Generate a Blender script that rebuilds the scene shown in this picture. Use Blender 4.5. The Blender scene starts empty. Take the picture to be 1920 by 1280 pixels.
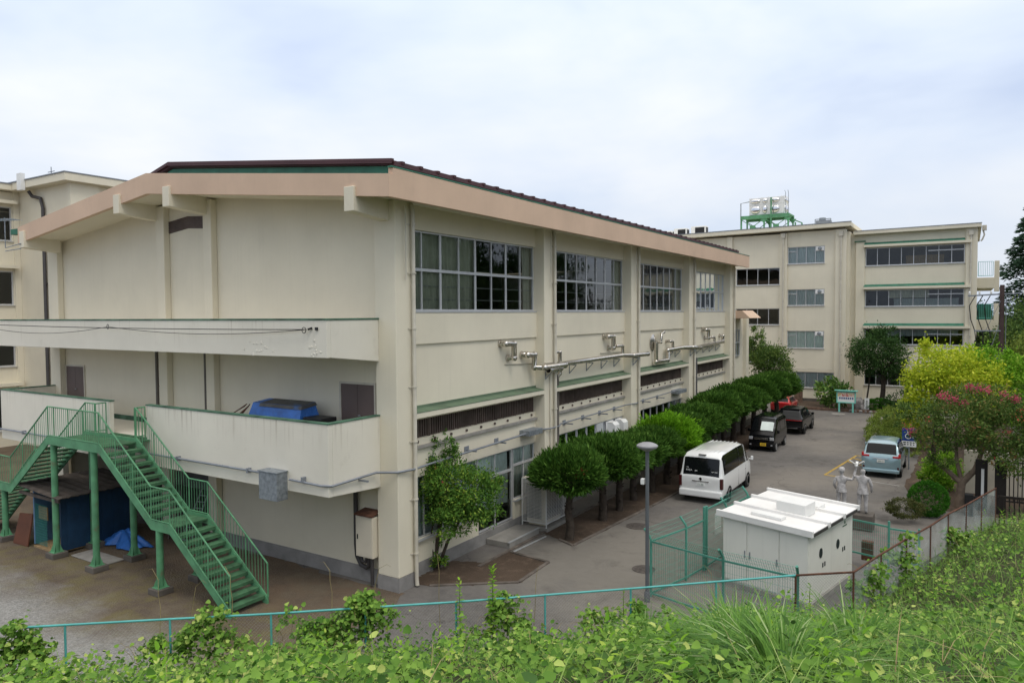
import bpy, math, random
import numpy as np
from mathutils import Vector, Matrix, Euler
S = bpy.context.scene
COL = S.collection
rad = math.radians
random.seed(7)
RNG = np.random.default_rng(11)

# ------------------------------------------------------------------ camera
CAM = Vector((0.0, 0.0, 8.0))
cd = bpy.data.cameras.new('camera')
cam = bpy.data.objects.new('camera', cd); COL.objects.link(cam)
S.camera = cam
cd.sensor_width = 36.0; cd.lens = 1357.64 / 1920 * 36.0
cd.clip_start = 0.1; cd.clip_end = 3000
YAW, PITCH, ROLL = rad(32.26664), rad(2.16304), rad(0.35468)
_f = Vector((-math.sin(YAW) * math.cos(PITCH), math.cos(YAW) * math.cos(PITCH), -math.sin(PITCH)))
_r = Vector((math.cos(YAW), math.sin(YAW), 0)); _d = _f.cross(_r)
_r2 = math.cos(ROLL) * _r + math.sin(ROLL) * _d
_d2 = -math.sin(ROLL) * _r + math.cos(ROLL) * _d
cam.matrix_world = Matrix(((_r2.x, -_d2.x, -_f.x, CAM.x), (_r2.y, -_d2.y, -_f.y, CAM.y), (_r2.z, -_d2.z, -_f.z, CAM.z), (0, 0, 0, 1)))

# ------------------------------------------------------------------ sky, sun, exposure
SUN_EL, SUN_AZ = rad(58), rad(120)          # azimuth from +Y, clockwise
W = bpy.data.worlds.new('World'); S.world = W; W.use_nodes = True
nt = W.node_tree; nt.nodes.clear()
def wn(t, **k):
    n = nt.nodes.new(t)
    for a, b in k.items(): setattr(n, a, b)
    return n
out = wn('ShaderNodeOutputWorld'); bg = wn('ShaderNodeBackground'); bg.inputs['Strength'].default_value = 0.1
sky = wn('ShaderNodeTexSky'); sky.sky_type = 'NISHITA'; sky.sun_disc = False
sky.sun_elevation = SUN_EL; sky.sun_rotation = SUN_AZ; sky.dust_density = 2.0
tc = wn('ShaderNodeTexCoord'); mp = wn('ShaderNodeMapping')
mp.inputs['Scale'].default_value = (1.0, 1.0, 2.6); mp.inputs['Location'].default_value = (3.1, 1.7, 0.4)
nz = wn('ShaderNodeTexNoise'); nz.inputs['Scale'].default_value = 1.7; nz.inputs['Detail'].default_value = 5; nz.inputs['Roughness'].default_value = 0.52; nz.inputs['Distortion'].default_value = 0.25
rp = wn('ShaderNodeValToRGB'); e = rp.color_ramp.elements
e[0].position = 0.30; e[0].color = (0.50, 0.60, 0.82, 1); e[1].position = 0.70; e[1].color = (0.93, 0.955, 0.99, 1)
e2 = rp.color_ramp.elements.new(0.50); e2.color = (0.725, 0.81, 0.95, 1)
sp = wn('ShaderNodeSeparateXYZ'); mr = wn('ShaderNodeMapRange')
mr.inputs['From Min'].default_value = 0.0; mr.inputs['From Max'].default_value = 1.0; mr.inputs['To Min'].default_value = 8.9; mr.inputs['To Max'].default_value = 15.5
# cloud deck brightens towards the zenith as an overcast sky does
vm = wn('ShaderNodeVectorMath', operation='SCALE')
mx = wn('ShaderNodeMix', data_type='RGBA'); mx.inputs['Factor'].default_value = 0.93
L = nt.links.new
L(tc.outputs['Generated'], mp.inputs['Vector']); L(mp.outputs['Vector'], nz.inputs['Vector']); L(nz.outputs['Fac'], rp.inputs['Fac'])
L(tc.outputs['Generated'], sp.inputs['Vector']); L(sp.outputs['Z'], mr.inputs['Value'])
m3 = wn('ShaderNodeMapRange'); m3.inputs['From Min'].default_value = 0.42; m3.inputs['From Max'].default_value = 0.75; L(sp.outputs['Z'], m3.inputs['Value'])
mw = wn('ShaderNodeMix', data_type='RGBA'); mw.inputs[7].default_value = (1.0, 0.975, 0.93, 1); L(m3.outputs['Result'], mw.inputs['Factor']); L(rp.outputs['Color'], mw.inputs[6])
L(mw.outputs[2], vm.inputs[0]); L(mr.outputs['Result'], vm.inputs['Scale'])
L(sky.outputs['Color'], mx.inputs[6]); L(vm.outputs['Vector'], mx.inputs[7]); L(mx.outputs[2], bg.inputs['Color']); L(bg.outputs['Background'], out.inputs['Surface'])
sd = bpy.data.lights.new('sun', 'SUN'); sd.energy = 0.9; sd.angle = rad(20); sd.color = (1.0, 0.96, 0.9)
so = bpy.data.objects.new('sun', sd); COL.objects.link(so)
sv = Vector((math.sin(SUN_AZ) * math.cos(SUN_EL), math.cos(SUN_AZ) * math.cos(SUN_EL), math.sin(SUN_EL)))
so.rotation_euler = sv.to_track_quat('Z', 'Y').to_euler(); so.location = (30, -20, 60)
S.view_settings.view_transform = 'Standard'; S.view_settings.look = 'None'
S.view_settings.exposure = 0.08; S.view_settings.gamma = 1.0; S.view_settings.use_curve_mapping = False

# ------------------------------------------------------------------ materials
def lnk(t, a, b): t.links.new(a, b)
def M(name, col, rough=0.7, var=0.10, scale=1.5, bump=0.0, bscale=40, streak=0.0, scol=(0.05, 0.05, 0.04), metal=0.0,
      spots=0.0, spcol=(0.1, 0.05, 0.02), spscale=3.0, spec=0.4, world=True, coat=0.0, fine=0.0, tops=()):
    m = bpy.data.materials.new(name); m.use_nodes = True; t = m.node_tree; b = t.nodes['Principled BSDF']
    b.inputs['Roughness'].default_value = rough; b.inputs['Metallic'].default_value = metal
    b.inputs['Specular IOR Level'].default_value = spec; b.inputs['Coat Weight'].default_value = coat
    if coat: b.inputs['Coat Roughness'].default_value = 0.04
    c = (*col, 1)
    if world: src = t.nodes.new('ShaderNodeNewGeometry').outputs['Position']
    else: src = t.nodes.new('ShaderNodeTexCoord').outputs['Object']
    cur = None
    def noise(sc, det=4, vec=None, ro=0.55):
        n = t.nodes.new('ShaderNodeTexNoise'); n.inputs['Scale'].default_value = sc; n.inputs['Detail'].default_value = det; n.inputs['Roughness'].default_value = ro
        lnk(t, vec or src, n.inputs['Vector']); return n.outputs['Fac']
    def rng(v, a, bb, c0=0.0, c1=1.0):
        n = t.nodes.new('ShaderNodeMapRange'); n.inputs['From Min'].default_value = a; n.inputs['From Max'].default_value = bb
        n.inputs['To Min'].default_value = c0; n.inputs['To Max'].default_value = c1; lnk(t, v, n.inputs['Value']); return n.outputs['Result']
    def mix(fac, a, bcol, blend='MIX'):
        n = t.nodes.new('ShaderNodeMix'); n.data_type = 'RGBA'; n.blend_type = blend
        lnk(t, fac, n.inputs['Factor'])
        if hasattr(a, 'links'): lnk(t, a, n.inputs[6])
        else: n.inputs[6].default_value = a
        if hasattr(bcol, 'links'): lnk(t, bcol, n.inputs[7])
        else: n.inputs[7].default_value = bcol
        return n.outputs[2]
    if var > 0:
        dk = tuple(x * (1 - 2 * var) for x in col) + (1,); lt = tuple(min(1, x * (1 + var)) for x in col) + (1,)
        cur = mix(rng(noise(scale, 5), 0.3, 0.7), dk, lt)
    else: cur = c
    if fine > 0:
        cur = mix(rng(noise(bscale * 1.5, 2), 0.3, 0.7, 0, fine), cur, tuple(x * 0.35 for x in col) + (1,))
    if streak > 0:
        mp = t.nodes.new('ShaderNodeMapping'); mp.inputs['Scale'].default_value = (7.5, 7.5, 0.25); lnk(t, src, mp.inputs['Vector'])
        a = rng(noise(1.0, 4, mp.outputs['Vector'], 0.6), 0.54, 0.78, 0, streak)
        if tops:                                           # rain streaks start under a coping and fade downwards
            sz = t.nodes.new('ShaderNodeSeparateXYZ'); lnk(t, src, sz.inputs[0]); tot = None
            for (zl, zh) in tops:
                r1 = rng(sz.outputs['Z'], zl, zh); r2 = rng(sz.outputs['Z'], zh, zh + .02, 1.0, 0.0)
                mm = t.nodes.new('ShaderNodeMath'); mm.operation = 'MULTIPLY'; lnk(t, r1, mm.inputs[0]); lnk(t, r2, mm.inputs[1])
                if tot is None: tot = mm.outputs[0]
                else:
                    ad = t.nodes.new('ShaderNodeMath'); ad.operation = 'ADD'; lnk(t, tot, ad.inputs[0]); lnk(t, mm.outputs[0], ad.inputs[1]); tot = ad.outputs[0]
            ml = t.nodes.new('ShaderNodeMath'); ml.operation = 'MULTIPLY'; lnk(t, a, ml.inputs[0]); lnk(t, tot, ml.inputs[1]); a = ml.outputs[0]
            m2 = t.nodes.new('ShaderNodeMath'); m2.operation = 'MULTIPLY'; lnk(t, a, m2.inputs[0]); lnk(t, rng(noise(.33, 3), .44, .58, .12, 1.5), m2.inputs[1]); m2.use_clamp = True; a = m2.outputs[0]
        cur = mix(a, cur, (*scol, 1))
    if spots > 0:
        cur = mix(rng(noise(spscale, 6, None, 0.65), 0.60 , 0.70, 0, spots), cur, (*spcol, 1))
    if cur is c: b.inputs['Base Color'].default_value = c
    else: lnk(t, cur, b.inputs['Base Color'])
    if bump > 0:
        bn = t.nodes.new('ShaderNodeBump'); bn.inputs['Strength'].default_value = bump; bn.inputs['Distance'].default_value = 0.02
        lnk(t, noise(bscale, 4), bn.inputs['Height']); lnk(t, bn.outputs['Normal'], b.inputs['Normal'])
    return m
def leaf_mat(name, c1, c2, c3=None, trans=0.25, rough=0.55):
    m = bpy.data.materials.new(name); m.use_nodes = True; t = m.node_tree; b = t.nodes['Principled BSDF']
    g = t.nodes.new('ShaderNodeNewGeometry'); r = t.nodes.new('ShaderNodeValToRGB'); el = r.color_ramp.elements
    el[0].color = (*c1, 1); el[1].color = (*c2, 1)
    if c3:
        q = el.new(0.9); q.color = (*c2, 1); el[2].color = (*c3, 1)
    n = t.nodes.new('ShaderNodeTexNoise'); n.inputs['Scale'].default_value = 0.9; lnk(t, g.outputs['Position'], n.inputs['Vector'])
    a = t.nodes.new('ShaderNodeMath'); a.operation = 'MULTIPLY_ADD'; a.inputs[1].default_value = 0.9; a.inputs[2].default_value = -0.42
    lnk(t, n.outputs['Fac'], a.inputs[0])
    ad = t.nodes.new('ShaderNodeMath'); ad.operation = 'ADD'; ad.use_clamp = True
    lnk(t, g.outputs['Random Per Island'], ad.inputs[0]); lnk(t, a.outputs[0], ad.inputs[1])
    lnk(t, ad.outputs[0], r.inputs['Fac'])
    lnk(t, r.outputs['Color'], b.inputs['Base Color']); b.inputs['Roughness'].default_value = rough; b.inputs['Specular IOR Level'].default_value = 0.12
    tr = t.nodes.new('ShaderNodeBsdfTranslucent'); lnk(t, r.outputs['Color'], tr.inputs['Color'])
    ms = t.nodes.new('ShaderNodeMixShader'); ms.inputs['Fac'].default_value = trans
    o = t.nodes['Material Output']; lnk(t, b.outputs[0], ms.inputs[1]); lnk(t, tr.outputs[0], ms.inputs[2]); lnk(t, ms.outputs[0], o.inputs['Surface'])
    return m
def glass_mat(name, tint=(0.55, 0.6, 0.6), ior=1.5, boost=1.0):
    m = bpy.data.materials.new(name); m.use_nodes = True; t = m.node_tree; t.nodes.remove(t.nodes['Principled BSDF'])
    tr = t.nodes.new('ShaderNodeBsdfTransparent'); tr.inputs['Color'].default_value = (*tint, 1)
    gl = t.nodes.new('ShaderNodeBsdfGlossy'); gl.inputs['Roughness'].default_value = 0.015; gl.inputs['Color'].default_value = (0.9, 0.93, 0.95, 1)
    fr = t.nodes.new('ShaderNodeFresnel'); fr.inputs['IOR'].default_value = ior
    ml = t.nodes.new('ShaderNodeMath'); ml.operation = 'MULTIPLY'; ml.inputs[1].default_value = boost; ml.use_clamp = True
    nz = t.nodes.new('ShaderNodeTexNoise'); nz.inputs['Scale'].default_value = 1.3; g = t.nodes.new('ShaderNodeNewGeometry'); lnk(t, g.outputs['Position'], nz.inputs['Vector'])
    bp = t.nodes.new('ShaderNodeBump'); bp.inputs['Strength'].default_value = 0.06; bp.inputs['Distance'].default_value = 0.1; lnk(t, nz.outputs['Fac'], bp.inputs['Height']); lnk(t, bp.outputs['Normal'], gl.inputs['Normal'])
    ms = t.nodes.new('ShaderNodeMixShader'); lnk(t, fr.outputs[0], ml.inputs[0]); lnk(t, ml.outputs[0], ms.inputs['Fac'])
    lnk(t, tr.outputs[0], ms.inputs[1]); lnk(t, gl.outputs[0], ms.inputs[2]); lnk(t, ms.outputs[0], t.nodes['Material Output'].inputs['Surface'])
    return m
CREAM = (0.72, 0.665, 0.53)
mt = {}
mt['wall'] = M('cream_wall', CREAM, 0.85, 0.035, 0.45, 0.25, 30, streak=0.10, scol=(0.42, 0.38, 0.29), spots=0.10, spcol=(0.48, 0.44, 0.35), spscale=0.5)
mt['balc'] = M('cream_balcony', (0.73, 0.69, 0.59), 0.85, 0.04, 0.5, 0.25, 30, tops=((6.95, 7.88), (4.2, 5.09)), streak=0.85, scol=(0.36, 0.30, 0.22), spots=0.10, spcol=(0.25, 0.2, 0.15), spscale=1.7)
mt['peach'] = M('peach_paint', (0.63, 0.455, 0.33), 0.8, 0.05, 0.6, 0.15, 30, streak=0.12, scol=(0.4, 0.28, 0.22), spots=0.12, spcol=(0.38, 0.27, 0.22), spscale=0.8)
mt['plinth'] = M('grey_plinth', (0.27, 0.26, 0.25), 0.9, 0.12, 2, 0.3, 30, spots=0.3, spcol=(0.16, 0.14, 0.12), spscale=1.5)
mt['red_roof'] = M('dark_red_metal', (0.07, 0.025, 0.029), 0.55, 0.12, 1)
mt['green_flash'] = M('green_flashing', (0.035, 0.165, 0.105), 0.6, 0.15, 2, spots=0.3, spcol=(0.03, 0.06, 0.04), spscale=1.0)
mt['green_canopy'] = M('green_canopy_sheet', (0.125, 0.185, 0.115), 0.85, 0.15, 1.2, spots=0.6, spcol=(0.19, 0.19, 0.14), spscale=0.8)
mt['coping'] = M('mossy_green_coping', (0.08, 0.17, 0.11), 0.9, 0.3, 2, 0.3, spots=0.7, spcol=(0.035, 0.04, 0.035), spscale=0.9)
mt['alu'] = M('aluminium_frame', (0.55, 0.56, 0.57), 0.42, 0.04, 3, metal=0.35)
mt['glass'] = glass_mat('window_glass', (0.62, 0.65, 0.62), 1.5, 1.3); mt['glass_clear'] = glass_mat('clear_window_glass', (0.86, 0.90, 0.88), 1.45, 1.0)
mt['glass_dark'] = glass_mat('tinted_glass', (0.10, 0.11, 0.12), 1.5, 1.3)
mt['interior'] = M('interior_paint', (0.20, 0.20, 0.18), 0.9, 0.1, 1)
mt['floor_in'] = M('interior_floor', (0.28, 0.2, 0.13), 0.5, 0.1, 1)
mt['curtain'] = M('pale_green_curtain', (0.78, 0.86, 0.81), 0.9, 0.06, 2)
mt['curtain_gym'] = M('olive_curtain', (0.66, 0.67, 0.56), 0.9, 0.08, 2)
mt['curtain_grey'] = M('grey_blind', (0.52, 0.58, 0.60), 0.9, 0.05, 2)
mt['louver'] = M('dark_brown_louver', (0.13, 0.095, 0.08), 0.6, 0.2, 2)
mt['door'] = M('mauve_brown_door', (0.135, 0.10, 0.09), 0.6, 0.06, 1)
mt['pipe'] = M('beige_pipe', (0.58, 0.54, 0.45), 0.5, 0.08, 2, streak=0.3, scol=(0.33, 0.3, 0.24))
mt['pipe_dark'] = M('dark_pipe', (0.06, 0.055, 0.055), 0.5, 0.1, 2)
mt['pipe_brown'] = M('brown_grey_duct', (0.13, 0.115, 0.10), 0.55, 0.1, 2)
mt['steel'] = M('stainless_duct', (0.62, 0.58, 0.52), 0.22, 0.10, 4, metal=0.9)
mt['galv'] = M('galvanised_steel', (0.30, 0.33, 0.36), 0.5, 0.18, 9, metal=0.5)
mt['galv_dull'] = M('grey_conduit', (0.26, 0.28, 0.31), 0.5, 0.08, 3, metal=0.3)
mt['ivory'] = M('ivory_enamel', (0.66, 0.60, 0.48), 0.5, 0.03, 2, spots=0.05, spcol=(0.4, 0.3, 0.2))
mt['rust'] = M('rusty_metal', (0.115, 0.05, 0.03), 0.85, 0.25, 5, 0.3, 60, spots=0.6, spcol=(0.22, 0.13, 0.085), spscale=4)
mt['white'] = M('white_paint', (0.78, 0.78, 0.76), 0.45, 0.02, 2)
mt['white_dirty'] = M('weathered_white_steel', (0.77, 0.765, 0.70), 0.5, 0.03, 1.0, streak=0.22, scol=(0.50, 0.50, 0.44))
mt['white_roof'] = M('weathered_white_roof', (0.80, 0.79, 0.77), 0.6, 0.04, 1.0, spots=0.35, spcol=(0.55, 0.53, 0.50), spscale=1.0)
mt['stair'] = M('green_stair_paint', (0.10, 0.285, 0.145), 0.6, 0.16, 2.5, spots=0.55, spcol=(0.15, 0.12, 0.07), spscale=2.6)
mt['tread'] = M('mossy_green_tread', (0.06, 0.155, 0.075), 0.85, 0.25, 3, 0.3, 40, spots=0.6, spcol=(0.10, 0.085, 0.05), spscale=2)
mt['teal'] = M('teal_fence_paint', (0.10, 0.42, 0.40), 0.45, 0.08, 3, spots=0.2, spcol=(0.06, 0.22, 0.2), spscale=5)
mt['mesh_green'] = M('green_mesh_paint', (0.085, 0.29, 0.22), 0.5, 0.08, 3)
mt['wire'] = M('grey_mesh_wire', (0.38, 0.39, 0.38), 0.5, 0.1, 6, metal=0.4)
mt['wire_rust'] = M('bluish_mesh_wire', (0.33, 0.40, 0.40), 0.6, 0.25, 2, metal=0.2)
mt['concrete'] = M('concrete', (0.30, 0.285, 0.26), 0.9, 0.15, 2, 0.4, 40, spots=0.3, spcol=(0.2, 0.18, 0.15), spscale=2)
mt['kerb'] = M('dirty_kerb', (0.155, 0.13, 0.11), 0.95, 0.25, 2, 0.5, 30, spots=0.7, spcol=(0.10, 0.07, 0.05), spscale=1.5)
mt['concrete_dk'] = M('dark_concrete', (0.12, 0.105, 0.09), 0.9, 0.2, 2, 0.4, 40)
mt['bark'] = M('dark_bark', (0.065, 0.05, 0.038), 0.95, 0.25, 6, 0.8, 25)
mt['bark_lt'] = M('smooth_tan_bark', (0.22, 0.165, 0.12), 0.85, 0.2, 4, 0.4, 25)
mt['blue_sheet'] = M('blue_tarpaulin', (0.035, 0.15, 0.48), 0.45, 0.15, 4, world=True)
mt['tarp_grey'] = M('faded_tarpaulin', (0.09, 0.09, 0.085), 0.7, 0.2, 3, spots=0.6, spcol=(0.06, 0.15, 0.36), spscale=1.4)
mt['black'] = M('black_plastic', (0.012, 0.012, 0.013), 0.5, 0, 1)
mt['rubber'] = M('tyre_rubber', (0.02, 0.02, 0.02), 0.85, 0, 1)
mt['navy'] = M('navy_panel', (0.012, 0.045, 0.10), 0.6, 0.12, 3)
mt['pale_blue'] = M('pale_blue_panel', (0.10, 0.19, 0.31), 0.6, 0.1, 2)
mt['corr'] = M('weathered_shed_roof', (0.075, 0.06, 0.05), 0.85, 0.25, 3, spots=0.4, spcol=(0.15, 0.10, 0.06))
mt['brown_board'] = M('brown_board', (0.11, 0.038, 0.018), 0.7, 0.12, 2)
mt['ply'] = M('plywood', (0.35, 0.24, 0.12), 0.8, 0.12, 4)
mt['net'] = M('green_netting', (0.04, 0.22, 0.19), 0.7, 0.1, 3)
mt['car_white'] = M('white_car_paint', (0.80, 0.81, 0.80), 0.3, 0, 1, world=False, coat=1.0)
mt['car_black'] = M('black_car_paint', (0.004, 0.004, 0.005), 0.22, 0, 1, world=False, coat=0.15, spec=0.3)
mt['car_blue'] = M('pale_blue_car_paint', (0.27, 0.40, 0.45), 0.3, 0, 1, world=False, coat=1.0, metal=0.3)
mt['car_red'] = M('red_car_paint', (0.52, 0.015, 0.02), 0.25, 0, 1, world=False, coat=1.0)
mt['chrome'] = M('chrome', (0.7, 0.7, 0.7), 0.12, 0, 1, metal=1.0)
mt['alloy'] = M('alloy_rim', (0.5, 0.5, 0.5), 0.3, 0, 1, metal=0.7)
mt['red_lamp'] = M('red_lamp_lens', (0.45, 0.012, 0.015), 0.15, 0, 1, coat=1.0)
mt['dark_lamp'] = M('smoked_lamp_lens', (0.06, 0.008, 0.010), 0.15, 0, 1, coat=1.0)
mt['clear_lamp'] = M('clear_lamp_lens', (0.6, 0.62, 0.64), 0.12, 0, 1, metal=0.4, coat=1.0)
mt['plate'] = M('white_number_plate', (0.75, 0.76, 0.74), 0.5, 0, 1)
mt['plate_y'] = M('yellow_number_plate', (0.75, 0.48, 0.03), 0.5, 0, 1)
mt['ink'] = M('dark_ink', (0.02, 0.03, 0.03), 0.6, 0, 1)
mt['ink_green'] = M('green_ink', (0.02, 0.12, 0.06), 0.6, 0, 1)
mt['statue'] = M('weathered_silver_statue', (0.50, 0.48, 0.475), 0.6, 0.25, 7, 0.2, 30, world=False, spots=0.75, spcol=(0.17, 0.155, 0.155), spscale=7, metal=0.15)
mt['sign_blue'] = M('blue_sign_face', (0.012, 0.045, 0.22), 0.5, 0.05, 3)
mt['mint'] = M('mint_paint', (0.20, 0.58, 0.49), 0.5, 0.05, 3)
mt['yellow_line'] = M('yellow_road_paint', (0.46, 0.30, 0.06), 0.8, 0.2, 3, spots=0.8, spcol=(0.15, 0.13, 0.11), spscale=5)
mt['white_line'] = M('worn_white_paint', (0.45, 0.44, 0.42), 0.8, 0.2, 3, spots=0.6, spcol=(0.2, 0.18, 0.16), spscale=5)
mt['lamp_grey'] = M('grey_lamp_paint', (0.115, 0.125, 0.135), 0.45, 0.05, 2)
mt['lamp_top'] = M('grey_lamp_disc', (0.30, 0.30, 0.31), 0.5, 0.08, 3)
mt['gate'] = M('dark_brown_gate_paint', (0.02, 0.015, 0.013), 0.5, 0.1, 2)
mt['brick'] = M('brown_brick', (0.16, 0.10, 0.07), 0.9, 0.25, 5, 0.4, 30)
mt['iron'] = M('cast_iron_cover', (0.10, 0.085, 0.075), 0.8, 0.2, 8, 0.5, 60)
mt['pole'] = M('brown_pole', (0.07, 0.045, 0.042), 0.8, 0.15, 3)
mt['stone'] = M('grey_rock', (0.30, 0.28, 0.27), 0.9, 0.3, 3, 0.6, 12)
# vegetation
mt['lf_topiary'] = leaf_mat('juniper_sprays', (0.026, 0.076, 0.010), (0.085, 0.185, 0.026), (0.13, 0.245, 0.04), 0.15, 0.6)
mt['lf_topiary_br'] = leaf_mat('bright_juniper_sprays', (0.095, 0.24, 0.012), (0.20, 0.43, 0.02), (0.27, 0.50, 0.035), 0.2, 0.6)
mt['lf_brown'] = leaf_mat('dead_brown_sprays', (0.16, 0.055, 0.02), (0.28, 0.10, 0.04), None, 0.1)
mt['lf_pom'] = leaf_mat('pomegranate_leaves', (0.05, 0.135, 0.022), (0.15, 0.29, 0.045), (0.30, 0.42, 0.06))
mt['lf_kudzu'] = leaf_mat('kudzu_leaves', (0.06, 0.155, 0.020), (0.225, 0.385, 0.062), (0.44, 0.53, 0.14), 0.18, 0.55)
mt['lf_kudzu2'] = leaf_mat('kudzu_leaves_shaded', (0.036, 0.095, 0.02), (0.11, 0.22, 0.045), (0.24, 0.34, 0.09), 0.3, 0.5)  # darker copy of the kudzu colours, shade put into the understory leaves
mt['lf_grass'] = leaf_mat('grass_blades', (0.08, 0.185, 0.030), (0.22, 0.375, 0.07), (0.43, 0.52, 0.19), 0.25, 0.5)
mt['lf_grass2'] = leaf_mat('pale_grass_blades', (0.06, 0.16, 0.022), (0.15, 0.30, 0.05), (0.38, 0.48, 0.22), 0.25, 0.45)
mt['lf_crape'] = leaf_mat('crape_myrtle_leaves', (0.06, 0.115, 0.026), (0.145, 0.225, 0.05), (0.27, 0.20, 0.07))
mt['lf_pink'] = leaf_mat('pink_blossom', (0.45, 0.05, 0.12), (0.62, 0.13, 0.20), None, 0.3)
mt['lf_red'] = leaf_mat('red_blossom', (0.45, 0.05, 0.05), (0.50, 0.13, 0.10), None, 0.3)
mt['lf_lime'] = leaf_mat('lime_leaves', (0.27, 0.40, 0.025), (0.60, 0.66, 0.05), (0.74, 0.76, 0.10), 0.35)
mt['lf_mid'] = leaf_mat('fresh_green_leaves', (0.12, 0.30, 0.02), (0.28, 0.50, 0.04), (0.42, 0.56, 0.09), 0.35)
mt['lf_dark'] = leaf_mat('dark_green_leaves', (0.022, 0.060, 0.016), (0.060, 0.125, 0.032), (0.09, 0.15, 0.04), 0.15)
mt['lf_conifer'] = leaf_mat('bluish_conifer_needles', (0.028, 0.066, 0.038), (0.065, 0.125, 0.07), None, 0.1)
mt['lf_wood'] = leaf_mat('woodland_leaves', (0.06, 0.12, 0.03), (0.14, 0.22, 0.05), (0.22, 0.30, 0.07), 0.2)
mt['lf_fatsia'] = leaf_mat('fatsia_leaves', (0.07, 0.16, 0.035), (0.19, 0.32, 0.07), (0.34, 0.42, 0.12), 0.2, 0.35)
mt['lf_hedge'] = leaf_mat('azalea_leaves', (0.11, 0.17, 0.03), (0.22, 0.29, 0.05), (0.30, 0.36, 0.07), 0.2)
mt['lf_box'] = leaf_mat('boxwood_leaves', (0.022, 0.10, 0.008), (0.055, 0.19, 0.014), None, 0.1)
mt['lf_olive'] = leaf_mat('olive_brown_leaves', (0.05, 0.065, 0.02), (0.11, 0.115, 0.035), None, 0.1)
mt['stem'] = M('green_stem', (0.15, 0.20, 0.06), 0.8, 0.15, 4)
mt['dry_stem'] = M('dry_vine_stem', (0.30, 0.24, 0.11), 0.8, 0.15, 4)

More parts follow.
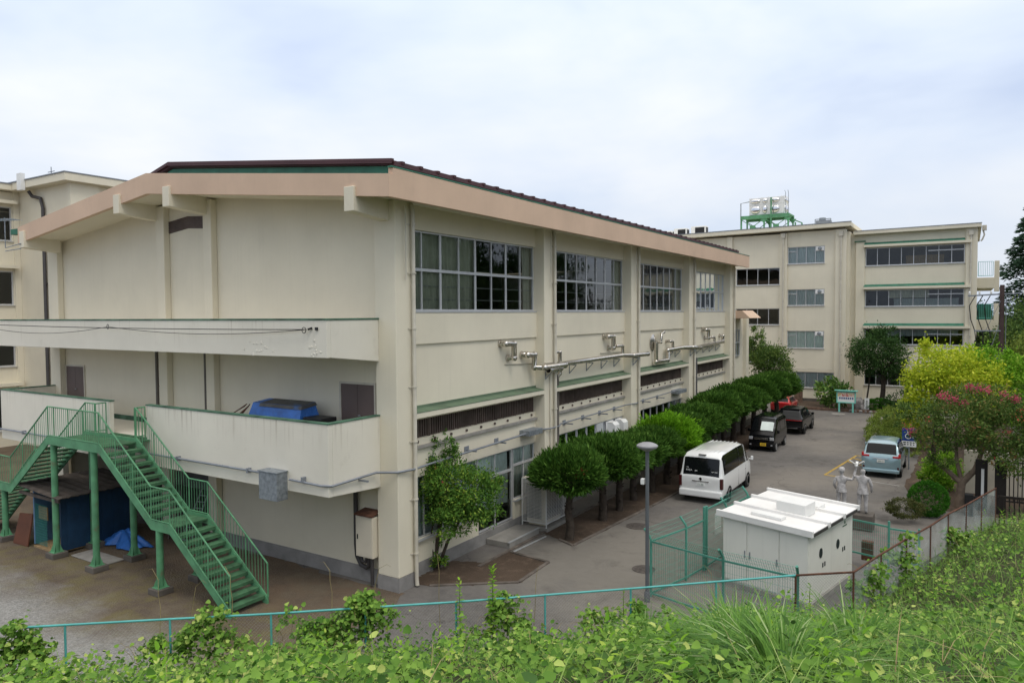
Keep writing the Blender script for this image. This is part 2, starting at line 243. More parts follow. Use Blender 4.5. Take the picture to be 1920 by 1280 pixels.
# ------------------------------------------------------------------ mesh helpers
def origin_of(p):
    o = Vector((0, 0, 0))
    while p is not None:
        o = o + p.location; p = p.parent
    return o
class MB:
    def __init__(s): s.v = []; s.f = []
    def add(s, vs, fs):
        o = len(s.v); s.v += [tuple(x) for x in vs]; s.f += [tuple(i + o for i in f) for f in fs]; return s
    def box(s, x0, x1, y0, y1, z0, z1):
        if x0 > x1: x0, x1 = x1, x0
        if y0 > y1: y0, y1 = y1, y0
        if z0 > z1: z0, z1 = z1, z0
        return s.add([(x0, y0, z0), (x1, y0, z0), (x1, y1, z0), (x0, y1, z0), (x0, y0, z1), (x1, y0, z1), (x1, y1, z1), (x0, y1, z1)],
                     [(0, 3, 2, 1), (4, 5, 6, 7), (0, 1, 5, 4), (1, 2, 6, 5), (2, 3, 7, 6), (3, 0, 4, 7)])
    def obox(s, c, u, v, w):
        c, u, v, w = Vector(c), Vector(u), Vector(v), Vector(w); P = []
        for k in (-1, 1):
            for (i, j) in ((-1, -1), (1, -1), (1, 1), (-1, 1)): P.append(c + i * u + j * v + k * w)
        return s.add(P, [(0, 3, 2, 1), (4, 5, 6, 7), (0, 1, 5, 4), (1, 2, 6, 5), (2, 3, 7, 6), (3, 0, 4, 7)])
    def bar(s, a, b, w, h=None, up=(0, 0, 1)):
        a, b = Vector(a), Vector(b); h = h or w; d = (b - a); ln = d.length
        if ln < 1e-6: return s
        d /= ln; up = Vector(up)
        if abs(d.dot(up)) > 0.98: up = Vector((0, 1, 0))
        r = d.cross(up).normalized(); u2 = r.cross(d)
        return s.obox((a + b) / 2, d * ln / 2, r * w / 2, u2 * h / 2)
    def prism(s, pts, d):
        """polygon of 3-D points (ccw seen against d) extruded along vector d"""
        n = len(pts); d = Vector(d); A = [Vector(p) for p in pts]; B = [p + d for p in A]
        return s.add(A + B, [tuple(range(n - 1, -1, -1)), tuple(range(n, 2 * n))] + [(i, (i + 1) % n, n + (i + 1) % n, n + i) for i in range(n)])
    def tube(s, path, r, n=8, cap=True):
        P = [Vector(p) for p in path]; m = len(P); rr = r if isinstance(r, (list, tuple)) else [r] * m
        rings = []; prev = None
        for i in range(m):
            d = (P[min(i + 1, m - 1)] - P[max(i - 1, 0)])
            if d.length < 1e-9: d = Vector((0, 0, 1))
            d.normalize()
            if prev is None:
                a = Vector((0, 0, 1)) if abs(d.z) < 0.9 else Vector((1, 0, 0)); x = d.cross(a).normalized()
            else:
                x = (prev - d * prev.dot(d)); x = x.normalized() if x.length > 1e-6 else d.orthogonal().normalized()
            prev = x; y = d.cross(x)
            rings.append([P[i] + (x * math.cos(2 * math.pi * k / n) + y * math.sin(2 * math.pi * k / n)) * rr[i] for k in range(n)])
        vs = [p for R in rings for p in R]
        fs = [(i * n + k, i * n + (k + 1) % n, (i + 1) * n + (k + 1) % n, (i + 1) * n + k) for i in range(m - 1) for k in range(n)]
        if cap: fs += [tuple(range(n - 1, -1, -1)), tuple(range((m - 1) * n, m * n))]
        return s.add(vs, fs)
    def lathe(s, prof, c=(0, 0, 0), n=24, axis='z'):
        vs = []; fs = []; m = len(prof); c = Vector(c)
        for (r, z) in prof:
            for k in range(n):
                a = 2 * math.pi * k / n; x, y = r * math.cos(a), r * math.sin(a)
                vs.append(c + (Vector((x, y, z)) if axis == 'z' else Vector((x, z, y)) if axis == 'y' else Vector((z, x, y))))
        for i in range(m - 1):
            for k in range(n): fs.append((i * n + k, i * n + (k + 1) % n, (i + 1) * n + (k + 1) % n, (i + 1) * n + k))
        fs += [tuple(range(n - 1, -1, -1)), tuple(range((m - 1) * n, m * n))]
        return s.add(vs, fs)
    def ball(s, c, r, n=12, m=8, jit=0.0):
        c = Vector(c); r = Vector(r if isinstance(r, (tuple, list, Vector)) else (r, r, r)); vs = []; fs = []
        for i in range(m + 1):
            th = math.pi * i / m
            for k in range(n):
                ph = 2 * math.pi * k / n; q = 1 + (random.uniform(-jit, jit) if jit else 0)
                vs.append(c + Vector((r.x * math.sin(th) * math.cos(ph), r.y * math.sin(th) * math.sin(ph), -r.z * math.cos(th))) * q)
        for i in range(m):
            for k in range(n): fs.append((i * n + k, i * n + (k + 1) % n, (i + 1) * n + (k + 1) % n, (i + 1) * n + k))
        return s.add(vs, fs)
    def build(s, name, mat, parent=None, smooth=None, bevel=0, local=False):
        off = Vector((0, 0, 0))
        loc = None
        if not local:
            if parent is not None: off = origin_of(parent)
            else:
                V = np.array(s.v); off = Vector(((V[:, 0].min() + V[:, 0].max()) / 2, (V[:, 1].min() + V[:, 1].max()) / 2, V[:, 2].min())); loc = off
        me = bpy.data.meshes.new(name)
        me.from_pydata([(x - off.x, y - off.y, z - off.z) for x, y, z in s.v], [], s.f); me.update()
        import bmesh as _bm
        b = _bm.new(); b.from_mesh(me); _bm.ops.recalc_face_normals(b, faces=b.faces); b.to_mesh(me); b.free()
        me.materials.append(mt[mat] if isinstance(mat, str) else mat)
        if smooth:
            for p in me.polygons: p.use_smooth = True
            me.set_sharp_from_angle(angle=rad(smooth))
        o = bpy.data.objects.new(name, me); COL.objects.link(o); o.parent = parent
        if loc is not None: o.location = loc
        if bevel:
            md = o.modifiers.new('bevel', 'BEVEL'); md.width = bevel; md.segments = 2; md.limit_method = 'ANGLE'; md.angle_limit = rad(40)
        return o
def tag(o, label=None, cat=None, group=None, kind=None):
    if label: o['label'] = label
    if cat: o['category'] = cat
    if group: o['group'] = group
    if kind: o['kind'] = kind
    return o
def thing(name, loc, label, cat, group=None, rz=0):
    o = bpy.data.objects.new(name, None); COL.objects.link(o); o.location = loc; o.rotation_euler = (0, 0, rz); o.empty_display_size = 0.3
    return tag(o, label, cat, group)
def copy_tree(o, parent=None):
    c = o.copy(); COL.objects.link(c); c.parent = parent
    for ch in o.children: copy_tree(ch, c)
    return c
TEXTS = []
def text(name, body, mat, size, mtx, parent=None, ext=0.002, align='CENTER'):
    cu = bpy.data.curves.new(name, 'FONT'); cu.body = body; cu.size = size; cu.extrude = ext; cu.align_x = align; cu.align_y = 'CENTER'
    cu.materials.append(mt[mat]); o = bpy.data.objects.new(name + '_curve', cu); COL.objects.link(o); o.parent = parent
    o.matrix_local = mtx; TEXTS.append((o, name, mtx)); return o
def texts_to_meshes():
    bpy.context.view_layer.update(); dg = bpy.context.evaluated_depsgraph_get()
    for o, name, mtx in TEXTS:
        me = bpy.data.meshes.new_from_object(o.evaluated_get(dg)); n = bpy.data.objects.new(name, me); COL.objects.link(n); n.parent = o.parent; n.matrix_local = mtx
    for o, _, _ in TEXTS: bpy.data.objects.remove(o)
def frame_mtx(pos, right, up):
    r, u = Vector(right).normalized(), Vector(up).normalized(); n = r.cross(u)
    return Matrix(((r.x, u.x, n.x, pos[0]), (r.y, u.y, n.y, pos[1]), (r.z, u.z, n.z, pos[2]), (0, 0, 0, 1)))
def np_mesh(name, V, F, mat, parent=None, loc=None, smooth=False, kind=None, local=True):
    V = np.asarray(V, dtype=np.float32); F = np.asarray(F, dtype=np.int32)
    me = bpy.data.meshes.new(name); me.vertices.add(len(V)); me.vertices.foreach_set('co', V.ravel())
    k = F.shape[1]; me.loops.add(F.size); me.loops.foreach_set('vertex_index', F.ravel())
    me.polygons.add(len(F)); me.polygons.foreach_set('loop_start', np.arange(0, F.size, k, dtype=np.int32)); me.polygons.foreach_set('loop_total', np.full(len(F), k, dtype=np.int32))
    me.materials.append(mt[mat] if isinstance(mat, str) else mat); me.update(calc_edges=True); me.validate()
    if smooth: me.polygons.foreach_set('use_smooth', np.ones(len(F), dtype=bool))
    o = bpy.data.objects.new(name, me); COL.objects.link(o); o.parent = parent
    if loc is not None: o.location = loc
    if kind: o['kind'] = kind
    return o
def unit(v): return v / (np.linalg.norm(v, axis=1, keepdims=True) + 1e-9)
def leaves(P, D, N, Ls, Ws, fold=0.25):
    """two-quad leaf (heart-like outline folded along its midrib) at P pointing along D with face normal N"""
    D = unit(D); Sd = unit(np.cross(N, D)); N = np.cross(D, Sd); n = len(P); L_ = Ls[:, None]; W_ = Ws[:, None]
    a = P; t = P + D * L_ - N * L_ * 0.12
    def q(u, w, h): return P + D * L_ * u + Sd * W_ * w + N * W_ * abs(w) * h
    V = np.stack([a, q(.22, .5, fold), q(.62, .40, fold), t, q(.62, -.40, fold), q(.22, -.5, fold)], 1).reshape(-1, 3)
    b = np.arange(n)[:, None] * 6
    return V, np.concatenate([b + np.array([[0, 1, 2, 3]]), b + np.array([[0, 3, 4, 5]])])
def diamonds(P, D, N, Ls, Ws):
    D = unit(D); Sd = unit(np.cross(N, D)); L_ = Ls[:, None]; W_ = Ws[:, None]; n = len(P)
    V = np.stack([P, P + D * L_ * .45 + Sd * W_ * .5, P + D * L_, P + D * L_ * .45 - Sd * W_ * .5], 1).reshape(-1, 3)
    return V, np.arange(n)[:, None] * 4 + np.arange(4)[None]
def blades(P, D, Ls, Ws, droop):
    """arching grass blades, three segments, D horizontal-ish lean direction with its own upward part"""
    n = len(P); D = unit(D); Sd = unit(np.cross(D, np.tile([0, 0, 1.0], (n, 1)))); V = []
    H = D * [1, 1, 0]; H = unit(H)
    for t, w in ((0, 1), (.4, .9), (.75, .6), (1, .08)):
        c = P + D * (Ls * t)[:, None] + H * (Ls * droop * t * t * .7)[:, None] - np.array([0, 0, 1.]) * (Ls * droop * t ** 2.2 * .85)[:, None]
        V += [c - Sd * (Ws * w / 2)[:, None], c + Sd * (Ws * w / 2)[:, None]]
    V = np.stack(V, 1).reshape(-1, 3); b = np.arange(n)[:, None] * 8
    return V, np.concatenate([b + np.array([[0, 1, 3, 2]]), b + np.array([[2, 3, 5, 4]]), b + np.array([[4, 5, 7, 6]])])
def cat(*VF):
    V = []; F = []; o = 0
    for v, f in VF: V.append(v); F.append(f + o); o += len(v)
    return np.concatenate(V), np.concatenate(F)
def rdir(n): return unit(RNG.normal(size=(n, 3)))
def crown_pts(n, ells, nclump=60, spread=0.16, shell=0.75):
    """points gathered in clumps that sit through the outer volume of several ellipsoids; returns points and outward directions"""
    P = []; O = []; ells = np.array(ells, float); vol = ells[:, 3] * ells[:, 4] * ells[:, 5]; pr = vol / vol.sum()
    for e_, p in zip(ells, pr):
        k = max(1, int(n * p)); c = max(4, int(nclump * p)); d = rdir(c); rr = shell + (1.0 - shell) * RNG.random((c, 1)) ** 0.6
        cc = d * rr; idx = RNG.integers(0, c, k)
        q = cc[idx] + RNG.normal(size=(k, 3)) * spread
        P.append(q * e_[3:6] + e_[:3]); O.append(unit(q / e_[3:6]))
    return np.concatenate(P), np.concatenate(O)
# ------------------------------------------------------------------ ground, yard and hillside
FENCE = [(-23.0, 1.2), (-18.66, 4.86), (-17.12, 6.15), (-15.57, 7.44), (-13.99, 8.74), (-12.40, 10.02), (-10.92, 11.30), (-9.43, 12.57), (-7.96, 13.93), (-6.47, 15.28), (-4.93, 16.72), (-3.43, 18.12)]
RUST = [(-3.43, 18.12), (-2.28, 19.07), (-1.85, 20.88), (-1.38, 22.64), (-0.87, 24.42), (-0.46, 26.13), (0.01, 27.67), (0.45, 29.25), (0.89, 30.80)]
LINE = np.array(FENCE + RUST[1:] + [(8.0, 31.2), (24.0, 31.2)])
POLY = np.concatenate([LINE, [(24.0, -14.0), (-23.0, -14.0)]])
def inside(X, Y):
    r = np.zeros(X.shape, bool); n = len(POLY)
    for i in range(n):
        x1, y1 = POLY[i]; x2, y2 = POLY[(i + 1) % n]
        c = ((y1 > Y) != (y2 > Y)) & (X < (x2 - x1) * (Y - y1) / (y2 - y1 + 1e-12) + x1); r ^= c
    return r
def fdist(X, Y):
    d = np.full(X.shape, 1e9)
    for (x1, y1), (x2, y2) in zip(LINE[:-1], LINE[1:]):
        dx, dy = x2 - x1, y2 - y1; t = np.clip(((X - x1) * dx + (Y - y1) * dy) / (dx * dx + dy * dy), 0, 1)
        d = np.minimum(d, np.hypot(X - x1 - t * dx, Y - y1 - t * dy))
    return np.where(inside(X, Y), d, -d)
def bumps(X, Y, s=1.0, ph=0.0):
    return (np.sin(X * 1.3 * s + 1.7 * Y * s + ph) + np.sin(2.1 * X * s - 1.1 * Y * s + 2 + ph) + np.sin(3.3 * Y * s + .7 * X * s + 1 + ph) + np.sin(4.7 * X * s + 2.9 * Y * s + ph)) / 4
def terrain(X, Y):
    d = fdist(X, Y); h = 0.42 + 0.415 * d
    h = -np.log(np.exp(-np.clip(h, -5, 30) * 3) + math.exp(-6.45 * 3)) / 3            # soft cap: the bank's top
    h = h + 0.10 * bumps(X, Y, .8) * np.clip(d, 0, 1)
    return np.where(d < 0, 0.42 + 0.62 * d, h).clip(-0.2, 7)
def quadgrid(xs, ys, fz):
    X, Y = np.meshgrid(xs, ys); Z = fz(X, Y); V = np.stack([X, Y, Z], -1).reshape(-1, 3); nx, ny = len(xs), len(ys)
    i = np.arange(ny - 1)[:, None] * nx + np.arange(nx - 1)[None]; i = i.ravel()
    return V, np.stack([i, i + 1, i + 1 + nx, i + nx], 1)

def ground_mat(name, base, kind):
    m = bpy.data.materials.new(name); m.use_nodes = True; t = m.node_tree; b = t.nodes['Principled BSDF']; b.inputs['Roughness'].default_value = 0.9
    b.inputs['Specular IOR Level'].default_value = 0.25
    g = t.nodes.new('ShaderNodeNewGeometry').outputs['Position']
    def noise(sc, det=5, ro=.6, dist=0):
        n = t.nodes.new('ShaderNodeTexNoise'); n.inputs['Scale'].default_value = sc; n.inputs['Detail'].default_value = det; n.inputs['Roughness'].default_value = ro; n.inputs['Distortion'].default_value = dist; lnk(t, g, n.inputs['Vector']); return n.outputs['Fac']
    def rng(v, a, c, lo=0., hi=1.):
        n = t.nodes.new('ShaderNodeMapRange'); n.inputs['From Min'].default_value = a; n.inputs['From Max'].default_value = c; n.inputs['To Min'].default_value = lo; n.inputs['To Max'].default_value = hi; lnk(t, v, n.inputs['Value']); return n.outputs['Result']
    def mix(f, a, c):
        n = t.nodes.new('ShaderNodeMix'); n.data_type = 'RGBA'; lnk(t, f, n.inputs['Factor'])
        for k, q in ((6, a), (7, c)):
            if hasattr(q, 'links'): lnk(t, q, n.inputs[k])
            else: n.inputs[k].default_value = (*q, 1)
        return n.outputs[2]
    dk = tuple(x * .72 for x in base); lt = tuple(x * 1.25 for x in base)
    cur = mix(rng(noise(0.35, 6, .6, .4), .32, .68), dk, lt)
    if kind == 'asphalt':
        cur = mix(rng(noise(0.11, 4, .55, .5), .47, .62, 0, .75), cur, (0.225, 0.20, 0.17))         # dusty worn patches
        cur = mix(rng(noise(1.7, 6, .7), .58, .72, 0, .55), cur, (0.07, 0.062, 0.058))              # damp blotches
        cur = mix(rng(noise(90, 2, .5), .45, .75, 0, .5), cur, (0.26, 0.25, 0.24))                # aggregate
        v = t.nodes.new('ShaderNodeTexVoronoi'); v.feature = 'DISTANCE_TO_EDGE'; v.inputs['Scale'].default_value = 0.22
        nz = t.nodes.new('ShaderNodeTexNoise'); nz.inputs['Scale'].default_value = 1.2; nz.inputs['Detail'].default_value = 5; lnk(t, g, nz.inputs['Vector'])
        va = t.nodes.new('ShaderNodeVectorMath'); va.operation = 'MULTIPLY_ADD'; va.inputs[1].default_value = (1.4, 1.4, 0); lnk(t, nz.outputs['Color'], va.inputs[0]); lnk(t, g, va.inputs[2]); lnk(t, va.outputs[0], v.inputs['Vector'])
        cur = mix(rng(v.outputs['Distance'], 0.0, 0.005, .75, 0), cur, (0.035, 0.03, 0.028))
        sx = t.nodes.new('ShaderNodeVectorMath'); sx.operation = 'DISTANCE'; sx.inputs[1].default_value = (-9.2, 21.0, 0); lnk(t, g, sx.inputs[0])
        nn = t.nodes.new('ShaderNodeMath'); nn.operation = 'MULTIPLY_ADD'; nn.inputs[1].default_value = 7.0; lnk(t, noise(.45, 6, .6, .5), nn.inputs[0]); lnk(t, sx.outputs['Value'], nn.inputs[2])
        cur = mix(rng(nn.outputs[0], 6.2, 8.6, .85, 0), cur, (0.195, 0.178, 0.152))                 # pale worn apron by the lamp
        cur = mix(rng(noise(.7, 7, .72, 1.0), .54, .70, 0, .65), cur, (0.075, 0.066, 0.058)); cur = mix(rng(noise(2.6, 6, .7, .4), .35, .75, 0, .35), cur, (0.24, 0.225, 0.20))
        h = noise(60, 3); s = .25
    elif kind == 'gravel':
        v = t.nodes.new('ShaderNodeTexVoronoi'); v.inputs['Scale'].default_value = 22; lnk(t, g, v.inputs['Vector'])
        bw = t.nodes.new('ShaderNodeRGBToBW'); lnk(t, v.outputs['Color'], bw.inputs[0])
        cur = mix(rng(bw.outputs[0], .2, .9, 0, .8), cur, tuple(x * 1.7 for x in base))
        sx = t.nodes.new('ShaderNodeSeparateXYZ'); lnk(t, g, sx.inputs[0])
        nn = t.nodes.new('ShaderNodeMath'); nn.operation = 'MULTIPLY_ADD'; nn.inputs[1].default_value = 4.5; lnk(t, noise(.45, 7, .68, .4), nn.inputs[0]); lnk(t, sx.outputs['Y'], nn.inputs[2])
        dirt = mix(rng(noise(.8, 6, .65), .4, .65), (0.10, 0.075, 0.055), (0.155, 0.125, 0.085)); dirt = mix(rng(noise(30, 4, .6), .5, .75, 0, .7), dirt, (0.20, 0.175, 0.14))
        moss = mix(rng(nn.outputs[0], 14.6, 15.6), (0.15, 0.128, 0.055), (0.15, 0.105, 0.07))
        dirt = mix(rng(noise(1.1, 5, .7), .45, .6, 0, .7), dirt, moss)
        cur = mix(rng(nn.outputs[0], 11.2, 13.2, 0, 1), cur, dirt)          # gravel gives way to bare, mossy dirt towards the hall
        h = v.outputs['Distance']; s = .7
    else:
        cur = mix(rng(noise(2.2, 6, .7), .52, .66, 0, .7), cur, tuple(x * 1.9 for x in base))      # dry needles
        cur = mix(rng(noise(45, 3, .6), .5, .7, 0, .7), cur, tuple(x * .4 for x in base)); h = noise(25, 5); s = .8
    lnk(t, cur, b.inputs['Base Color'])
    bp = t.nodes.new('ShaderNodeBump'); bp.inputs['Strength'].default_value = s; bp.inputs['Distance'].default_value = 0.03; lnk(t, h, bp.inputs['Height']); lnk(t, bp.outputs['Normal'], b.inputs['Normal'])
    return m
mt['asphalt'] = ground_mat('worn_asphalt', (0.115, 0.106, 0.100), 'asphalt')
mt['gravel'] = ground_mat('grey_gravel', (0.22, 0.215, 0.205), 'gravel')
mt['soil'] = ground_mat('needle_strewn_soil', (0.088, 0.062, 0.044), 'soil')
mt['soil_moss'] = ground_mat('mossy_soil', (0.115, 0.088, 0.052), 'soil')
mt['bank_soil'] = ground_mat('bank_soil', (0.05, 0.055, 0.022), 'soil')
def structure(o): o['kind'] = 'structure'; return o
b = MB(); R0 = 1600; b.add([(-R0, -R0, 0), (R0, -R0, 0), (R0, R0, 0), (-R0, R0, 0)], [(0, 1, 2, 3)]); structure(b.build('ground', 'asphalt'))
V, F = quadgrid(np.arange(-23, 24.1, .35), np.arange(-14, 32.6, .35), terrain)
structure(np_mesh('hillside', V, F, 'bank_soil', smooth=True))
def sheet(name, pts, mat, z, wob=0.0, sub=0.5):
    P = []
    for i, p in enumerate(pts):
        q = pts[(i + 1) % len(pts)]; ln = math.hypot(q[0] - p[0], q[1] - p[1]); k = max(1, int(ln / sub)) if wob else 1
        for j in range(k):
            t_ = j / k; P.append((p[0] + (q[0] - p[0]) * t_ + (random.uniform(-wob, wob) if j else 0), p[1] + (q[1] - p[1]) * t_ + (random.uniform(-wob, wob) if j else 0), z))
    bb = MB(); bb.add(P, [tuple(range(len(P)))]); return structure(bb.build(name, mat))
sheet('gravel_yard', [(-60, 2), (-21, 2), (-15, 7.2), (-12.8, 9.6), (-12.2, 11.6), (-13.2, 13.4), (-13.3, 15.0), (-13.6, 15.7), (-33, 15.9), (-33, 22), (-60, 22)], 'gravel', .004, .16, .3)
sheet('planting_bed', [(-14.1, 16.5), (-13.35, 16.5), (-11.25, 18.1), (-11.35, 20.1), (-13.05, 20.3), (-13.1, 19.0), (-14.1, 18.6)], 'soil', .004, .10, .15)
sheet('tree_bed', [(-13.1, 22.75), (-11.45, 22.0), (-10.95, 29.5), (-10.75, 36), (-10.75, 50), (-11.2, 55.5), (-13.1, 55.5), (-13.1, 23)], 'soil', .012, .10, .2)
# kerbs
kb = MB()
for a, c in (((-11.45, 22.0), (-10.95, 29.5)), ((-10.95, 29.5), (-10.75, 36.0)), ((-10.75, 36.0), (-10.75, 50.0)), ((-11.45, 22.0), (-12.2, 22.35)), ((-11.25, 18.1), (-11.35, 20.1)), ((-13.35, 16.5), (-11.25, 18.1)), ((-13.05, 18.6), (-13.05, 50)), ((-11.35, 20.1), (-12.9, 20.3))):
    kb.bar((*a, .015), (*c, .015), .11, .06)
structure(kb.build('kerb', 'kerb', bevel=.01))
# brick edging of the far beds
kb = MB(); kb.box(-12.7, -3.5, 63.2, 63.4, 0, .22); structure(kb.build('bed_edging', 'brick', bevel=.02))
sheet('far_bed', [(-13.4, 63.35), (-3.2, 63.35), (-3.2, 68.9), (-13.4, 68.9)], 'soil', .05)
sheet('right_bed', [(-2.4, 38.0), (-1.9, 33.6), (2.5, 33.4), (2.5, 63.2), (-5.2, 63.2), (-4.9, 58), (-3.9, 50), (-2.2, 46)], 'soil', .006, .1)

# ------------------------------------------------------------------ architecture helpers
def facade(mb, P, a0, a1, z0, z1, th, holes):
    """wall slab in the plane P(a, z, depth) with rectangular openings, made of strips that butt end to end"""
    As = sorted({a0, a1, *[h[0] for h in holes], *[h[1] for h in holes]}); As = [a for a in As if a0 <= a <= a1]
    for i in range(len(As) - 1):
        l, r = As[i], As[i + 1]; m = (l + r) / 2; cuts = sorted([(h[2], h[3]) for h in holes if h[0] < m < h[1]]); z = z0
        for (c, d) in cuts + [(z1, z1)]:
            if c - z > 1e-4:
                p, q = P(l, z, 0), P(r, c, th); mb.box(p[0], q[0], p[1], q[1], p[2], q[2])
            z = max(z, d)
PX = lambda x: (lambda a, z, d: (x - d, a, z))          # wall facing +X
PY = lambda y: (lambda a, z, d: (a, y + d, z))          # wall facing -Y
PXn = lambda x: (lambda a, z, d: (x + d, a, z))         # wall facing -X
def pbox(mb, P, a0, a1, z0, z1, d0, d1):
    p, q = P(a0, z0, d0), P(a1, z1, d1); mb.box(p[0], q[0], p[1], q[1], p[2], q[2])
def window(parent, P, a0, a1, z0, z1, cols, rows, rec=.06, curtains=(), fr=.05, thick=(), glass='glass', frame='alu', sill=True, bars=()):
    """cols / rows: division positions in 0..1; curtains: (u0, u1, v0, v1, material, amplitude)"""
    f = MB(); w, h = a1 - a0, z1 - z0
    pbox(f, P, a0, a0 + fr, z0, z1, rec - .02, rec + .06); pbox(f, P, a1 - fr, a1, z0, z1, rec - .02, rec + .06)
    pbox(f, P, a0 + fr, a1 - fr, z0, z0 + fr, rec - .02, rec + .06); pbox(f, P, a0 + fr, a1 - fr, z1 - fr, z1, rec - .02, rec + .06)
    ru = [0] + list(rows) + [1]
    for v in rows: pbox(f, P, a0 + fr, a1 - fr, z0 + v * h - .045, z0 + v * h + .045, rec - .025, rec + .055)
    for i, u in enumerate(cols):
        t_ = .05 if u in thick else .024
        for j in range(len(ru) - 1):
            k = (i % 2) * .018
            zb = z0 + ru[j] * h + (.045 if j else fr); zt = z0 + ru[j + 1] * h - (.045 if j < len(ru) - 2 else fr)
            pbox(f, P, a0 + u * w - t_, a0 + u * w + t_, zb, zt, rec - .012 + k, rec + .04 + k)
            pbox(f, P, a0 + u * w - t_ - .002, a0 + u * w + t_ + .002, zb, zb + .05, rec - .010 + k, rec + .036 + k)
    for (v, u0, u1) in bars: pbox(f, P, a0 + u0 * w, a0 + u1 * w, z0 + v * h - .015, z0 + v * h + .015, rec + .11, rec + .14)
    if sill: pbox(f, P, a0 - .03, a1 + .03, z0 - .05, z0 - .002, -.09, rec - .03)
    o = f.build('window', frame, parent)
    g = MB(); g.add([P(a0 + .01, z0 + .01, rec + .03), P(a1 - .01, z0 + .01, rec + .03), P(a1 - .01, z1 - .01, rec + .03), P(a0 + .01, z1 - .01, rec + .03)], [(0, 1, 2, 3)])
    g.build('pane', glass, o)
    for (u0, u1, v0, v1, cm, amp) in curtains:
        n = max(4, int((u1 - u0) * w / .035)); vs = []; fs = []; ph = random.random() * 6
        for i in range(n + 1):
            a = a0 + (u0 + (u1 - u0) * i / n) * w
            for k, v in enumerate((v0, (v0 + v1) / 2, v1)):
                d = rec + .15 + amp * math.sin(i * .9 + ph + .5 * k) + amp * .8 * math.sin(i * .37 + ph * 2) * (1.2 - .5 * k); vs.append(P(a + .02 * math.sin(k * 2 + i * .3), z0 + v * h, d))
        for i in range(n):
            for k in range(2): fs.append((i * 3 + k, i * 3 + 3 + k, i * 3 + 4 + k, i * 3 + 1 + k))
        cb = MB(); cb.add(vs, fs); cb.build('curtain', cm, o, smooth=80)
    return o
def bracket_tri(mb, P, a, z, d0, d1, h, t=.03):
    pts = [P(a, z, d0), P(a, z, d1), P(a, z - h, d1)]
    v = Vector(P(a + t, z, d0)) - Vector(P(a, z, d0)); mb.bar(pts[0], pts[1], .035); mb.bar(pts[1], pts[2], .035); mb.bar(pts[0], pts[2], .03)

# ------------------------------------------------------------------ school hall
HALL = thing('school_hall', (-23.5, 33, 0), 'two storey cream hall with peach eaves, dark red roof and balconies at its near end', 'building')
Xp, Xw, Yg, Yw = -13.74, -14.16, 15.61, 15.85
PIL = [(15.61, 16.41), (24.10, 24.90), (32.55, 33.40), (41.10, 41.92), (49.60, 50.42)]
BAY = [(16.41, 24.10), (24.90, 32.55), (33.40, 41.10), (41.92, 49.60)]
F_ = PX(Xw); G_ = PY(Yw)
LOWW = [(1.12, 3.05)] * 4
w = MB()
# gable wall (recessed between the pilasters), its roofline following the gable
w.prism([(-33.0, Yw, 3.02), (Xw - .25, Yw, 3.02), (Xw - .25, Yw, 11.35), (-23.65, Yw, 12.25), (-33.0, Yw, 11.3)], (0, .25, 0)); w.box(-22.05, Xw - .25, Yw, Yw + .25, .45, 3.02)
w.box(-33.0, -32.75, Yw + .25, 50.4, 0, 11.3); w.box(-32.75, Xw - .25, 50.15, 50.4, 0, 11.3)
for i, (a, c) in enumerate(BAY):
    facade(w, F_, a, c, .42, 3.93, .25, [(a, c, 1.12, 3.05)] if i else [(a, 20.2, 1.12, 3.05), (20.2, 22.5, .42, 3.05), (22.5, c, 1.12, 3.05)])
    pbox(w, F_, a, c, 4.01, 4.22, .03, .25)                      # strip with the vent holes
    pbox(w, F_, a, c, 4.80, 7.11, 0, .25)
    pbox(w, F_, a, c, 7.11, 8.06, -.07, .25)
    pbox(w, F_, a, c, 10.56, 11.4, -.02, .25)
w.build('wall', 'wall', HALL)
w = MB()
for (a, c) in BAY: pbox(w, F_, a, c, 3.93, 4.01, -.10, .25)
w.build('ledge', 'concrete', HALL)
for (a, c) in PIL:
    q = MB().box(Xw - .3, Xp, a, c, .42, 11.35) if a > 16 else MB().box(-14.54, Xp, a, c, .42, 11.25)
    q.build('pillar', 'wall', HALL, bevel=.025)
for (a, c) in ((-33.23, -32.43), (-25.29, -24.80), (-22.50, -22.05)):
    MB().box(a, c, Yg, Yw - .003, .42, 11.3 + (.7 if a > -30 else 0)).build('pilaster', 'wall', HALL, bevel=.02)
q = MB()
for (a, c) in PIL: q.box(Xw - .28, Xp + .012, a - .012, c + .012, 0, .42) if a > 16 else q.box(-14.56, Xp + .012, a - .012, c + .012, 0, .42)
for (a, c) in BAY: q.box(Xw - .2, Xw + .015, a + .012, c - .012, 0, .42)
q.box(-22.05, -14.56, Yw - .02, Yw + .2, 0, .45)
q.build('plinth', 'plinth', HALL)
# interior: floors and a back wall seen through the glass
q = MB(); q.box(-32.7, Xw - .26, 16.15, 50.1, 3.85, 3.95); q.box(-32.7, Xw - .26, 16.15, 50.1, 7.75, 7.9); q.build('inner_floor', 'floor_in', HALL)
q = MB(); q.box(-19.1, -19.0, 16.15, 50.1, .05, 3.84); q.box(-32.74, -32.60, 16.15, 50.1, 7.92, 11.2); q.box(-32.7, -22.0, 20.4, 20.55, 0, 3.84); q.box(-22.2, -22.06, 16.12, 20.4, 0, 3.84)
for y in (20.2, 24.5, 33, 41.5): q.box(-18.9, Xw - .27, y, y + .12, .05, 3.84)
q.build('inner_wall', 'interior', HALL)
MB().box(-32.7, Xw - .26, 16.15, 50.1, 11.30, 11.36).build('inner_ceiling', 'interior', HALL)
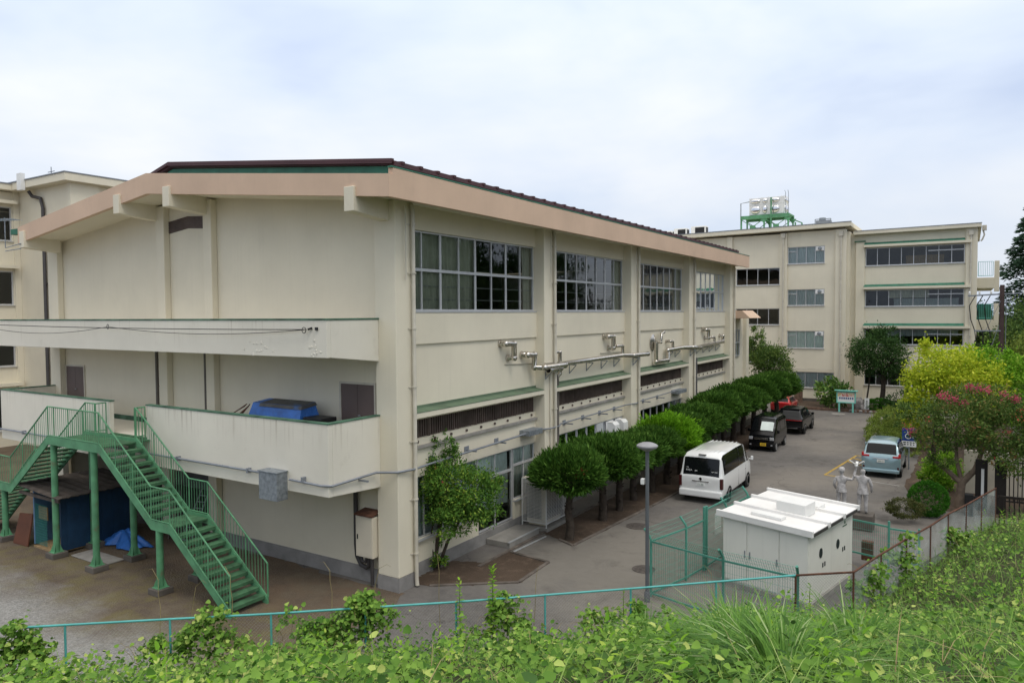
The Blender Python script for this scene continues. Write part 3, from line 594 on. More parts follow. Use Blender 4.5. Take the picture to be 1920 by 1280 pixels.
# roof: fascia, soffit, flashing, ribbed red sheets
Yf, Xf = 14.3, -12.77
q = MB(); q.prism([(Xf, Yf, 11.07), (-23.65, Yf, 12.15), (-32.75, Yf, 11.0), (-32.75, Yf, 11.64), (-23.65, Yf, 12.84), (Xf, Yf, 11.66)][::-1], (0, .16, 0))
q.box(Xf - .16, Xf, Yf + .16, 50.7, 11.07, 11.84); q.box(-32.75, Xf - .16, 50.54, 50.7, 11.2, 11.84)
q.build('fascia', 'peach', HALL)
q = MB(); q.prism([(Xf - .16, Yf + .16, 11.20), (Xf - .16, 50.54, 11.20), (Xw - .2, 50.54, 11.28), (Xw - .2, Yf + .16, 11.28)], (0, 0, .1))
q.add([(Xw - .2, Yf + .16, 11.28), (-23.65, Yf + .16, 12.22), (-23.65, Yw + .1, 12.22), (Xw - .2, Yw + .1, 11.28), (-32.75, Yf + .16, 11.12), (-32.75, Yw + .1, 11.12)], [(0, 1, 2, 3), (1, 4, 5, 2)])
q.build('soffit', 'wall', HALL)
q = MB(); q.box(-13.6, Xf - .16, 15.2, 50.5, 11.7, 11.80); q.prism([(Xf - .16, Yf + .16, 11.62), (-23.65, Yf + .16, 12.80), (-32.75, Yf + .16, 11.6), (-32.75, Yf + .16, 11.5), (-23.65, Yf + .16, 12.7), (Xf - .16, Yf + .16, 11.52)], (0, .9, 0)); q.build('gutter_slab', 'concrete', HALL)
q = MB(); q.box(-13.62, -13.55, 15.36, 50.3, 11.78, 12.10); q.prism([(-13.55, 15.30, 11.75), (-13.55, 15.30, 12.10), (-23.65, 15.30, 13.14), (-26.6, 15.30, 12.40), (-26.6, 15.30, 12.3), (-23.65, 15.30, 12.70)], (0, .06, 0))
q.bar((Xf - .06, Yf + .1, 11.862), (Xf - .06, 50.7, 11.862), .14, .04); q.box(-33.6, -32.752, 14.4, 15.2, 11.40, 11.62)
q.build('flashing', 'green_flash', HALL)
rz = lambda x: 12.10 + (abs(-23.65 + 13.42) - abs(x + 23.65)) * (1.09 / 10.23) if x > -23.65 else 13.19 - (-23.65 - x) * .25
q = MB()
for (x0, x1) in ((-13.42, -23.65), (-23.65, -26.6)):
    q.prism([(x0, 15.2, rz(x0)), (x1, 15.2, rz(x1) if x1 > -24 else 13.19 - 2.95 * .25), (x1, 15.2, (rz(x1) if x1 > -24 else 13.19 - 2.95 * .25) + .09), (x0, 15.2, rz(x0) + .09)], (0, 35.1, 0))
for k in range(44):
    y = 15.55 + k * .795; q.bar((-13.34, y, rz(-13.36) + .105), (-23.62, y, 13.31), .12, .085)
q.bar((-13.40, 15.2, 12.15), (-13.40, 50.3, 12.15), .07, .13)
q.bar((-13.40, 15.17, 12.225), (-23.65, 15.17, 13.315), .10, .09); q.bar((-13.40, 15.12, 12.15), (-23.65, 15.12, 13.24), .05, .04); q.bar((-23.65, 15.17, 13.315), (-26.6, 15.17, 12.58), .10, .10)
q.build('roof', 'red_roof', HALL)
for x in (-14.15, -22.45, -25.4, -32.3):
    hi = 11.45 if x in (-14.15, -32.3) else 12.27
    lo0, lo1 = hi - .66, hi - .50
    MB().prism([(x - .17, 14.22, hi), (x - .17, 14.22, lo0), (x - .17, 15.62, lo0 - .12), (x - .17, 15.62, hi + .1)], (.36, 0, 0)).build('beam', 'wall', HALL, bevel=.015)
# balconies
YB, XB = 13.6, -14.4
q = MB(); t_ = .15
q.box(-33.0, -25.0, YB, YB + t_, 3.12, 5.08); q.box(-22.8, XB, YB, YB + t_, 3.12, 5.08); q.box(-25.0, -22.8, YB, YB + t_, 3.12, 3.97)
q.prism([(XB, YB + t_, 3.12), (XB, Yg - .004, 3.0), (XB, Yg - .004, 5.08), (XB, YB + t_, 5.08)], (-t_, 0, 0)); q.box(-33.0, -32.85, YB + t_, Yg, 3.12, 5.08)
q.box(-32.85, XB - t_, YB + t_, Yw - .022, 3.80, 3.96)
o = q.build('lower_balcony', 'balc', HALL, bevel=.012)
c = MB(); c.box(-33.02, -24.98, YB - .02, YB + t_ + .02, 5.08, 5.115); c.box(-22.82, XB + .02, YB - .02, YB + t_ + .02, 5.08, 5.115); c.box(XB - t_ - .02, XB + .02, YB + t_ + .02, Yg - .004, 5.08, 5.115); c.box(-33.02, -32.83, YB + t_ + .02, Yg, 5.08, 5.115)
c.box(-32.85, XB - t_, Yw - .04, Yw - .022, 3.96, 4.14)
c.build('coping', 'coping', o)
q = MB(); q.box(-33.0, XB, YB, YB + t_, 6.86, 7.87); q.prism([(XB, YB + t_, 6.86), (XB, Yg - .004, 6.66), (XB, Yg - .004, 7.87), (XB, YB + t_, 7.87)], (-t_, 0, 0)); q.box(-33.0, -32.85, YB + t_, Yg, 6.86, 7.87)
q.box(-32.85, XB - t_, YB + t_, Yw - .022, 6.95, 7.10)
o = q.build('upper_balcony', 'balc', HALL, bevel=.012)
c = MB(); c.box(-33.02, XB + .02, YB - .02, YB + t_ + .02, 7.87, 7.915); c.box(XB - t_ - .02, XB + .02, YB + t_ + .02, Yg - .004, 7.87, 7.915); c.build('coping', 'coping', o)
# peeled paint blisters under the cable hook
q = MB()
for _ in range(26):
    x = random.gauss(-14.9, .12) if random.random() < .6 else random.gauss(-17.0, .35); z = 6.88 + abs(random.gauss(0, .22)); q.ball((x, YB - .002, z), (random.uniform(.02, .06), .012, random.uniform(.02, .05)), 7, 4, .2)
q.build('peeling_paint', 'balc', HALL)
# doors and vent on the gable
for (x0, x1, n) in ((-16.16, -14.80, 2), (-32.33, -30.95, 2)):
    q = MB(); q.box(x0 - .06, x0, Yw - .05, Yw - .002, 3.97, 5.93); q.box(x1, x1 + .06, Yw - .05, Yw - .002, 3.97, 5.93); q.box(x0 - .06, x1 + .06, Yw - .05, Yw - .002, 5.93, 5.99); q2 = MB(); m_ = (x0 + x1) / 2
    q2.box(x0, m_ - .006, Yw - .03, Yw - .002, 3.98, 5.93); q2.box(m_ + .006, x1, Yw - .03, Yw - .002, 3.98, 5.93)
    o = q2.build('steel_door', 'door', HALL); q.build('door_frame', 'pipe', o)
    MB().tube([(m_ + .08, Yw - .10, 5.0), (m_ + .18, Yw - .10, 5.0)], .015, 6).bar((m_ + .08, Yw - .10, 5.0), (m_ + .08, Yw - .028, 5.0), .02).build('handle', 'galv', o)
q = MB()
def vz(x): return (11.56 - (x + 23.66) * .073) if x > -23.66 else (11.56 + (x + 23.66) * .11)
for k in range(7):
    d = k * .06
    for (x0, x1) in ((-24.80, -23.66), (-23.66, -22.55)): q.bar((x0, Yw - .02, vz(x0) - d - .02), (x1, Yw - .02, vz(x1) - d - .02), .04, .03)
q.prism([(-24.82, Yw - .012, vz(-24.8) - .43), (-23.66, Yw - .012, 11.13), (-22.55, Yw - .012, vz(-22.55) - .43), (-22.55, Yw - .012, vz(-22.55)), (-23.66, Yw - .012, 11.56), (-24.82, Yw - .012, vz(-24.8))], (0, .01, 0))
q.build('gable_vent', 'louver', HALL)
# bays: upper windows, canopies, louvres, lower windows
for i, (a, c) in enumerate(BAY):
    cols = [k / 8 for k in range(1, 8)]
    if i == 0: cur = [(0.0, .50, 0, .5, 'curtain_gym', .05), (.0, .50, .5, 1, 'curtain_gym', .05), (.50, .535, .5, 1, 'curtain_gym', .03), (.92, 1, 0, 1, 'curtain_gym', .04)]
    else: cur = [(.88, 1, 0, 1, 'curtain_gym', .04), (0, .06, 0, 1, 'curtain_gym', .04)]
    window(HALL, F_, a, c, 8.115, 10.555, cols, [.515], .08, cur, thick=(.25, .5, .75), bars=((.15, 0.0, 1), (.32, 0.0, 1)))
    q = MB(); pbox(q, F_, a, c, 4.92, 5.08, -.40, -.002); o = q.build('canopy', 'wall', HALL, bevel=.01)
    q = MB(); pbox(q, F_, a + .005, c - .005, 5.084, 5.10, -.41, -.02); pbox(q, F_, a + .005, c - .005, 5.10, 5.24, -.025, -.004)
    q.prism([F_(a + .005, 5.10, -.02), F_(a + .005, 5.16, -.03), F_(a + .005, 5.102, -.40)], Vector(F_(c - .005, 5.1, -.02)) - Vector(F_(a + .005, 5.1, -.02)))
    q.build('canopy_sheet', 'green_canopy', o)
    q = MB(); pbox(q, F_, a, c, 4.22, 4.80, .20, .24); n = int((c - a) / .115)
    for k in range(n):
        y = a + .06 + k * .115; pbox(q, F_, y, y + .05, 4.20 if k % 6 == 0 else 4.24, 4.80, .10, .19)
    for y in np.arange(a, c, 1.27): pbox(q, F_, y, y + .05, 4.22, 4.80, .08, .20)
    q.build('louver', 'louver', HALL)
    q = MB()
    for k in range(9): q.lathe([(.045, -.02), (.045, .02), (.03, .025), (.03, .0)], F_(a + .6 + k * .85, 4.13, -.0), 10, 'x')
    q.build('vent_hole', 'louver', HALL)
    z1 = 3.05
    if i == 0:
        window(HALL, F_, a + .02, 20.18, 1.12, z1, [.25, .5, .75], [], .08, [(0, 1, 0, 1, 'curtain_grey', .03)], thick=(.5,), glass='glass_clear')
        window(HALL, F_, 22.52, c - .02, 1.12, z1, [.5], [.66], .08, [(0, 1, 0, 1, 'curtain', .03)], glass='glass_clear')
        o = window(HALL, F_, 20.22, 22.48, .44, z1, [.5], [.70], .08, [(0, .98, .24, 1, 'curtain', .03)], sill=False, glass='glass_clear')
    elif i == 1:
        window(HALL, F_, a + .02, c - .02, 1.12, z1, [k / 8 for k in range(1, 8)], [.64], .08, [(.0, .07, 0, 1, 'curtain', .03), (.11, .74, 0, .62, 'curtain', .03), (.11, .74, .64, 1, 'curtain', .03)], thick=(.25, .5, .75), glass='glass_clear')
    elif i == 2:
        window(HALL, F_, a + .02, c - .02, 1.12, z1, [k / 8 for k in range(1, 8)], [.64], .08, [(.14, .24, 0, 1, 'curtain_grey', .03), (.75, .98, 0, 1, 'curtain_grey', .03)], thick=(.25, .5, .75))
    else:
        window(HALL, F_, a + .02, c - .02, 1.12, z1, [k / 8 for k in range(1, 8)], [.5], .08, [], thick=(.25, .5, .75))
    if i in (1, 3):                                        # kitchen exhaust hoods set into the end panes
        for u in (.80, .93):
            y = a + u * (c - a); q = MB()
            pbox(q, F_, y - .40, y + .40, 2.42, 2.98, .03, .05)
            pr = [F_(y - .26, 2.95, .03), F_(y - .26, 2.95, -.22), F_(y - .26, 2.82, -.36), F_(y - .26, 2.45, -.38), F_(y - .26, 2.42, .03)]
            q.prism(pr, (0, .52, 0)); q.build('exhaust_hood', 'white', HALL, bevel=.04)
# downpipes
for j, (a, c) in enumerate(PIL):
    y = c - .14; x = Xp + .10
    q = MB(); q.tube([(x - .05, y, 11.2), (x, y, 11.0), (x, y, .25), (x + .02, y, .05)], .062, 10); q.tube([(x, y - .32, 11.1), (x, y - .32, 9.0)], .02, 6)
    for z in (10.6, 9.2, 7.6, 5.9, 4.3, 2.6, 1.0): q.lathe([(.085, -.02), (.085, .02)], (x, y, z), 10); q.bar((x - .1, y - .16, z), (x, y, z), .02)
    q.build('downpipe', 'pipe', HALL, smooth=50)
for x, y in ((-25.55, 15.75), (-22.62, 15.75)):
    q = MB(); q.tube([(x, y - .06, 6.95), (x, y - .06, 3.98)], .06, 8)
    for z in (6.4, 5.4, 4.5): q.bar((x - .09, y - .05, z), (x + .09, y - .05, z), .03)
    q.build('downpipe', 'pipe_brown', HALL, smooth=50)
q = MB(); q.tube([(-14.0, 25.52, 5.55), (-14.0, 25.52, .5), (-13.95, 25.3, .3), (-13.4, 24.9, .22), (-13.2, 24.3, .22)], .10, 10); q.build('downpipe', 'pipe_brown', HALL, smooth=50)
q = MB(); q.tube([(-14.0, 41.99, 5.7), (-13.62, 41.99, 5.3), (-13.62, 41.99, .3)], .07, 8); q.build('downpipe', 'pipe_dark', HALL, smooth=50)
# bright steel ducts
def duct(path, r=.12, name='duct'):
    q = MB(); q.tube(path, r, 12)
    for p in path[1:-1]: q.ball(p, r * 1.06, 12, 8)
    for p, n in ((path[0], path[1]), (path[-1], path[-2])):
        d = (Vector(n) - Vector(p)).normalized(); q.tube([Vector(p), Vector(p) + d * .05], r * 1.16, 12)
    return q.build(name, 'steel', HALL, smooth=60)
xd, xo = -13.90, -13.52
def loopc(y): duct([(Xw, y, 6.95), (xd, y, 6.95), (xd, y + .55, 6.93), (xd, y + .55, 6.42), (Xw, y + .5, 6.42)], .115)
loopc(21.6); loopc(30.25); loopc(44.7)
duct([(Xw, 23.05, 6.48), (xd, 23.1, 6.48), (xd, 23.6, 6.46), (xd, 23.6, 5.98), (xo, 23.72, 5.98), (xo, 25.35, 5.98)])
duct([(xo, 24.0, 5.86), (xo, 25.0, 5.86), (xd + .1, 25.3, 5.99), (xd, 31.9, 6.02), (xo, 32.3, 6.0), (xo, 34.1, 5.98)], .105)
duct([(Xw, 25.25, 6.48), (xd, 25.3, 6.48), (xd, 25.62, 6.46), (xd, 25.62, 5.6), (-14.0, 25.52, 5.4)], .08)
duct([(Xw, 31.2, 6.48), (xd, 31.25, 6.48), (xd, 31.85, 6.46), (xd, 31.85, 6.02)], .08)
duct([(Xw, 33.6, 6.5), (xd, 33.6, 6.4), (xd, 33.6, 5.95)], .07)
duct([(Xw, 36.9, 6.45), (xd, 36.9, 6.45), (xd, 37.0, 6.9), (xd, 37.35, 7.0)], .08)
duct([(xd, 36.2, 6.5), (xd, 36.2, 5.45), (xd, 37.95, 5.43), (xd, 37.95, 5.98), (xd, 40.4, 6.02), (xo, 41.0, 6.02), (xo, 42.4, 5.93), (xd, 43.2, 5.92), (xd, 48.4, 6.07), (xd, 48.4, 6.45), (Xw, 48.4, 6.47)])
duct([(Xw, 38.3, 6.45), (xd, 38.3, 6.45), (xd, 38.75, 6.43), (xd, 38.75, 6.02)], .08)
duct([(Xw, 45.9, 6.45), (xd, 45.95, 6.45), (xd, 46.5, 6.43), (xd, 46.5, 6.05)], .08)
MB().lathe([(.42, 0), (.44, .04), (.34, .10), (.10, .14)], (Xw + .001, 36.35, 6.45), 24, 'x').build('vent_cover', 'steel', HALL, smooth=40)
for y in (25.6, 26.9, 28.5, 30.0, 31.4, 38.6, 39.8, 43.6, 44.9, 46.2, 47.6): q = MB(); bracket_tri(q, F_, y, 5.86, -.34, -.01, .36); q.build('duct_bracket', 'galv', HALL)
for y in (24.15, 32.7, 41.2): q = MB(); bracket_tri(q, PX(Xp), y, 5.86, -.34, -.01, .36); q.build('duct_bracket', 'galv', HALL)
for pp_ in ([(Xw + .03, 21.9, 6.2), (Xw + .03, 24.0, 6.1)], [(Xp + .03, 24.1, 6.12), (Xp + .03, 24.9, 6.1)], [(Xw + .03, 29.9, 6.2), (Xw + .03, 32.5, 6.15)], [(Xp + .04, 24.45, 5.7), (Xp + .04, 24.45, .5)]): MB().tube(pp_, .022, 6).build('thin_pipe', 'pipe', HALL)
# conduit round the corner, with its boxes
q = MB(); q.tube([(-33.0, 13.52, 3.53), (-16.80, 13.52, 3.53)], .035, 8).tube([(-15.85, 13.52, 3.47), (-14.6, 13.52, 3.44), (-14.32, 13.62, 3.44), (-14.28, 15.3, 3.5), (-13.70, 15.55, 3.52), (-13.62, 16.2, 3.5), (-13.86, 17.2, 3.45), (-13.86, 22.9, 3.56)], .035, 8)
q.tube([(-13.86, 23.85, 3.58), (-13.62, 24.3, 3.58), (-13.62, 25.0, 3.58), (-13.86, 25.6, 3.58), (-13.86, 32.2, 3.62), (-13.65, 33.0, 3.62), (-13.86, 33.8, 3.62), (-13.86, 39.2, 3.66)], .03, 8)
for x in (-31, -28.5, -26, -21, -17.6, -15.3): q.box(x - .03, x + .03, 13.46, 13.60, 3.46, 3.60)
q.build('conduit', 'galv_dull', HALL, smooth=50)
q = MB(); q.box(-16.77, -16.02, 13.22, 13.598, 2.88, 3.66).box(-16.80, -15.99, 13.19, 13.598, 3.66, 3.69); q.build('junction_box', 'galv', HALL, bevel=.008)
for y in (17.6, 19.5, 21.3, 26.4, 28.1, 29.8, 31.4, 35.0, 37.0): q = MB(); q.box(Xw + .002, Xw + .42, y, y + .05, 3.44, 3.49).box(Xw + .002, Xw + .02, y - .1, y + .15, 3.40, 3.60).build('conduit_bracket', 'galv_dull', HALL)
q = MB(); q.box(-14.398, -14.05, 14.7, 14.75, 3.36, 3.41); q.build('conduit_bracket', 'galv_dull', HALL)
for (y0, y1) in ((22.9, 23.9), (39.2, 40.6)): MB().box(Xw + .002, -13.72, y0, y1, 3.46, 3.66).build('tray_box', 'galv', HALL, bevel=.006)
# electric cabinet by the corner pillar
q = MB(); q.box(-15.24, -14.575, 15.42, Yw - .003, .90, 2.10); o = q.build('electric_cabinet', 'ivory', HALL, bevel=.01)
q = MB(); q.prism([(-15.27, 15.38, 2.12), (-15.27, Yw - .003, 2.20), (-15.27, Yw - .003, 2.24), (-15.27, 15.38, 2.16)], (.70, 0, 0)); q.build('cabinet_roof', 'rust', o)
MB().box(-15.17, -15.14, 15.395, 15.42, 1.42, 1.56).build('handle', 'black', o)
MB().box(-14.95, -14.92, 15.41, 15.42, 1.98, 2.0).box(-15.20, -14.61, 15.412, 15.42, .95, 2.05).build('cabinet_door', 'ivory', o)
q = MB(); q.tube([(-15.55, 15.75, 3.1), (-15.55, 15.75, 1.1), (-15.5, 15.74, .75), (-15.3, 15.7, .52), (-15.05, 15.66, .50), (-14.9, 15.62, .62), (-14.86, 15.6, .9)], .07, 9).tube([(-15.16, 15.55, .9), (-15.12, 15.55, .72), (-14.98, 15.55, .70), (-14.92, 15.55, .9)], .045, 8).tube([(-14.72, 15.55, .9), (-14.72, 15.55, .08)], .055, 8); q.box(-15.55, -15.2, 15.70, 15.80, 1.55, 1.80)
q.build('cable_pipe', 'pipe_dark', o, smooth=50)
# far end: entrance hood, side wall
q = MB(); q.box(-14.9, -13.2, 50.9, 54.2, 7.6, 7.63); q.prism([(-13.3, 50.9, 8.15), (-12.75, 50.9, 7.62), (-12.75, 54.0, 7.62), (-13.3, 53.8, 8.15)], (-1.2, 0, 0)); q.build('entrance_hood', 'peach', HALL)
q = MB(); q.box(-20, Xw - .1, 50.42, 56.0, 0, 7.6); q.box(Xw - .1, Xw + .15, 54.9, 55.6, 0, 7.6); o = q.build('rear_wing', 'wall', HALL)
window(HALL, PX(Xw - .1), 52.2, 53.6, 4.9, 6.8, [.5], [.5], -.08, [], sill=True)
# ------------------------------------------------------------------ green stair
ST = thing('outdoor_staircase', (-24.3, 12.6, 0), 'green steel outdoor staircase with two flights rising to the lower balcony', 'staircase')
Y0, Y1 = 11.92, 13.12
PATH_R = [(-16.38, 0.05), (-19.0, 2.02), (-19.9, 2.02), (-22.6, 3.97)]           # (x, z) of the right-hand walking line
PATH = PATH_R + [(-25.7, 3.97)] + [(-48.3 - x, z) for x, z in PATH_R[::-1]][1:]
def offs(pts, dz): return [(x, z + dz) for x, z in pts]
def strip(pts, y, th, h, dz):
    q = MB()
    for (xa, za), (xb, zb) in zip(pts[:-1], pts[1:]):
        q.prism([(xa, y, za + dz), (xb, y, zb + dz), (xb, y, zb + dz - h), (xa, y, za + dz - h)], (0, th, 0))
    return q
full = PATH_R + [(-25.7, 3.97)] + [(-28.4, 2.02), (-29.3, 2.02), (-31.9, .05)]
for y in (Y0, Y1):
    q = strip(full, y, .05, .27, .10); q.build('stringer', 'stair', ST)
def tread_run(xa, za, xb, zb, n):
    for k in range(1, n):
        t_ = k / n; x = xa + (xb - xa) * t_; z = za + (zb - za) * t_; mb = MB(); mb.box(x - .15, x + .15, Y0 + .05, Y1, z - .03, z)
        s = 1 if xb < xa else -1; mb.box(x + s * .13, x + s * .15, Y0 + .05, Y1, z - .09, z - .03); mb.build('tread', 'tread', ST)
tread_run(-16.38, .05, -19.0, 2.02, 11); tread_run(-19.9, 2.02, -22.6, 3.97, 11); tread_run(-31.9, .05, -29.3, 2.02, 11); tread_run(-28.4, 2.02, -25.7, 3.97, 11)
MB().box(-25.7, -22.6, Y0 + .05, 13.59, 3.93, 3.97).box(-25.0, -22.8, 13.59, 13.75, 3.972, 3.99).build('landing', 'tread', ST); MB().box(-19.95, -18.98, Y0 + .05, Y1, 1.98, 2.02).build('landing', 'tread', ST); MB().box(-29.35, -28.35, Y0 + .05, Y1, 1.98, 2.02).build('landing', 'tread', ST)
def railing(pts, y, skip=(), base=.13, top=1.08):
    q = MB(); r = .024
    tp = [(x, y, z + top) for x, z in pts]; bp = [(x, y, z + base) for x, z in pts]
    q.tube(tp, r, 8); q.tube(bp, r * .8, 8)
    q.tube([bp[0], tp[0]], r, 8); q.tube([bp[-1], tp[-1]], r, 8)
    for (xa, za), (xb, zb) in zip(pts[:-1], pts[1:]):
        n = max(1, int(abs(xb - xa) / .125))
        for k in range(1, n + 1):
            t_ = k / n; x, z = xa + (xb - xa) * t_, za + (zb - za) * t_; q.tube([(x, y, z + base), (x, y, z + top)], .020 if k == n or k % 7 == 0 else .0085, 5, False)
    return q.build('railing', 'stair', ST)
railing(full, Y0 + .02)
railing([(-16.38, .05), (-19.0, 2.02), (-19.9, 2.02), (-22.3, 3.75), (-22.65, 3.97)], Y1 + .03)
railing([(-31.9, .05), (-29.3, 2.02), (-28.4, 2.02), (-25.7, 3.97), (-25.1, 3.97)], Y1 + .03)
for x in (-25.05, -22.72):
    q = MB()
    for y in (13.15, 13.5): q.tube([(x, y, 3.97), (x, y, 5.05)], .02, 6)
    q.tube([(x, 13.15, 5.05), (x, 13.5, 5.05)], .022, 6).tube([(x, 13.15, 4.12), (x, 13.5, 4.12)], .018, 6)
    for k in range(1, 3): q.tube([(x, 13.15 + k * .12, 4.12), (x, 13.15 + k * .12, 5.05)], .009, 5)
    q.build('railing', 'stair', ST)
for (x, y, zt) in ((-25.62, 12.06, 3.85), (-23.15, 12.06, 3.85), (-25.62, 13.28, 3.85), (-23.15, 13.28, 3.85), (-19.65, 12.02, 1.9), (-29.2, 12.06, 1.9), (-19.65, 13.28, 1.9), (-29.2, 13.28, 1.9)):
    q = MB(); q.tube([(x, y, .2), (x, y, zt)], .10, 14); q.box(x - .17, x + .17, y - .17, y + .17, .185, .20)
    for a in range(4):
        dx, dy = math.cos(a * math.pi / 2 + .78), math.sin(a * math.pi / 2 + .78); q.prism([(x + dx * .09, y + dy * .09, .2), (x + dx * .2, y + dy * .2, .2), (x + dx * .10, y + dy * .10, .46)], (dy * .012, -dx * .012, 0))
    o = q.build('column', 'stair', ST, smooth=40)
    MB().box(x - .25, x + .25, y - .25, y + .25, 0, .185).build('footing', 'concrete_dk', o, bevel=.02)

# ------------------------------------------------------------------ things under the stair and on the balcony
SH = thing('storage_shed', (-26.2, 12.9, 0), 'small blue panelled storage shed with a weathered lean-to roof under the stair landing', 'shed')
q = MB(); q.box(-27.5, -27.42, 12.22, 14.6, .10, 2.0); q.box(-27.42, -25.75, 14.52, 14.6, .10, 2.0); q.build('wall', 'pale_blue', SH)
q = MB()
for k in range(12): q.box(-25.75 + .012 * (k % 2), -25.70 + .012 * (k % 2), 12.25 + k * .195, 12.25 + (k + 1) * .195, .12, 1.95)
q.build('wall', 'navy', SH)
MB().box(-27.5, -25.72, 12.2, 12.34, .0, .06).box(-27.42, -25.75, 12.34, 14.5, .06, .12).build('floor', 'ply', SH)
q = MB()
for k in range(15): q.box(-27.42 + k * .055, -27.412 + k * .055, 12.235, 12.243, .12, 1.55)
for z in np.arange(.15, 1.56, .09): q.box(-27.42, -26.6, 12.245, 12.253, z, z + .008)
q.build('netting', 'net', SH)
MB().box(-27.3, -26.7, 12.30, 12.33, 1.0, 1.45).build('board', 'ply', SH)
q = MB(); n = 20
for k in range(n): y0 = 11.95 + k * .15; q.prism([(-28.1, y0, 2.16 + .02 * (k % 2)), (-25.2, y0, 1.98 + .02 * (k % 2)), (-25.2, y0 + .15, 2.0 + .02 * ((k + 1) % 2)), (-28.1, y0 + .15, 2.18 + .02 * ((k + 1) % 2))], (0, 0, .03))
q.box(-28.0, -25.3, 12.0, 12.06, 1.86, 1.96); q.build('roof', 'corr', SH)
q = MB().prism([(-28.55, 12.0, .02), (-27.62, 12.05, .02), (-27.62, 12.25, 1.12), (-28.45, 12.2, 1.05)], (0, .04, 0)); tag(q.build('leaning_board', 'brown_board'), 'dark brown board leaning beside the blue shed', 'board')
MB_ = MB(); MB_.box(-25.3, -23.35, 12.35, 13.05, .012, .05); tag(MB_.build('concrete_slab', 'concrete', bevel=.01), 'flat pale concrete slab lying between two green stair columns', 'slab')
def ladder(p0, p1, wd, mat, label):
    a, c = Vector(p0), Vector(p1); s = Vector(wd); q = MB(); q.bar(a, c, .04).bar(a + s, c + s * .8, .04)
    for k in range(1, 9): t_ = k / 9; q.bar(a.lerp(c, t_), (a + s).lerp(c + s * .8, t_), .03)
    return tag(q.build('ladder', mat), label, 'ladder', 'ladders leaning under the balcony')
ladder((-24.3, 15.2, 0), (-24.5, 15.84, 3.0), (.45, 0, 0), 'pipe_brown', 'tall dull ladder leaning on the wall behind the shed')
ladder((-23.2, 14.9, 0), (-22.85, 15.6, 1.9), (.4, .1, 0), 'galv', 'short grey ladder leaning right of the heaped blue sheet')
def cloth_heap(name, cx, cy, rx, ry, h, mat, seed):
    r = np.random.default_rng(seed); n = 46; xs = np.linspace(-1, 1, n); X, Y = np.meshgrid(xs, xs); R = np.sqrt(X ** 2 + Y ** 2)
    Z = np.clip(1 - R ** 1.6, 0, 1) * h
    for k in range(9):
        a, f, p = r.random() * 6.3, r.uniform(3, 9), r.random() * 6; Z += .05 * np.abs(np.sin((X * math.cos(a) + Y * math.sin(a)) * f + p)) * np.clip(1.15 - R, 0, 1)
    ang = np.arctan2(Y, X); rim = 1 - .18 * np.sin(ang * 5 + seed) - .1 * np.sin(ang * 11)
    V = np.stack([cx + X * rx * rim, cy + Y * ry * rim, Z + .015], -1).reshape(-1, 3)
    i = (np.arange(n - 1)[:, None] * n + np.arange(n - 1)[None]).ravel(); F = np.stack([i, i + 1, i + n + 1, i + n], 1)
    keep = (R.reshape(-1)[F].min(1) < 1.0); return V, F[keep]
V, F = cloth_heap('t', -25.0, 14.05, 1.05, .5, .20, 'blue_sheet', 3)
tag(np_mesh('tarpaulin', V, F, 'blue_sheet', smooth=True), 'crumpled bright blue tarpaulin heaped on the ground behind the stair columns', 'tarpaulin')
# covered pile on the balcony
q = MB(); T = [(-18.9, 14.75, 5.30), (-16.7, 14.75, 5.30), (-16.75, 15.3, 5.38), (-18.8, 15.3, 5.38)]; Bq = [(-19.2, 14.35, 3.98), (-16.55, 14.3, 3.98), (-16.35, 15.5, 3.98), (-19.3, 15.5, 3.98)]
n = 24; ring = []
def rect(P, n):
    o = []
    for i in range(4):
        a, c = Vector(P[i]), Vector(P[(i + 1) % 4])
        for k in range(n): o.append(a.lerp(c, k / n))
    return o
rt, rb_ = rect(T, n), rect(Bq, n); vs = []; fs = []
for j in range(7):
    t_ = j / 6
    for k, (p, r_) in enumerate(zip(rt, rb_)):
        v = p.lerp(r_, t_ ** .9); d = Vector((v.x + 17.8, v.y - 14.9, 0)).normalized(); v = v + d * (.035 * t_ * math.sin(k * 1.7 + j * .3) + .02 * t_ * math.sin(k * .6)); vs.append(v)
m_ = 4 * n
for j in range(6):
    for k in range(m_): fs.append((j * m_ + k, j * m_ + (k + 1) % m_, (j + 1) * m_ + (k + 1) % m_, (j + 1) * m_ + k))
fs.append(tuple(range(m_)))
q = MB(); q.add(vs, fs); o = tag(q.build('tarpaulin', 'blue_sheet', smooth=60), 'blue and grey tarpaulin draped over a long pile on the balcony', 'tarpaulin')
q = MB(); q.add([Vector(p) + Vector((0, 0, .006)) for p in T], [(0, 1, 2, 3)]); q.add([Vector(p) + Vector(((p[0] + 17.8) * .012, -.012 if p[1] < 15 else .012, .0)) for p in T] + [Vector(T[i]).lerp(Vector(Bq[i]), .07) + Vector(((T[i][0] + 17.8) * .03, -.035 if T[i][1] < 15 else .035, 0)) for i in range(4)], [(0, 1, 5, 4), (1, 2, 6, 5), (3, 0, 4, 7)])
q.v = [(max(x, -18.55), y, z) for x, y, z in q.v]; q.build('faded_patch', 'tarp_grey', o)
tag(MB().box(-16.5, -15.72, 14.6, 15.2, 3.97, 5.02).build('crate', 'black', bevel=.02), 'black box beside the tarpaulin covered pile on the balcony', 'box')
q = MB()
for k in range(6): q.bar((-20.1 + k * .1, 14.6 + .05 * k, 4.75 + .05 * (k % 3)), (-19.5 + .05 * k, 14.9, 5.12 + .04 * (k % 3)), .025)
tag(q.build('timber_pile', 'rust'), 'thin rusty rods and sticks piled left of the covered balcony pile', 'scrap pile')

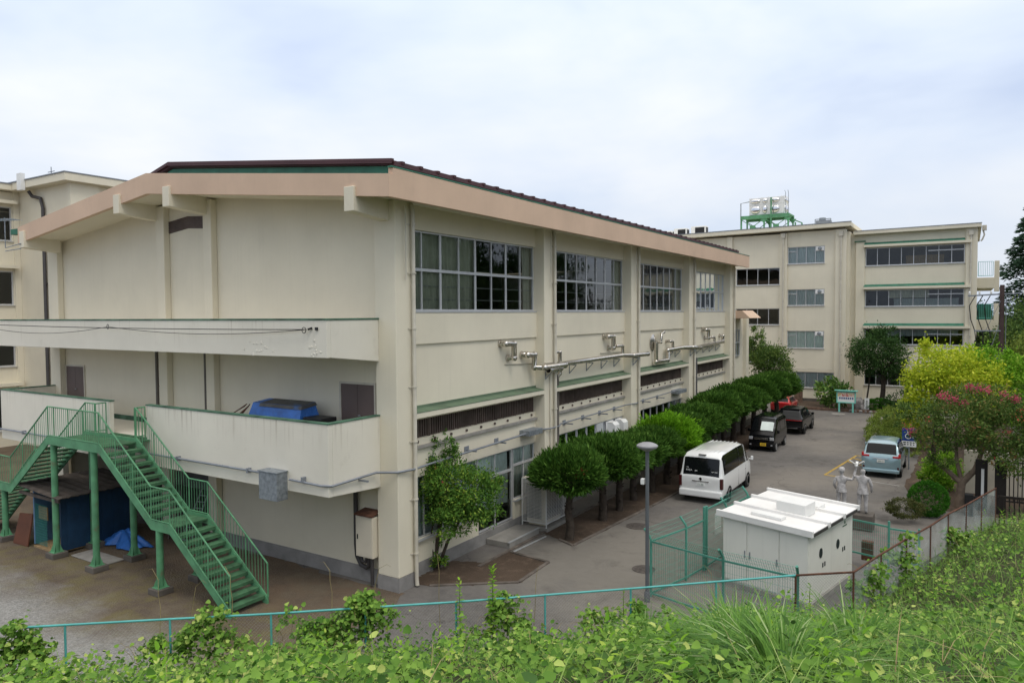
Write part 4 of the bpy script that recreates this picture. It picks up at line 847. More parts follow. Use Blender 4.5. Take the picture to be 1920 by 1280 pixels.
# overhead cable tied to the balcony front
q = MB()
def sag(a, c, s, n=24): a, c = Vector(a), Vector(c); return [a.lerp(c, k / n) + Vector((0, 0, -s * 4 * (k / n) * (1 - k / n))) for k in range(n + 1)]
q.tube(sag((-15.05, 13.50, 7.62), (-40, 12.0, 7.96), .12), .014, 6); q.tube(sag((-15.05, 13.50, 7.62), (-24.7, 13.45, 7.66), .18), .010, 6); q.tube(sag((-24.7, 13.45, 7.66), (-34, 13.1, 7.75), .30), .010, 6)
for k in range(8): a = k * .8; q.tube([(-15.15 + .08 * math.cos(a), 13.50, 7.60 + .08 * math.sin(a)), (-15.15 + .08 * math.cos(a + .8), 13.50, 7.60 + .08 * math.sin(a + .8))], .010, 5).tube([(-24.7 + .06 * math.cos(a), 13.45, 7.66 + .08 * math.sin(a)), (-24.7 + .06 * math.cos(a + .8), 13.45, 7.66 + .08 * math.sin(a + .8))], .010, 5)
q.bar((-15.0, 13.50, 7.62), (-14.95, 13.598, 7.66), .05); q.bar((-14.75, 13.55, 7.64), (-14.75, 13.598, 7.64), .08)
tag(q.build('overhead_cable', 'black'), 'black service cable tied along the front of the upper balcony', 'cable')

# ------------------------------------------------------------------ by the facade: step, air conditioner
q = MB(); q.box(-14.12, -13.15, 20.6, 22.6, 0, .20); o = q.build('entrance_step', 'concrete', bevel=.012); tag(o, 'low concrete step below the sliding glass door', 'step')
q = MB(); q.box(-13.21, -13.13, 20.55, 22.64, .202, .222); q.bar((-12.85, 20.3, .02), (-12.75, 22.4, .02), .05, .03); q.build('metal_edge', 'alu', o)
AC = thing('air_conditioner', (-13.45, 23.4, 0), 'large outdoor air conditioner in a white wire guard by the second pillar', 'air conditioner')
MB().box(-14.1, -12.95, 22.85, 24.5, 0, .13).build('base', 'concrete', AC, bevel=.015)
q = MB(); q.box(-13.95, -13.17, 23.08, 24.30, .22, 1.78); q.box(-13.9, -13.2, 23.1, 23.4, .13, .22).box(-13.9, -13.2, 24.0, 24.3, .13, .22); o = q.build('body', 'ivory', AC, bevel=.02)
q = MB()
for z in np.arange(.4, 1.7, .05): q.box(-13.118, -13.110, 23.12, 24.28, z, z + .028).box(-13.95, -13.3, 23.035, 23.045, z, z + .028)
q.build('coil', 'pipe_dark', o)
q = MB(); X0, X1, Ya, Yb_, Z1 = -14.06, -13.03, 22.92, 24.44, 1.88
for (x, y) in ((X0, Ya), (X1, Ya), (X1, Yb_)): q.bar((x, y, .13), (x, y, Z1), .035)
for z in (Z1, .28): q.bar((X0, Ya, z), (X1, Ya, z), .03).bar((X1, Ya, z), (X1, Yb_, z), .03)
for z in np.arange(.32, Z1, .052): q.bar((X0, Ya, z), (X1, Ya, z), .008).bar((X1, Ya, z), (X1, Yb_, z), .012)
for k in range(1, 20): x = X0 + (X1 - X0) * k / 20; q.bar((x, Ya - .005, .28), (x, Ya - .005, Z1), .008 if k % 5 else .014)
for k in range(1, 8): y = Ya + (Yb_ - Ya) * k / 8; q.bar((X1 + .005, y, .28), (X1 + .005, y, Z1), .006)
q.build('guard', 'white', AC)
MB().box(X0, X1, Ya, Yb_, Z1 + .015, Z1 + .035).build('top_sheet', 'pipe', AC)

# ------------------------------------------------------------------ lamp post and manholes
LP = thing('street_lamp', (-7.45, 18.75, 0), 'grey lamp post with a flat disc head beside the mesh enclosure', 'lamp')
MB().tube([(-7.45, 18.75, 0), (-7.45, 18.75, 4.28)], .052, 16).lathe([(.08, 0), (.08, .25), (.055, .3)], (-7.45, 18.75, 0), 16).build('post', 'lamp_grey', LP, smooth=40)
MB().lathe([(.05, 4.2), (.26, 4.30), (.29, 4.34), (.29, 4.37), (.25, 4.40), (.15, 4.44), (.02, 4.45)], (-7.45, 18.75, 0), 32).build('lamp_head', 'lamp_top', LP, smooth=35)
MB().box(-7.62, -7.52, 18.67, 18.79, 3.28, 3.44).build('sensor_box', 'white', LP, bevel=.01)
for (x, y, r, l) in ((-10.45, 25.3, .42, 'rusty round manhole cover nearest the row of clipped trees'), (-8.5, 21.1, .36, 'round manhole cover in front of the lamp post'), (-8.6, 61.6, .5, 'pale drain cover in front of the notice board')):
    q = MB(); q.lathe([(r, 0), (r, .012), (r * .93, .014), (r * .9, .008), (r * .86, .014), (.02, .016)], (x, y, .004), 32)
    for k in range(6): q.bar((x - r * .6, y - r * .5 + k * r * .2, .02), (x + r * .6, y - r * .5 + k * r * .2, .02), .02, .008)
    tag(q.build('manhole_cover', 'iron' if y < 60 else 'concrete', smooth=30), l, 'manhole cover', 'manhole covers in the asphalt')

# ------------------------------------------------------------------ front fences
FZ = 1.70
def gz(x, y): return float(terrain(np.array([x]), np.array([y]))[0])
def chain(mb, a, c, zb, zt, pitch=.075, r=.0022, n_=3):
    """diamond mesh between two posts"""
    a, c = Vector((*a, 0)), Vector((*c, 0)); L_ = (c - a).length; d = (c - a) / L_; h = zt - zb; n = int((L_ + h) / pitch)
    for k in range(n + 1):
        for s in (1, -1):
            u0 = k * pitch - h; pts = []
            x0, z0, x1, z1 = u0, 0, u0 + h, h
            if x0 < 0: z0 += -x0; x0 = 0
            if x1 > L_: z1 -= x1 - L_; x1 = L_
            if x1 - x0 < .02: continue
            if s < 0: x0, x1 = L_ - x0, L_ - x1
            p, q_ = a + d * x0 + Vector((0, 0, zb + z0)), a + d * x1 + Vector((0, 0, zb + z1)); mb.tube([p, q_], r, 3, False)
def fence(pts, rail_r, mat, wire, label, cat_, post_mat=None, posts=None, drop=0.0, r_w=.0014, name='chain_link_fence'):
    T_ = thing(name, (pts[0][0], pts[0][1], 0), label, cat_); q = MB(); q.tube([(x, y, FZ) for x, y in pts], rail_r, 10)
    q.build('rail', mat, T_, smooth=50)
    for i, (x, y) in enumerate(pts):
        if posts and i not in posts: continue
        MB().tube([(x, y, gz(x, y) - .3), (x, y, FZ + .02)], rail_r * .95, 10).build('post', post_mat or mat, T_, smooth=50)
    q = MB()
    for a, c in zip(pts[:-1], pts[1:]): chain(q, a, c, .42, FZ - .03, r=r_w)
    q.build('mesh', wire, T_); return T_
fence(FENCE[1:], .024, 'teal', 'wire', 'teal railed chain link fence along the foot of the bank, left of the white substation', 'fence')
fence(RUST, .026, 'rust', 'wire_rust', 'rusty brown railed chain link fence running back from the white substation to the gate', 'fence', r_w=.0020)

# ------------------------------------------------------------------ white substation cabinet and its green mesh enclosure
a, b_, c, d = Vector((-6.25, 21.15, 0)), Vector((-5.54, 24.72, 0)), Vector((-3.42, 20.25, 0)), Vector((-2.75, 23.72, 0))
ux = (c - a).normalized(); vy = (b_ - a).normalized(); LX = (c - a).length; LY = (b_ - a).length
def Q(u, v, z): return a + ux * u + vy * v + Vector((0, 0, z))
SB = thing('substation_cabinet', (-4.5, 22.4, 0), 'large white steel substation cabinet with ribbed roof behind the front fence', 'electrical cabinet')
def qprism(mb, u0, u1, v0, v1, z0, z1, dz=0.0):
    """box in cabinet axes; dz lowers the far side of its top"""
    P = [Q(u0, v0, z0), Q(u1, v0, z0), Q(u1, v1, z0), Q(u0, v1, z0), Q(u0, v0, z1), Q(u1, v0, z1), Q(u1, v1, z1 - dz), Q(u0, v1, z1 - dz)]
    mb.add(P, [(0, 3, 2, 1), (4, 5, 6, 7), (0, 1, 5, 4), (1, 2, 6, 5), (2, 3, 7, 6), (3, 0, 4, 7)])
q = MB(); qprism(q, .16, LX - .16, .16, LY - .12, .15, 2.02); q.build('body', 'white_dirty', SB, bevel=.01)
q = MB(); qprism(q, .10, LX - .10, .10, LY - .06, 0, .15); q.build('base', 'concrete', SB)
q = MB()
for u_ in (.88, 1.04, 1.88): qprism(q, u_, u_ + .03, .115, .13, .95, 1.15)
q.build('door_handle', 'galv', SB)
q = MB(); qprism(q, .18, .95, .135, .158, .2, 1.99); qprism(q, .97, 1.95, .135, .158, .2, 1.99); qprism(q, 1.97, LX - .18, .135, .158, .2, 1.99)
q.build('door', 'white_dirty', SB, bevel=.004)
q = MB(); qprism(q, 0, LX, 0, .10, 2.02, 2.20)
for k in range(3):
    v0 = .10 + k * (LY - .12) / 3; v1 = v0 + (LY - .12) / 3
    qprism(q, .02, LX - .02, v0, v1 - .01, 2.03, 2.13 + .0)
for k in range(1, 4): v0 = .10 + k * (LY - .12) / 3; qprism(q, -.02, LX + .03, v0 - .13, v0 - .02, 2.06, 2.21)
q.build('roof', 'white_roof', SB, bevel=.01)
q = MB()
for k in range(3): v0 = .10 + k * (LY - .12) / 3; qprism(q, LX - .02, LX + .004, v0, v0 + 1.0, 2.03, 2.115)
q.build('roof_edge', 'pipe_dark', SB)
q = MB(); qprism(q, 1.35, 2.25, 1.25, 2.0, 2.14, 2.50); q.build('roof_box', 'white', SB, bevel=.015)
q = MB(); qprism(q, .9, 1.85, .5, .85, 2.135, 2.22); q.build('roof_hatch', 'white', SB, bevel=.01); q = MB(); qprism(q, 1.5, 2.2, 2.35, 2.9, 2.135, 2.24); q.build('roof_hatch', 'white', SB, bevel=.01)
q = MB()
for (v, z) in ((1.0, 1.35), (2.3, 1.30)):
    cc = Q(LX - .158, v, z); P = [cc + vy * (.12 * math.cos(k * math.pi / 8)) + Vector((0, 0, .14 * math.sin(k * math.pi / 8))) for k in range(16)]; q.prism(P, ux * .01)
for (v, z) in ((1.15, .98), (1.3, .98), (2.7, 1.05), (2.85, 1.05)): cc = Q(LX - .155, v, z); q.obox(cc, ux * .01, vy * .03, (0, 0, .06))
q.build('vent_hole', 'ink', SB)
cc = Q(LX - .155, 2.85, 1.78); q = MB(); q.prism([cc - vy * .06, cc + vy * .06, cc + Vector((0, 0, .11))], ux * .004)
for k in range(6): p = cc + vy * (-.15 + k * .06) - Vector((0, 0, .06)); q.obox(p, ux * .003, vy * .018, (0, 0, .018))
q.build('maker_mark', 'ink_green', SB)
EN = thing('mesh_enclosure', (-5.5, 19, 0), 'green welded mesh enclosure with cranked posts round the white substation', 'fence')
def mpost(x, y, h, ang=None, r=.035):
    q = MB(); p = [(x, y, 0), (x, y, h)]
    if ang is not None: p += [(x + .03 * math.cos(ang), y + .03 * math.sin(ang), h + .08), (x + .20 * math.cos(ang), y + .20 * math.sin(ang), h + .30)]
    q.tube(p, r, 10); q.build('post', 'mesh_green', EN, smooth=50)
def mpanel(p, q_, zb, zt, arm=None, rail=True):
    q = MB(); p, q_ = Vector((*p, 0)), Vector((*q_, 0)); L_ = (q_ - p).length; d = (q_ - p) / L_; n = int(L_ / .06)
    for k in range(n + 1): s = p + d * (L_ * k / n); q.tube([s + Vector((0, 0, zb)), s + Vector((0, 0, zt))] + ([s + Vector((0.2 * math.cos(arm), .2 * math.sin(arm), zt + .3))] if arm is not None else []), .004, 3, False)
    for z in list(np.arange(zb, zt + .01, .2)): q.tube([p + Vector((0, 0, z)), q_ + Vector((0, 0, z))], .004, 3, False)
    if arm is not None:
        for t_ in (.33, .66, 1.0): o_ = Vector((.2 * math.cos(arm) * t_, .2 * math.sin(arm) * t_, .3 * t_ + zt)); q.tube([p + o_, q_ + o_], .005, 3, False)
    if rail:
        for z in (zb + .02, zt - .02): q.bar(p + Vector((0, 0, z)), q_ + Vector((0, 0, z)), .03, .05)
    q.build('mesh_panel', 'mesh_green', EN)
E1, E2, E3, E4 = (-7.50, 19.15), (-7.05, 20.85), (-6.86, 21.98), (-6.45, 25.6)
E5, E6, E7 = (-5.30, 18.60), (-3.42, 18.33), (-1.95, 24.3)
W_ = math.pi
for p, an in ((E1, W_), (E5, -1.9), (E6, -1.5)): mpost(*p, 1.62, an)
mpost(*E2, 1.62, W_); mpost(E3[0], E3[1], 2.0, None, .045); mpost(E3[0] + .03, E3[1] + .12, 2.0, None, .045)
mpost(-6.66, 23.7, 1.62, W_); mpost(*E4, 1.62, W_)
mpanel(E1, E2, .08, 1.6, W_); mpanel(E2, E3, .08, 1.6, W_); mpanel(E3, (-6.66, 23.7), .08, 1.9); mpanel((-6.66, 23.7), E4, .08, 1.6, W_)
mpanel(E1, E5, .08, 1.6, -1.8); mpanel(E5, E6, .08, 1.6, -1.7)
mpost(*E7, 1.7); mpost(-1.15, 24.25, 1.6); mpanel(E4, (-4.2, 24.95), .08, 1.6); mpanel((-4.2, 24.95), E7, .5, 1.55); mpanel(E7, (-1.15, 24.25), .5, 1.5)
q = MB()
for (p0, p1, z, h) in (((-6.76, 22.9), (-6.70, 23.35), 1.35, .22), ((-6.76, 22.9), (-6.70, 23.35), .98, .1)):
    d = Vector((p1[0] - p0[0], p1[1] - p0[1], 0)); q.obox((p0[0] - .04 + d.x / 2, p0[1] + d.y / 2, z), d / 2, (.006, 0, 0), (0, 0, h))
q.build('notice_plate', 'white', EN)
tag(MB().box(-2.75, -2.42, 24.75, 24.95, .25, .85).build('fire_bucket', 'rust', bevel=.02), 'rust red metal box standing behind the mesh right of the substation', 'box')
# ------------------------------------------------------------------ gate at the right
GT = thing('sliding_gate', (2.5, 31.9, 0), 'dark brown barred sliding gate at the end of the rusty fence', 'gate')
q = MB(); q.bar((1.0, 31.9, 1.18), (6, 32.2, 1.18), .07, .09).bar((1.0, 31.9, .12), (6, 32.2, .12), .06, .09)
for k in range(34): x = 1.05 + k * .15; q.bar((x, 31.9 + .06 * k * .15, .12), (x, 31.9 + .06 * k * .15, 1.18), .045)
q.build('bars', 'gate', GT)
GF = thing('barred_fence', (2.5, 35.6, 0), 'dark barred fence panel with a broad post behind the gate', 'fence')
MB().box(.95, 1.33, 34.1, 34.3, 0, 2.1).build('post', 'gate', GF); MB().box(.30, .72, 34.4, 34.5, 0, 2.05).build('post', 'gate', GF)
q = MB(); q.bar((1.33, 34.6, 2.0), (6, 35.2, 2.0), .05).bar((1.33, 34.6, .45), (6, 35.2, .45), .06)
for k in range(30): x = 1.45 + k * .14; q.bar((x, 34.62 + .128 * k * .14, .4), (x, 34.62 + .128 * k * .14, 2.0), .035)
q.build('bars', 'gate', GF)
MB().box(-.1, 2.5, 37.5, 37.6, 0, 1.9).build('backing_board', 'pipe', GF)
MB().box(.50, .60, 34.3, 34.38, .5, 1.7).build('name_plate', 'white', GF)
tag(MB().box(-.05, .25, 33.2, 33.5, 0, .85).box(.25, .6, 33.25, 33.3, .6, .8).build('gate_motor', 'black', bevel=.02), 'small black control box beside the crape myrtle trunk', 'box')
# ------------------------------------------------------------------ far three storey block
FB = thing('classroom_block', (-15, 75, 0), 'three storey cream classroom block with green window hoods beyond the car park', 'building')
Y1_, Y2_ = 69.0, 70.3
A_, B_ = PY(Y1_), PY(Y2_)
LW = [(1.24, 2.66), (4.78, 6.33), (8.60, 10.06), (12.35, 13.86)]
SW = [(3.38, 4.72), (6.86, 8.37), (10.52, 12.08)]
RW = [(1.6, 2.95), (5.17, 6.53), (8.46, 9.90), (12.0, 13.55)]
q = MB()
facade(q, A_, -14.0, -10.0, .3, 15.2, .25, [(-13.97, -10.86, a, c) for a, c in LW[1:]] + [(-13.6, -10.02, LW[0][0], LW[0][1])])
facade(q, A_, -18.9, -14.6, .3, 15.1, .25, [(-18.6, -14.66, a, c) for a, c in SW])
facade(q, A_, -44, -18.9, .3, 15.1, .25, [])
facade(q, B_, -7.8, -.30, .3, 14.9, .25, [(-7.75, -.38, a, c) for a, c in RW])
q.box(-9.1, -8.9, Y1_ + .25, Y2_ + .25, .3, 15.0); q.box(-8.9, -7.8, Y2_ + .03, Y2_ + .25, .3, 14.9)
q.box(.25, .5, Y2_ + .26, 84, .3, 14.9); q.box(-44, .25, 84, 84.2, .3, 14.9); q.box(-44.2, -44, 69, 84.2, .3, 14.9)
q.build('wall', 'wall', FB)
for (x0, x1, y, z) in ((-14.6, -14.0, Y1_, 15.15), (-9.97, -9.1, Y1_, 15.2), (-19.4, -18.9, Y1_, 15.1)): MB().box(x0, x1, y - .22, y + .25, .1, z).build('pillar', 'wall', FB, bevel=.02)
for (x0, x1, y, z) in ((-8.5, -7.8, Y2_, 14.1), (-.30, .50, Y2_, 14.9)): MB().box(x0, x1, y - .2, y + .25, .1, z).build('pillar', 'wall', FB, bevel=.02)
q = MB(); q.box(-44, -10, Y1_ - .03, Y1_ + .2, 0, .3); q.box(-8.5, -.3, Y2_ - .05, Y2_ + .2, 0, .3); q.build('plinth', 'concrete_dk', FB)
q = MB(); q.prism([(-44, 68.3, 14.95), (-8.68, 68.3, 15.38), (-8.68, 68.3, 15.74), (-44, 68.3, 15.31)], (0, 16.5, 0)); q.prism([(-8.679, 69.75, 14.72), (.75, 69.75, 14.80), (.75, 69.75, 15.10), (-8.679, 69.75, 15.02)], (0, 15, 0)); q.build('roof', 'wall', FB, bevel=.02)
q = MB(); q.prism([(-44, 68.27, 15.315), (-8.66, 68.27, 15.745), (-8.66, 68.27, 15.80), (-44, 68.27, 15.37)], (0, .3, 0)); q.prism([(-8.6, 69.72, 15.025), (.77, 69.72, 15.105), (.77, 69.72, 15.15), (-8.6, 69.72, 15.07)], (0, .3, 0)); q.build('roof_edge', 'galv_dull', FB)
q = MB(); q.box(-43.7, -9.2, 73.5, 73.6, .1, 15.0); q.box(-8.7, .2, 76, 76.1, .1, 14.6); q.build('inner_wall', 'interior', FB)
q = MB()
for z in (3.2, 6.8, 10.4): q.box(-43.7, -9.15, Y1_ + .26, 73.4, z, z + .2)
for z in (3.6, 7.2, 10.8): q.box(-8.7, .22, Y2_ + .26, 75.9, z, z + .2)
q.build('inner_floor', 'interior', FB)
for k, (z0, z1) in enumerate(LW):
    x0 = -13.97 if k else -13.6; x1 = -10.86 if k else -10.02
    window(FB, A_, x0, x1, z0, z1, [.25, .5, .75] if k else [.12, .33, .62, .86], [], .08, [(0.0, 1, 0, 1, 'curtain_grey' if k != 1 else 'curtain', .02)], fr=.06, glass='glass_clear')
    if k:
        q = MB(); pbox(q, A_, x1 - .74, x1 - .06, z1 - .42, z1 - .05, .02, .05); o = q.build('vent_panel', 'white', FB); MB().lathe([(.15, 0), (.16, -.1), (.10, -.16)], (x1 - .40, Y1_ + .02, z1 - .22), 14, 'y').build('vent', 'galv', o, smooth=40)
        q = MB(); pbox(q, A_, x0 + .06, x0 + .74, z1 - .45, z1 - .38, .05, .12); q.build('transom', 'alu', FB)
for k, (z0, z1) in enumerate(SW): window(FB, A_, -18.6, -14.66, z0, z1, [.25, .5, .75], [], .10, [], fr=.06)
for k, (z0, z1) in enumerate(RW):
    cur = [[], [(.2, .95, .55, 1, 'curtain_grey', .02)], [(.24, .66, .5, 1, 'curtain_gym', .02), (.30, .95, 0, .45, 'curtain_grey', .02)], [(.42, .8, 0, .5, 'ply', .01)]][k]
    window(FB, B_, -7.75, -.38, z0, z1, [i / 8 for i in range(1, 8)], [], .10, cur, fr=.06)
    q = MB(); pbox(q, B_, -2.98, -.42, z1 - .48, z1 - .40, .06, .13); q.build('transom', 'alu', FB)
    if k:
        q = MB(); pbox(q, B_, -7.85, .08, z1 + .06, z1 + .26, -.45, -.002); o = q.build('window_hood', 'wall', FB)
        q = MB(); q.prism([B_(-7.85, z1 + .262, -.44), B_(-7.85, z1 + .262, -.01), B_(-7.85, z1 + .48, -.01)], (7.47, 0, 0)); q.build('hood_sheet', 'green_flash', o)
q = MB(); q.box(-8.6, -7.75, 70.0, Y2_ + .02, 14.1, 14.2); q.build('ledge', 'coping', FB)
for (x, y, zt) in ((-9.5, Y1_ - .3, 14.6), (.05, Y2_ - .28, 14.2), (-14.3, Y1_ - .3, 14.7)):
    q = MB(); q.tube([(x, y, zt), (x, y, .2)], .075, 8); q.box(x - .16, x + .16, y - .12, y + .1, zt, zt + .4)
    for z in (3, 6, 9, 12): q.lathe([(.1, -.03), (.1, .03)], (x, y, z), 8)
    q.build('downpipe', 'pipe', FB, smooth=40)
q = MB(); q.tube([(.85, 70.4, 14.6), (.95, 70.4, 14.2), (.8, 70.4, 13.8), (.7, 70.4, 13.7)], .06, 8); q.box(.78, 1.1, 70.2, 70.7, 14.55, 14.95); q.build('roof_pipe', 'pipe', FB); MB().tube([(-14.2, Y1_ - .32, 2.9), (-10.1, Y1_ - .32, 3.0)], .03, 6).build('wall_pipe', 'pipe', FB); MB().tube([(-17.5, Y1_ - .3, 5.0), (-14.2, Y1_ - .32, 5.0)], .03, 6).build('wall_pipe', 'pipe', FB)
# outside corridor at the right-hand end
q = MB()
for z in (9.95, 6.35): q.box(.5, 1.75, 73.6, 84, z, z + .9); q.box(1.75, 2.1, 73.6, 74, z - .3, z + 2.3)
q.box(.5, 2.1, 73.6, 84, 2.6, 2.9); q.build('end_balcony', 'wall', FB, bevel=.02)
for z in (10.9, 7.3):
    q = MB(); q.tube([(.6, 73.7, z + .1), (1.65, 73.7, z + .1), (1.65, 73.7, z + 1.3), (.6, 73.7, z + 1.3), (.6, 73.7, z + .1)], .03, 6)
    for k in range(1, 8): q.tube([(.6 + k * .131, 73.7, z + .1), (.6 + k * .131, 73.7, z + 1.3)], .012, 5)
    q.build('railing', 'teal', FB)
q = MB(); q.box(.5, 1.6, 74.6, 74.7, 7.26, 8.6); q.build('corridor_panel', 'green_flash', FB)
# rooftop tank and air conditioners
TK = thing('water_tank', (-16.9, 72, 15.4), 'silver panel water tank on a green steel frame on the far roof', 'water tank')
q = MB(); X0, X1, Ya, Yb_ = -18.15, -14.95, 72, 74; q.box(X0, X1, Ya, Yb_, 17.38, 19.0)
for x in (-18.15, -17.0, -16.4, -15.2, -14.95): q.box(x - .02, x + .02, Ya - .03, Yb_ + .03, 17.38, 19.05)
q.box(X0 - .03, X1 + .03, Ya - .03, Yb_ + .03, 18.35, 18.41); q.build('tank', 'white', TK, bevel=.02)
for (xc, hw) in ((-17.58, .46), (-16.70, .24), (-15.80, .46)):
    for zc, hz in ((17.86, .40), (18.68, .24)): MB().ball((xc, Ya - .02, zc), (hw, .20, hz), 20, 14).build('panel_dome', 'chrome', TK, smooth=80)
for yc in (72.5, 73.4):
    for zc, hz in ((17.86, .38), (18.68, .24)): MB().ball((X1 + .01, yc, zc), (.16, .38, hz), 16, 10).build('panel_dome', 'chrome', TK, smooth=80)
q = MB(); q.box(-18.98, -14.45, 71.8, 72, 17.0, 17.34); q.box(-18.98, -14.45, 74, 74.2, 17.0, 17.34); q.box(-18.98, -14.45, 72, 74, 17.2, 17.34)
for x in (-18.9, -16.75, -14.55):
    for y in (71.9, 74.1): q.bar((x, y, 15.3), (x, y, 17.0), .13)
for (xa, xb) in ((-18.9, -16.75), (-16.75, -14.55)):
    for y in (71.9, 74.1): q.bar((xa, y, 17.0), (xb, y, 15.5), .06).bar((xa, y, 15.5), (xb, y, 17.0), .06); q.obox(((xa + xb) / 2, y, 16.2), (.26, 0, 0), (0, .04, 0), (0, 0, .2)); q.prism([(xb - .4, y - .04, 17.0), (xb + .3, y - .04, 17.0), (xb, y - .04, 16.5)], (0, .05, 0))
q.bar((-16.05, 71.6, 15.3), (-16.05, 71.6, 18.9), .12); q.bar((-14.2, 73.4, 15.3), (-14.2, 73.4, 16.6), .12); q.bar((-14.45, 73.4, 16.9), (-13.6, 73.4, 16.5), .1).bar((-13.6, 73.4, 16.5), (-13.6, 73.4, 15.3), .12)
q.build('stand', 'stair', TK)
q = MB(); q.tube([(-18.98, 72, 15.3), (-18.98, 72, 18.6), (-18.15, 72, 18.7)], .05, 8); q.tube([(-14.8, 71.9, 15.3), (-14.8, 71.9, 19.3), (-14.9, 71.9, 19.5)], .025, 6).tube([(-14.55, 71.9, 15.3), (-14.55, 71.9, 19.3), (-14.6, 71.9, 19.5)], .025, 6); q.build('pipe', 'galv', TK)
def roof_ac(x0, x1, z0, z1, label, y=72.0):
    T_ = thing('rooftop_unit', ((x0 + x1) / 2, y, z0), label, 'air conditioner', 'air conditioners on the far roof')
    MB().box(x0, x1, y, y + .9, z0, z1).build('case', 'white', T_, bevel=.03)
    q = MB(); q.box(x0 + .42, x1 - .12, y - .01, y + .003, z0 + .08, z1 - .12); q.build('grille', 'black', T_); q = MB()
    q.box(x1 - .003, x1 + .01, y + .1, y + .8, z0 + .08, z1 - .12); q.build('grille', 'black', T_)
roof_ac(-27.2, -25.9, 15.25, 16.45, 'leftmost white unit on the far roof, half behind the red roof'); roof_ac(-25.75, -24.4, 15.3, 16.62, 'middle white unit of three on the far roof'); roof_ac(-23.95, -22.45, 15.3, 16.72, 'white unit on the far roof nearest the water tank')
T_ = thing('rooftop_unit', (-11.5, 73, 15.6), 'grey green boxy unit with an open frame on the far roof right of the tank', 'air conditioner')
MB().box(-12.2, -10.95, 72.4, 73.4, 15.6, 16.5).build('case', 'galv_dull', T_, bevel=.02); q = MB()
for x in (-12.25, -10.9): q.bar((x, 72.35, 15.5), (x, 72.35, 16.6), .07)
q.bar((-12.25, 72.35, 16.6), (-10.9, 72.35, 16.6), .07); q.lathe([(.3, 16.5), (.3, 16.75), (.25, 16.78)], (-11.7, 72.9, 0), 14); q.build('frame', 'galv', T_)

# ------------------------------------------------------------------ block behind the hall on the left
LB = thing('left_block', (-49, 26, 0), 'tall cream block with grey downpipe seen behind the hall at the left edge', 'building')
xf = -50.3; P_ = PX(xf)
WZ = [(1.0, 3.6), (4.95, 7.05), (8.75, 10.85), (12.7, 14.8)]
q = MB(); facade(q, P_, 10, 22.0, .0, 15.7, .25, [(13.5, 21.65, a, c) for a, c in WZ])
q.box(xf, -44.0, 22.05, 22.3, 0, 15.75); q.box(-44.25, -44.0, 22.3, 60, 0, 15.75); q.box(-60, -44.25, 60, 60.2, 0, 15.7); q.box(-60.2, -60, 10, 60.2, 0, 15.7); q.box(-60, xf - .25, 10, 10.2, 0, 15.7); q.build('wall', 'wall', LB)
for (x0, x1, y0, y1) in ((-44.24, -43.85, 21.95, 23.6), (-44.24, -43.85, 33, 34), (xf - .2, xf + .12, 21.70, 22.04)): MB().box(x0, x1, y0, y1, 0, 15.75).build('pillar', 'wall', LB)
q = MB(); q.box(-62, -43.42, 21.45, 61, 15.75, 16.2); q.box(-62, -49.7, 8, 21.449, 15.75, 16.12); q.build('roof', 'wall', LB, bevel=.02)
q = MB(); q.box(-62, -43.38, 21.40, 61, 16.2, 16.26); q.box(-62, -49.65, 8, 21.39, 16.12, 16.18); q.build('roof_edge', 'galv_dull', LB)
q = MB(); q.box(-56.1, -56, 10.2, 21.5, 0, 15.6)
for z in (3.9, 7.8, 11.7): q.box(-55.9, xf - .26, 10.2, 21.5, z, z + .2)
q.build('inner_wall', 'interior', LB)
for k, (a, c) in enumerate(WZ):
    window(LB, P_, 13.5, 21.65, a, c, [.25, .5, .75], [], .12, [], fr=.07); q = MB(); pbox(q, P_, 13.3, 21.8, c + .15, c + .35, -.5, -.003); q.build('window_hood', 'wall', LB)
q = MB(); q.box(-48.5, -48.0, 21.2, 21.44, 15.6, 16.6); q.build('hopper', 'white', LB)
q = MB(); q.tube([(-48.2, 21.7, 15.6), (-48.1, 21.85, 15.3), (-47.2, 21.9, 15.1), (-46.95, 21.9, 14.5), (-46.95, 21.9, 0)], .10, 10); q.tube([(-46.65, 21.95, 13.8), (-46.65, 21.95, 0)], .04, 6)
for z in (13.2, 10, 6.5, 3): q.box(-47.1, -46.3, 21.9, 22.04, z - .03, z + .03)
q.build('downpipe', 'pipe_dark', LB, smooth=40)
RU = thing('rooftop_vent', (-50, 24, 16.2), 'small white and green roof vent with a wire cross on the left block', 'roof vent')
MB().box(-50.4, -48.6, 23.5, 24.1, 16.26, 16.7).build('case', 'white', RU, bevel=.03); q = MB(); q.box(-48.55, -47.6, 23.5, 24, 16.3, 16.5); q.build('tray', 'green_flash', RU); q = MB(); q.bar((-49.4, 23.6, 16.7), (-49.4, 23.6, 17.5), .04).bar((-49.8, 23.6, 17.2), (-49.0, 23.6, 17.2), .04); q.build('antenna', 'galv_dull', RU)
# aerial on the hall's left eave
AE = thing('tv_aerial', (-33.3, 14.3, 10.5), 'thin grey television aerial bracketed under the left end of the eaves', 'aerial')
q = MB(); q.tube([(-32.3, 14.2, 10.95), (-33.6, 14.2, 10.85), (-33.6, 14.2, 12.1)], .02, 6).tube([(-32.3, 14.2, 10.75), (-33.6, 14.2, 10.72)], .02, 6); q.build('mast', 'galv', AE)
q = MB(); q.bar((-34.0, 14.0, 12.0), (-33.1, 14.4, 12.0), .03)
for k in range(9): t_ = k / 8; q.bar((-34.0 + .9 * t_ - .12, 14.0 + .4 * t_ + .3, 12.0), (-34.0 + .9 * t_ + .12, 14.0 + .4 * t_ - .3, 12.0), .015)
q.build('element', 'galv', AE)

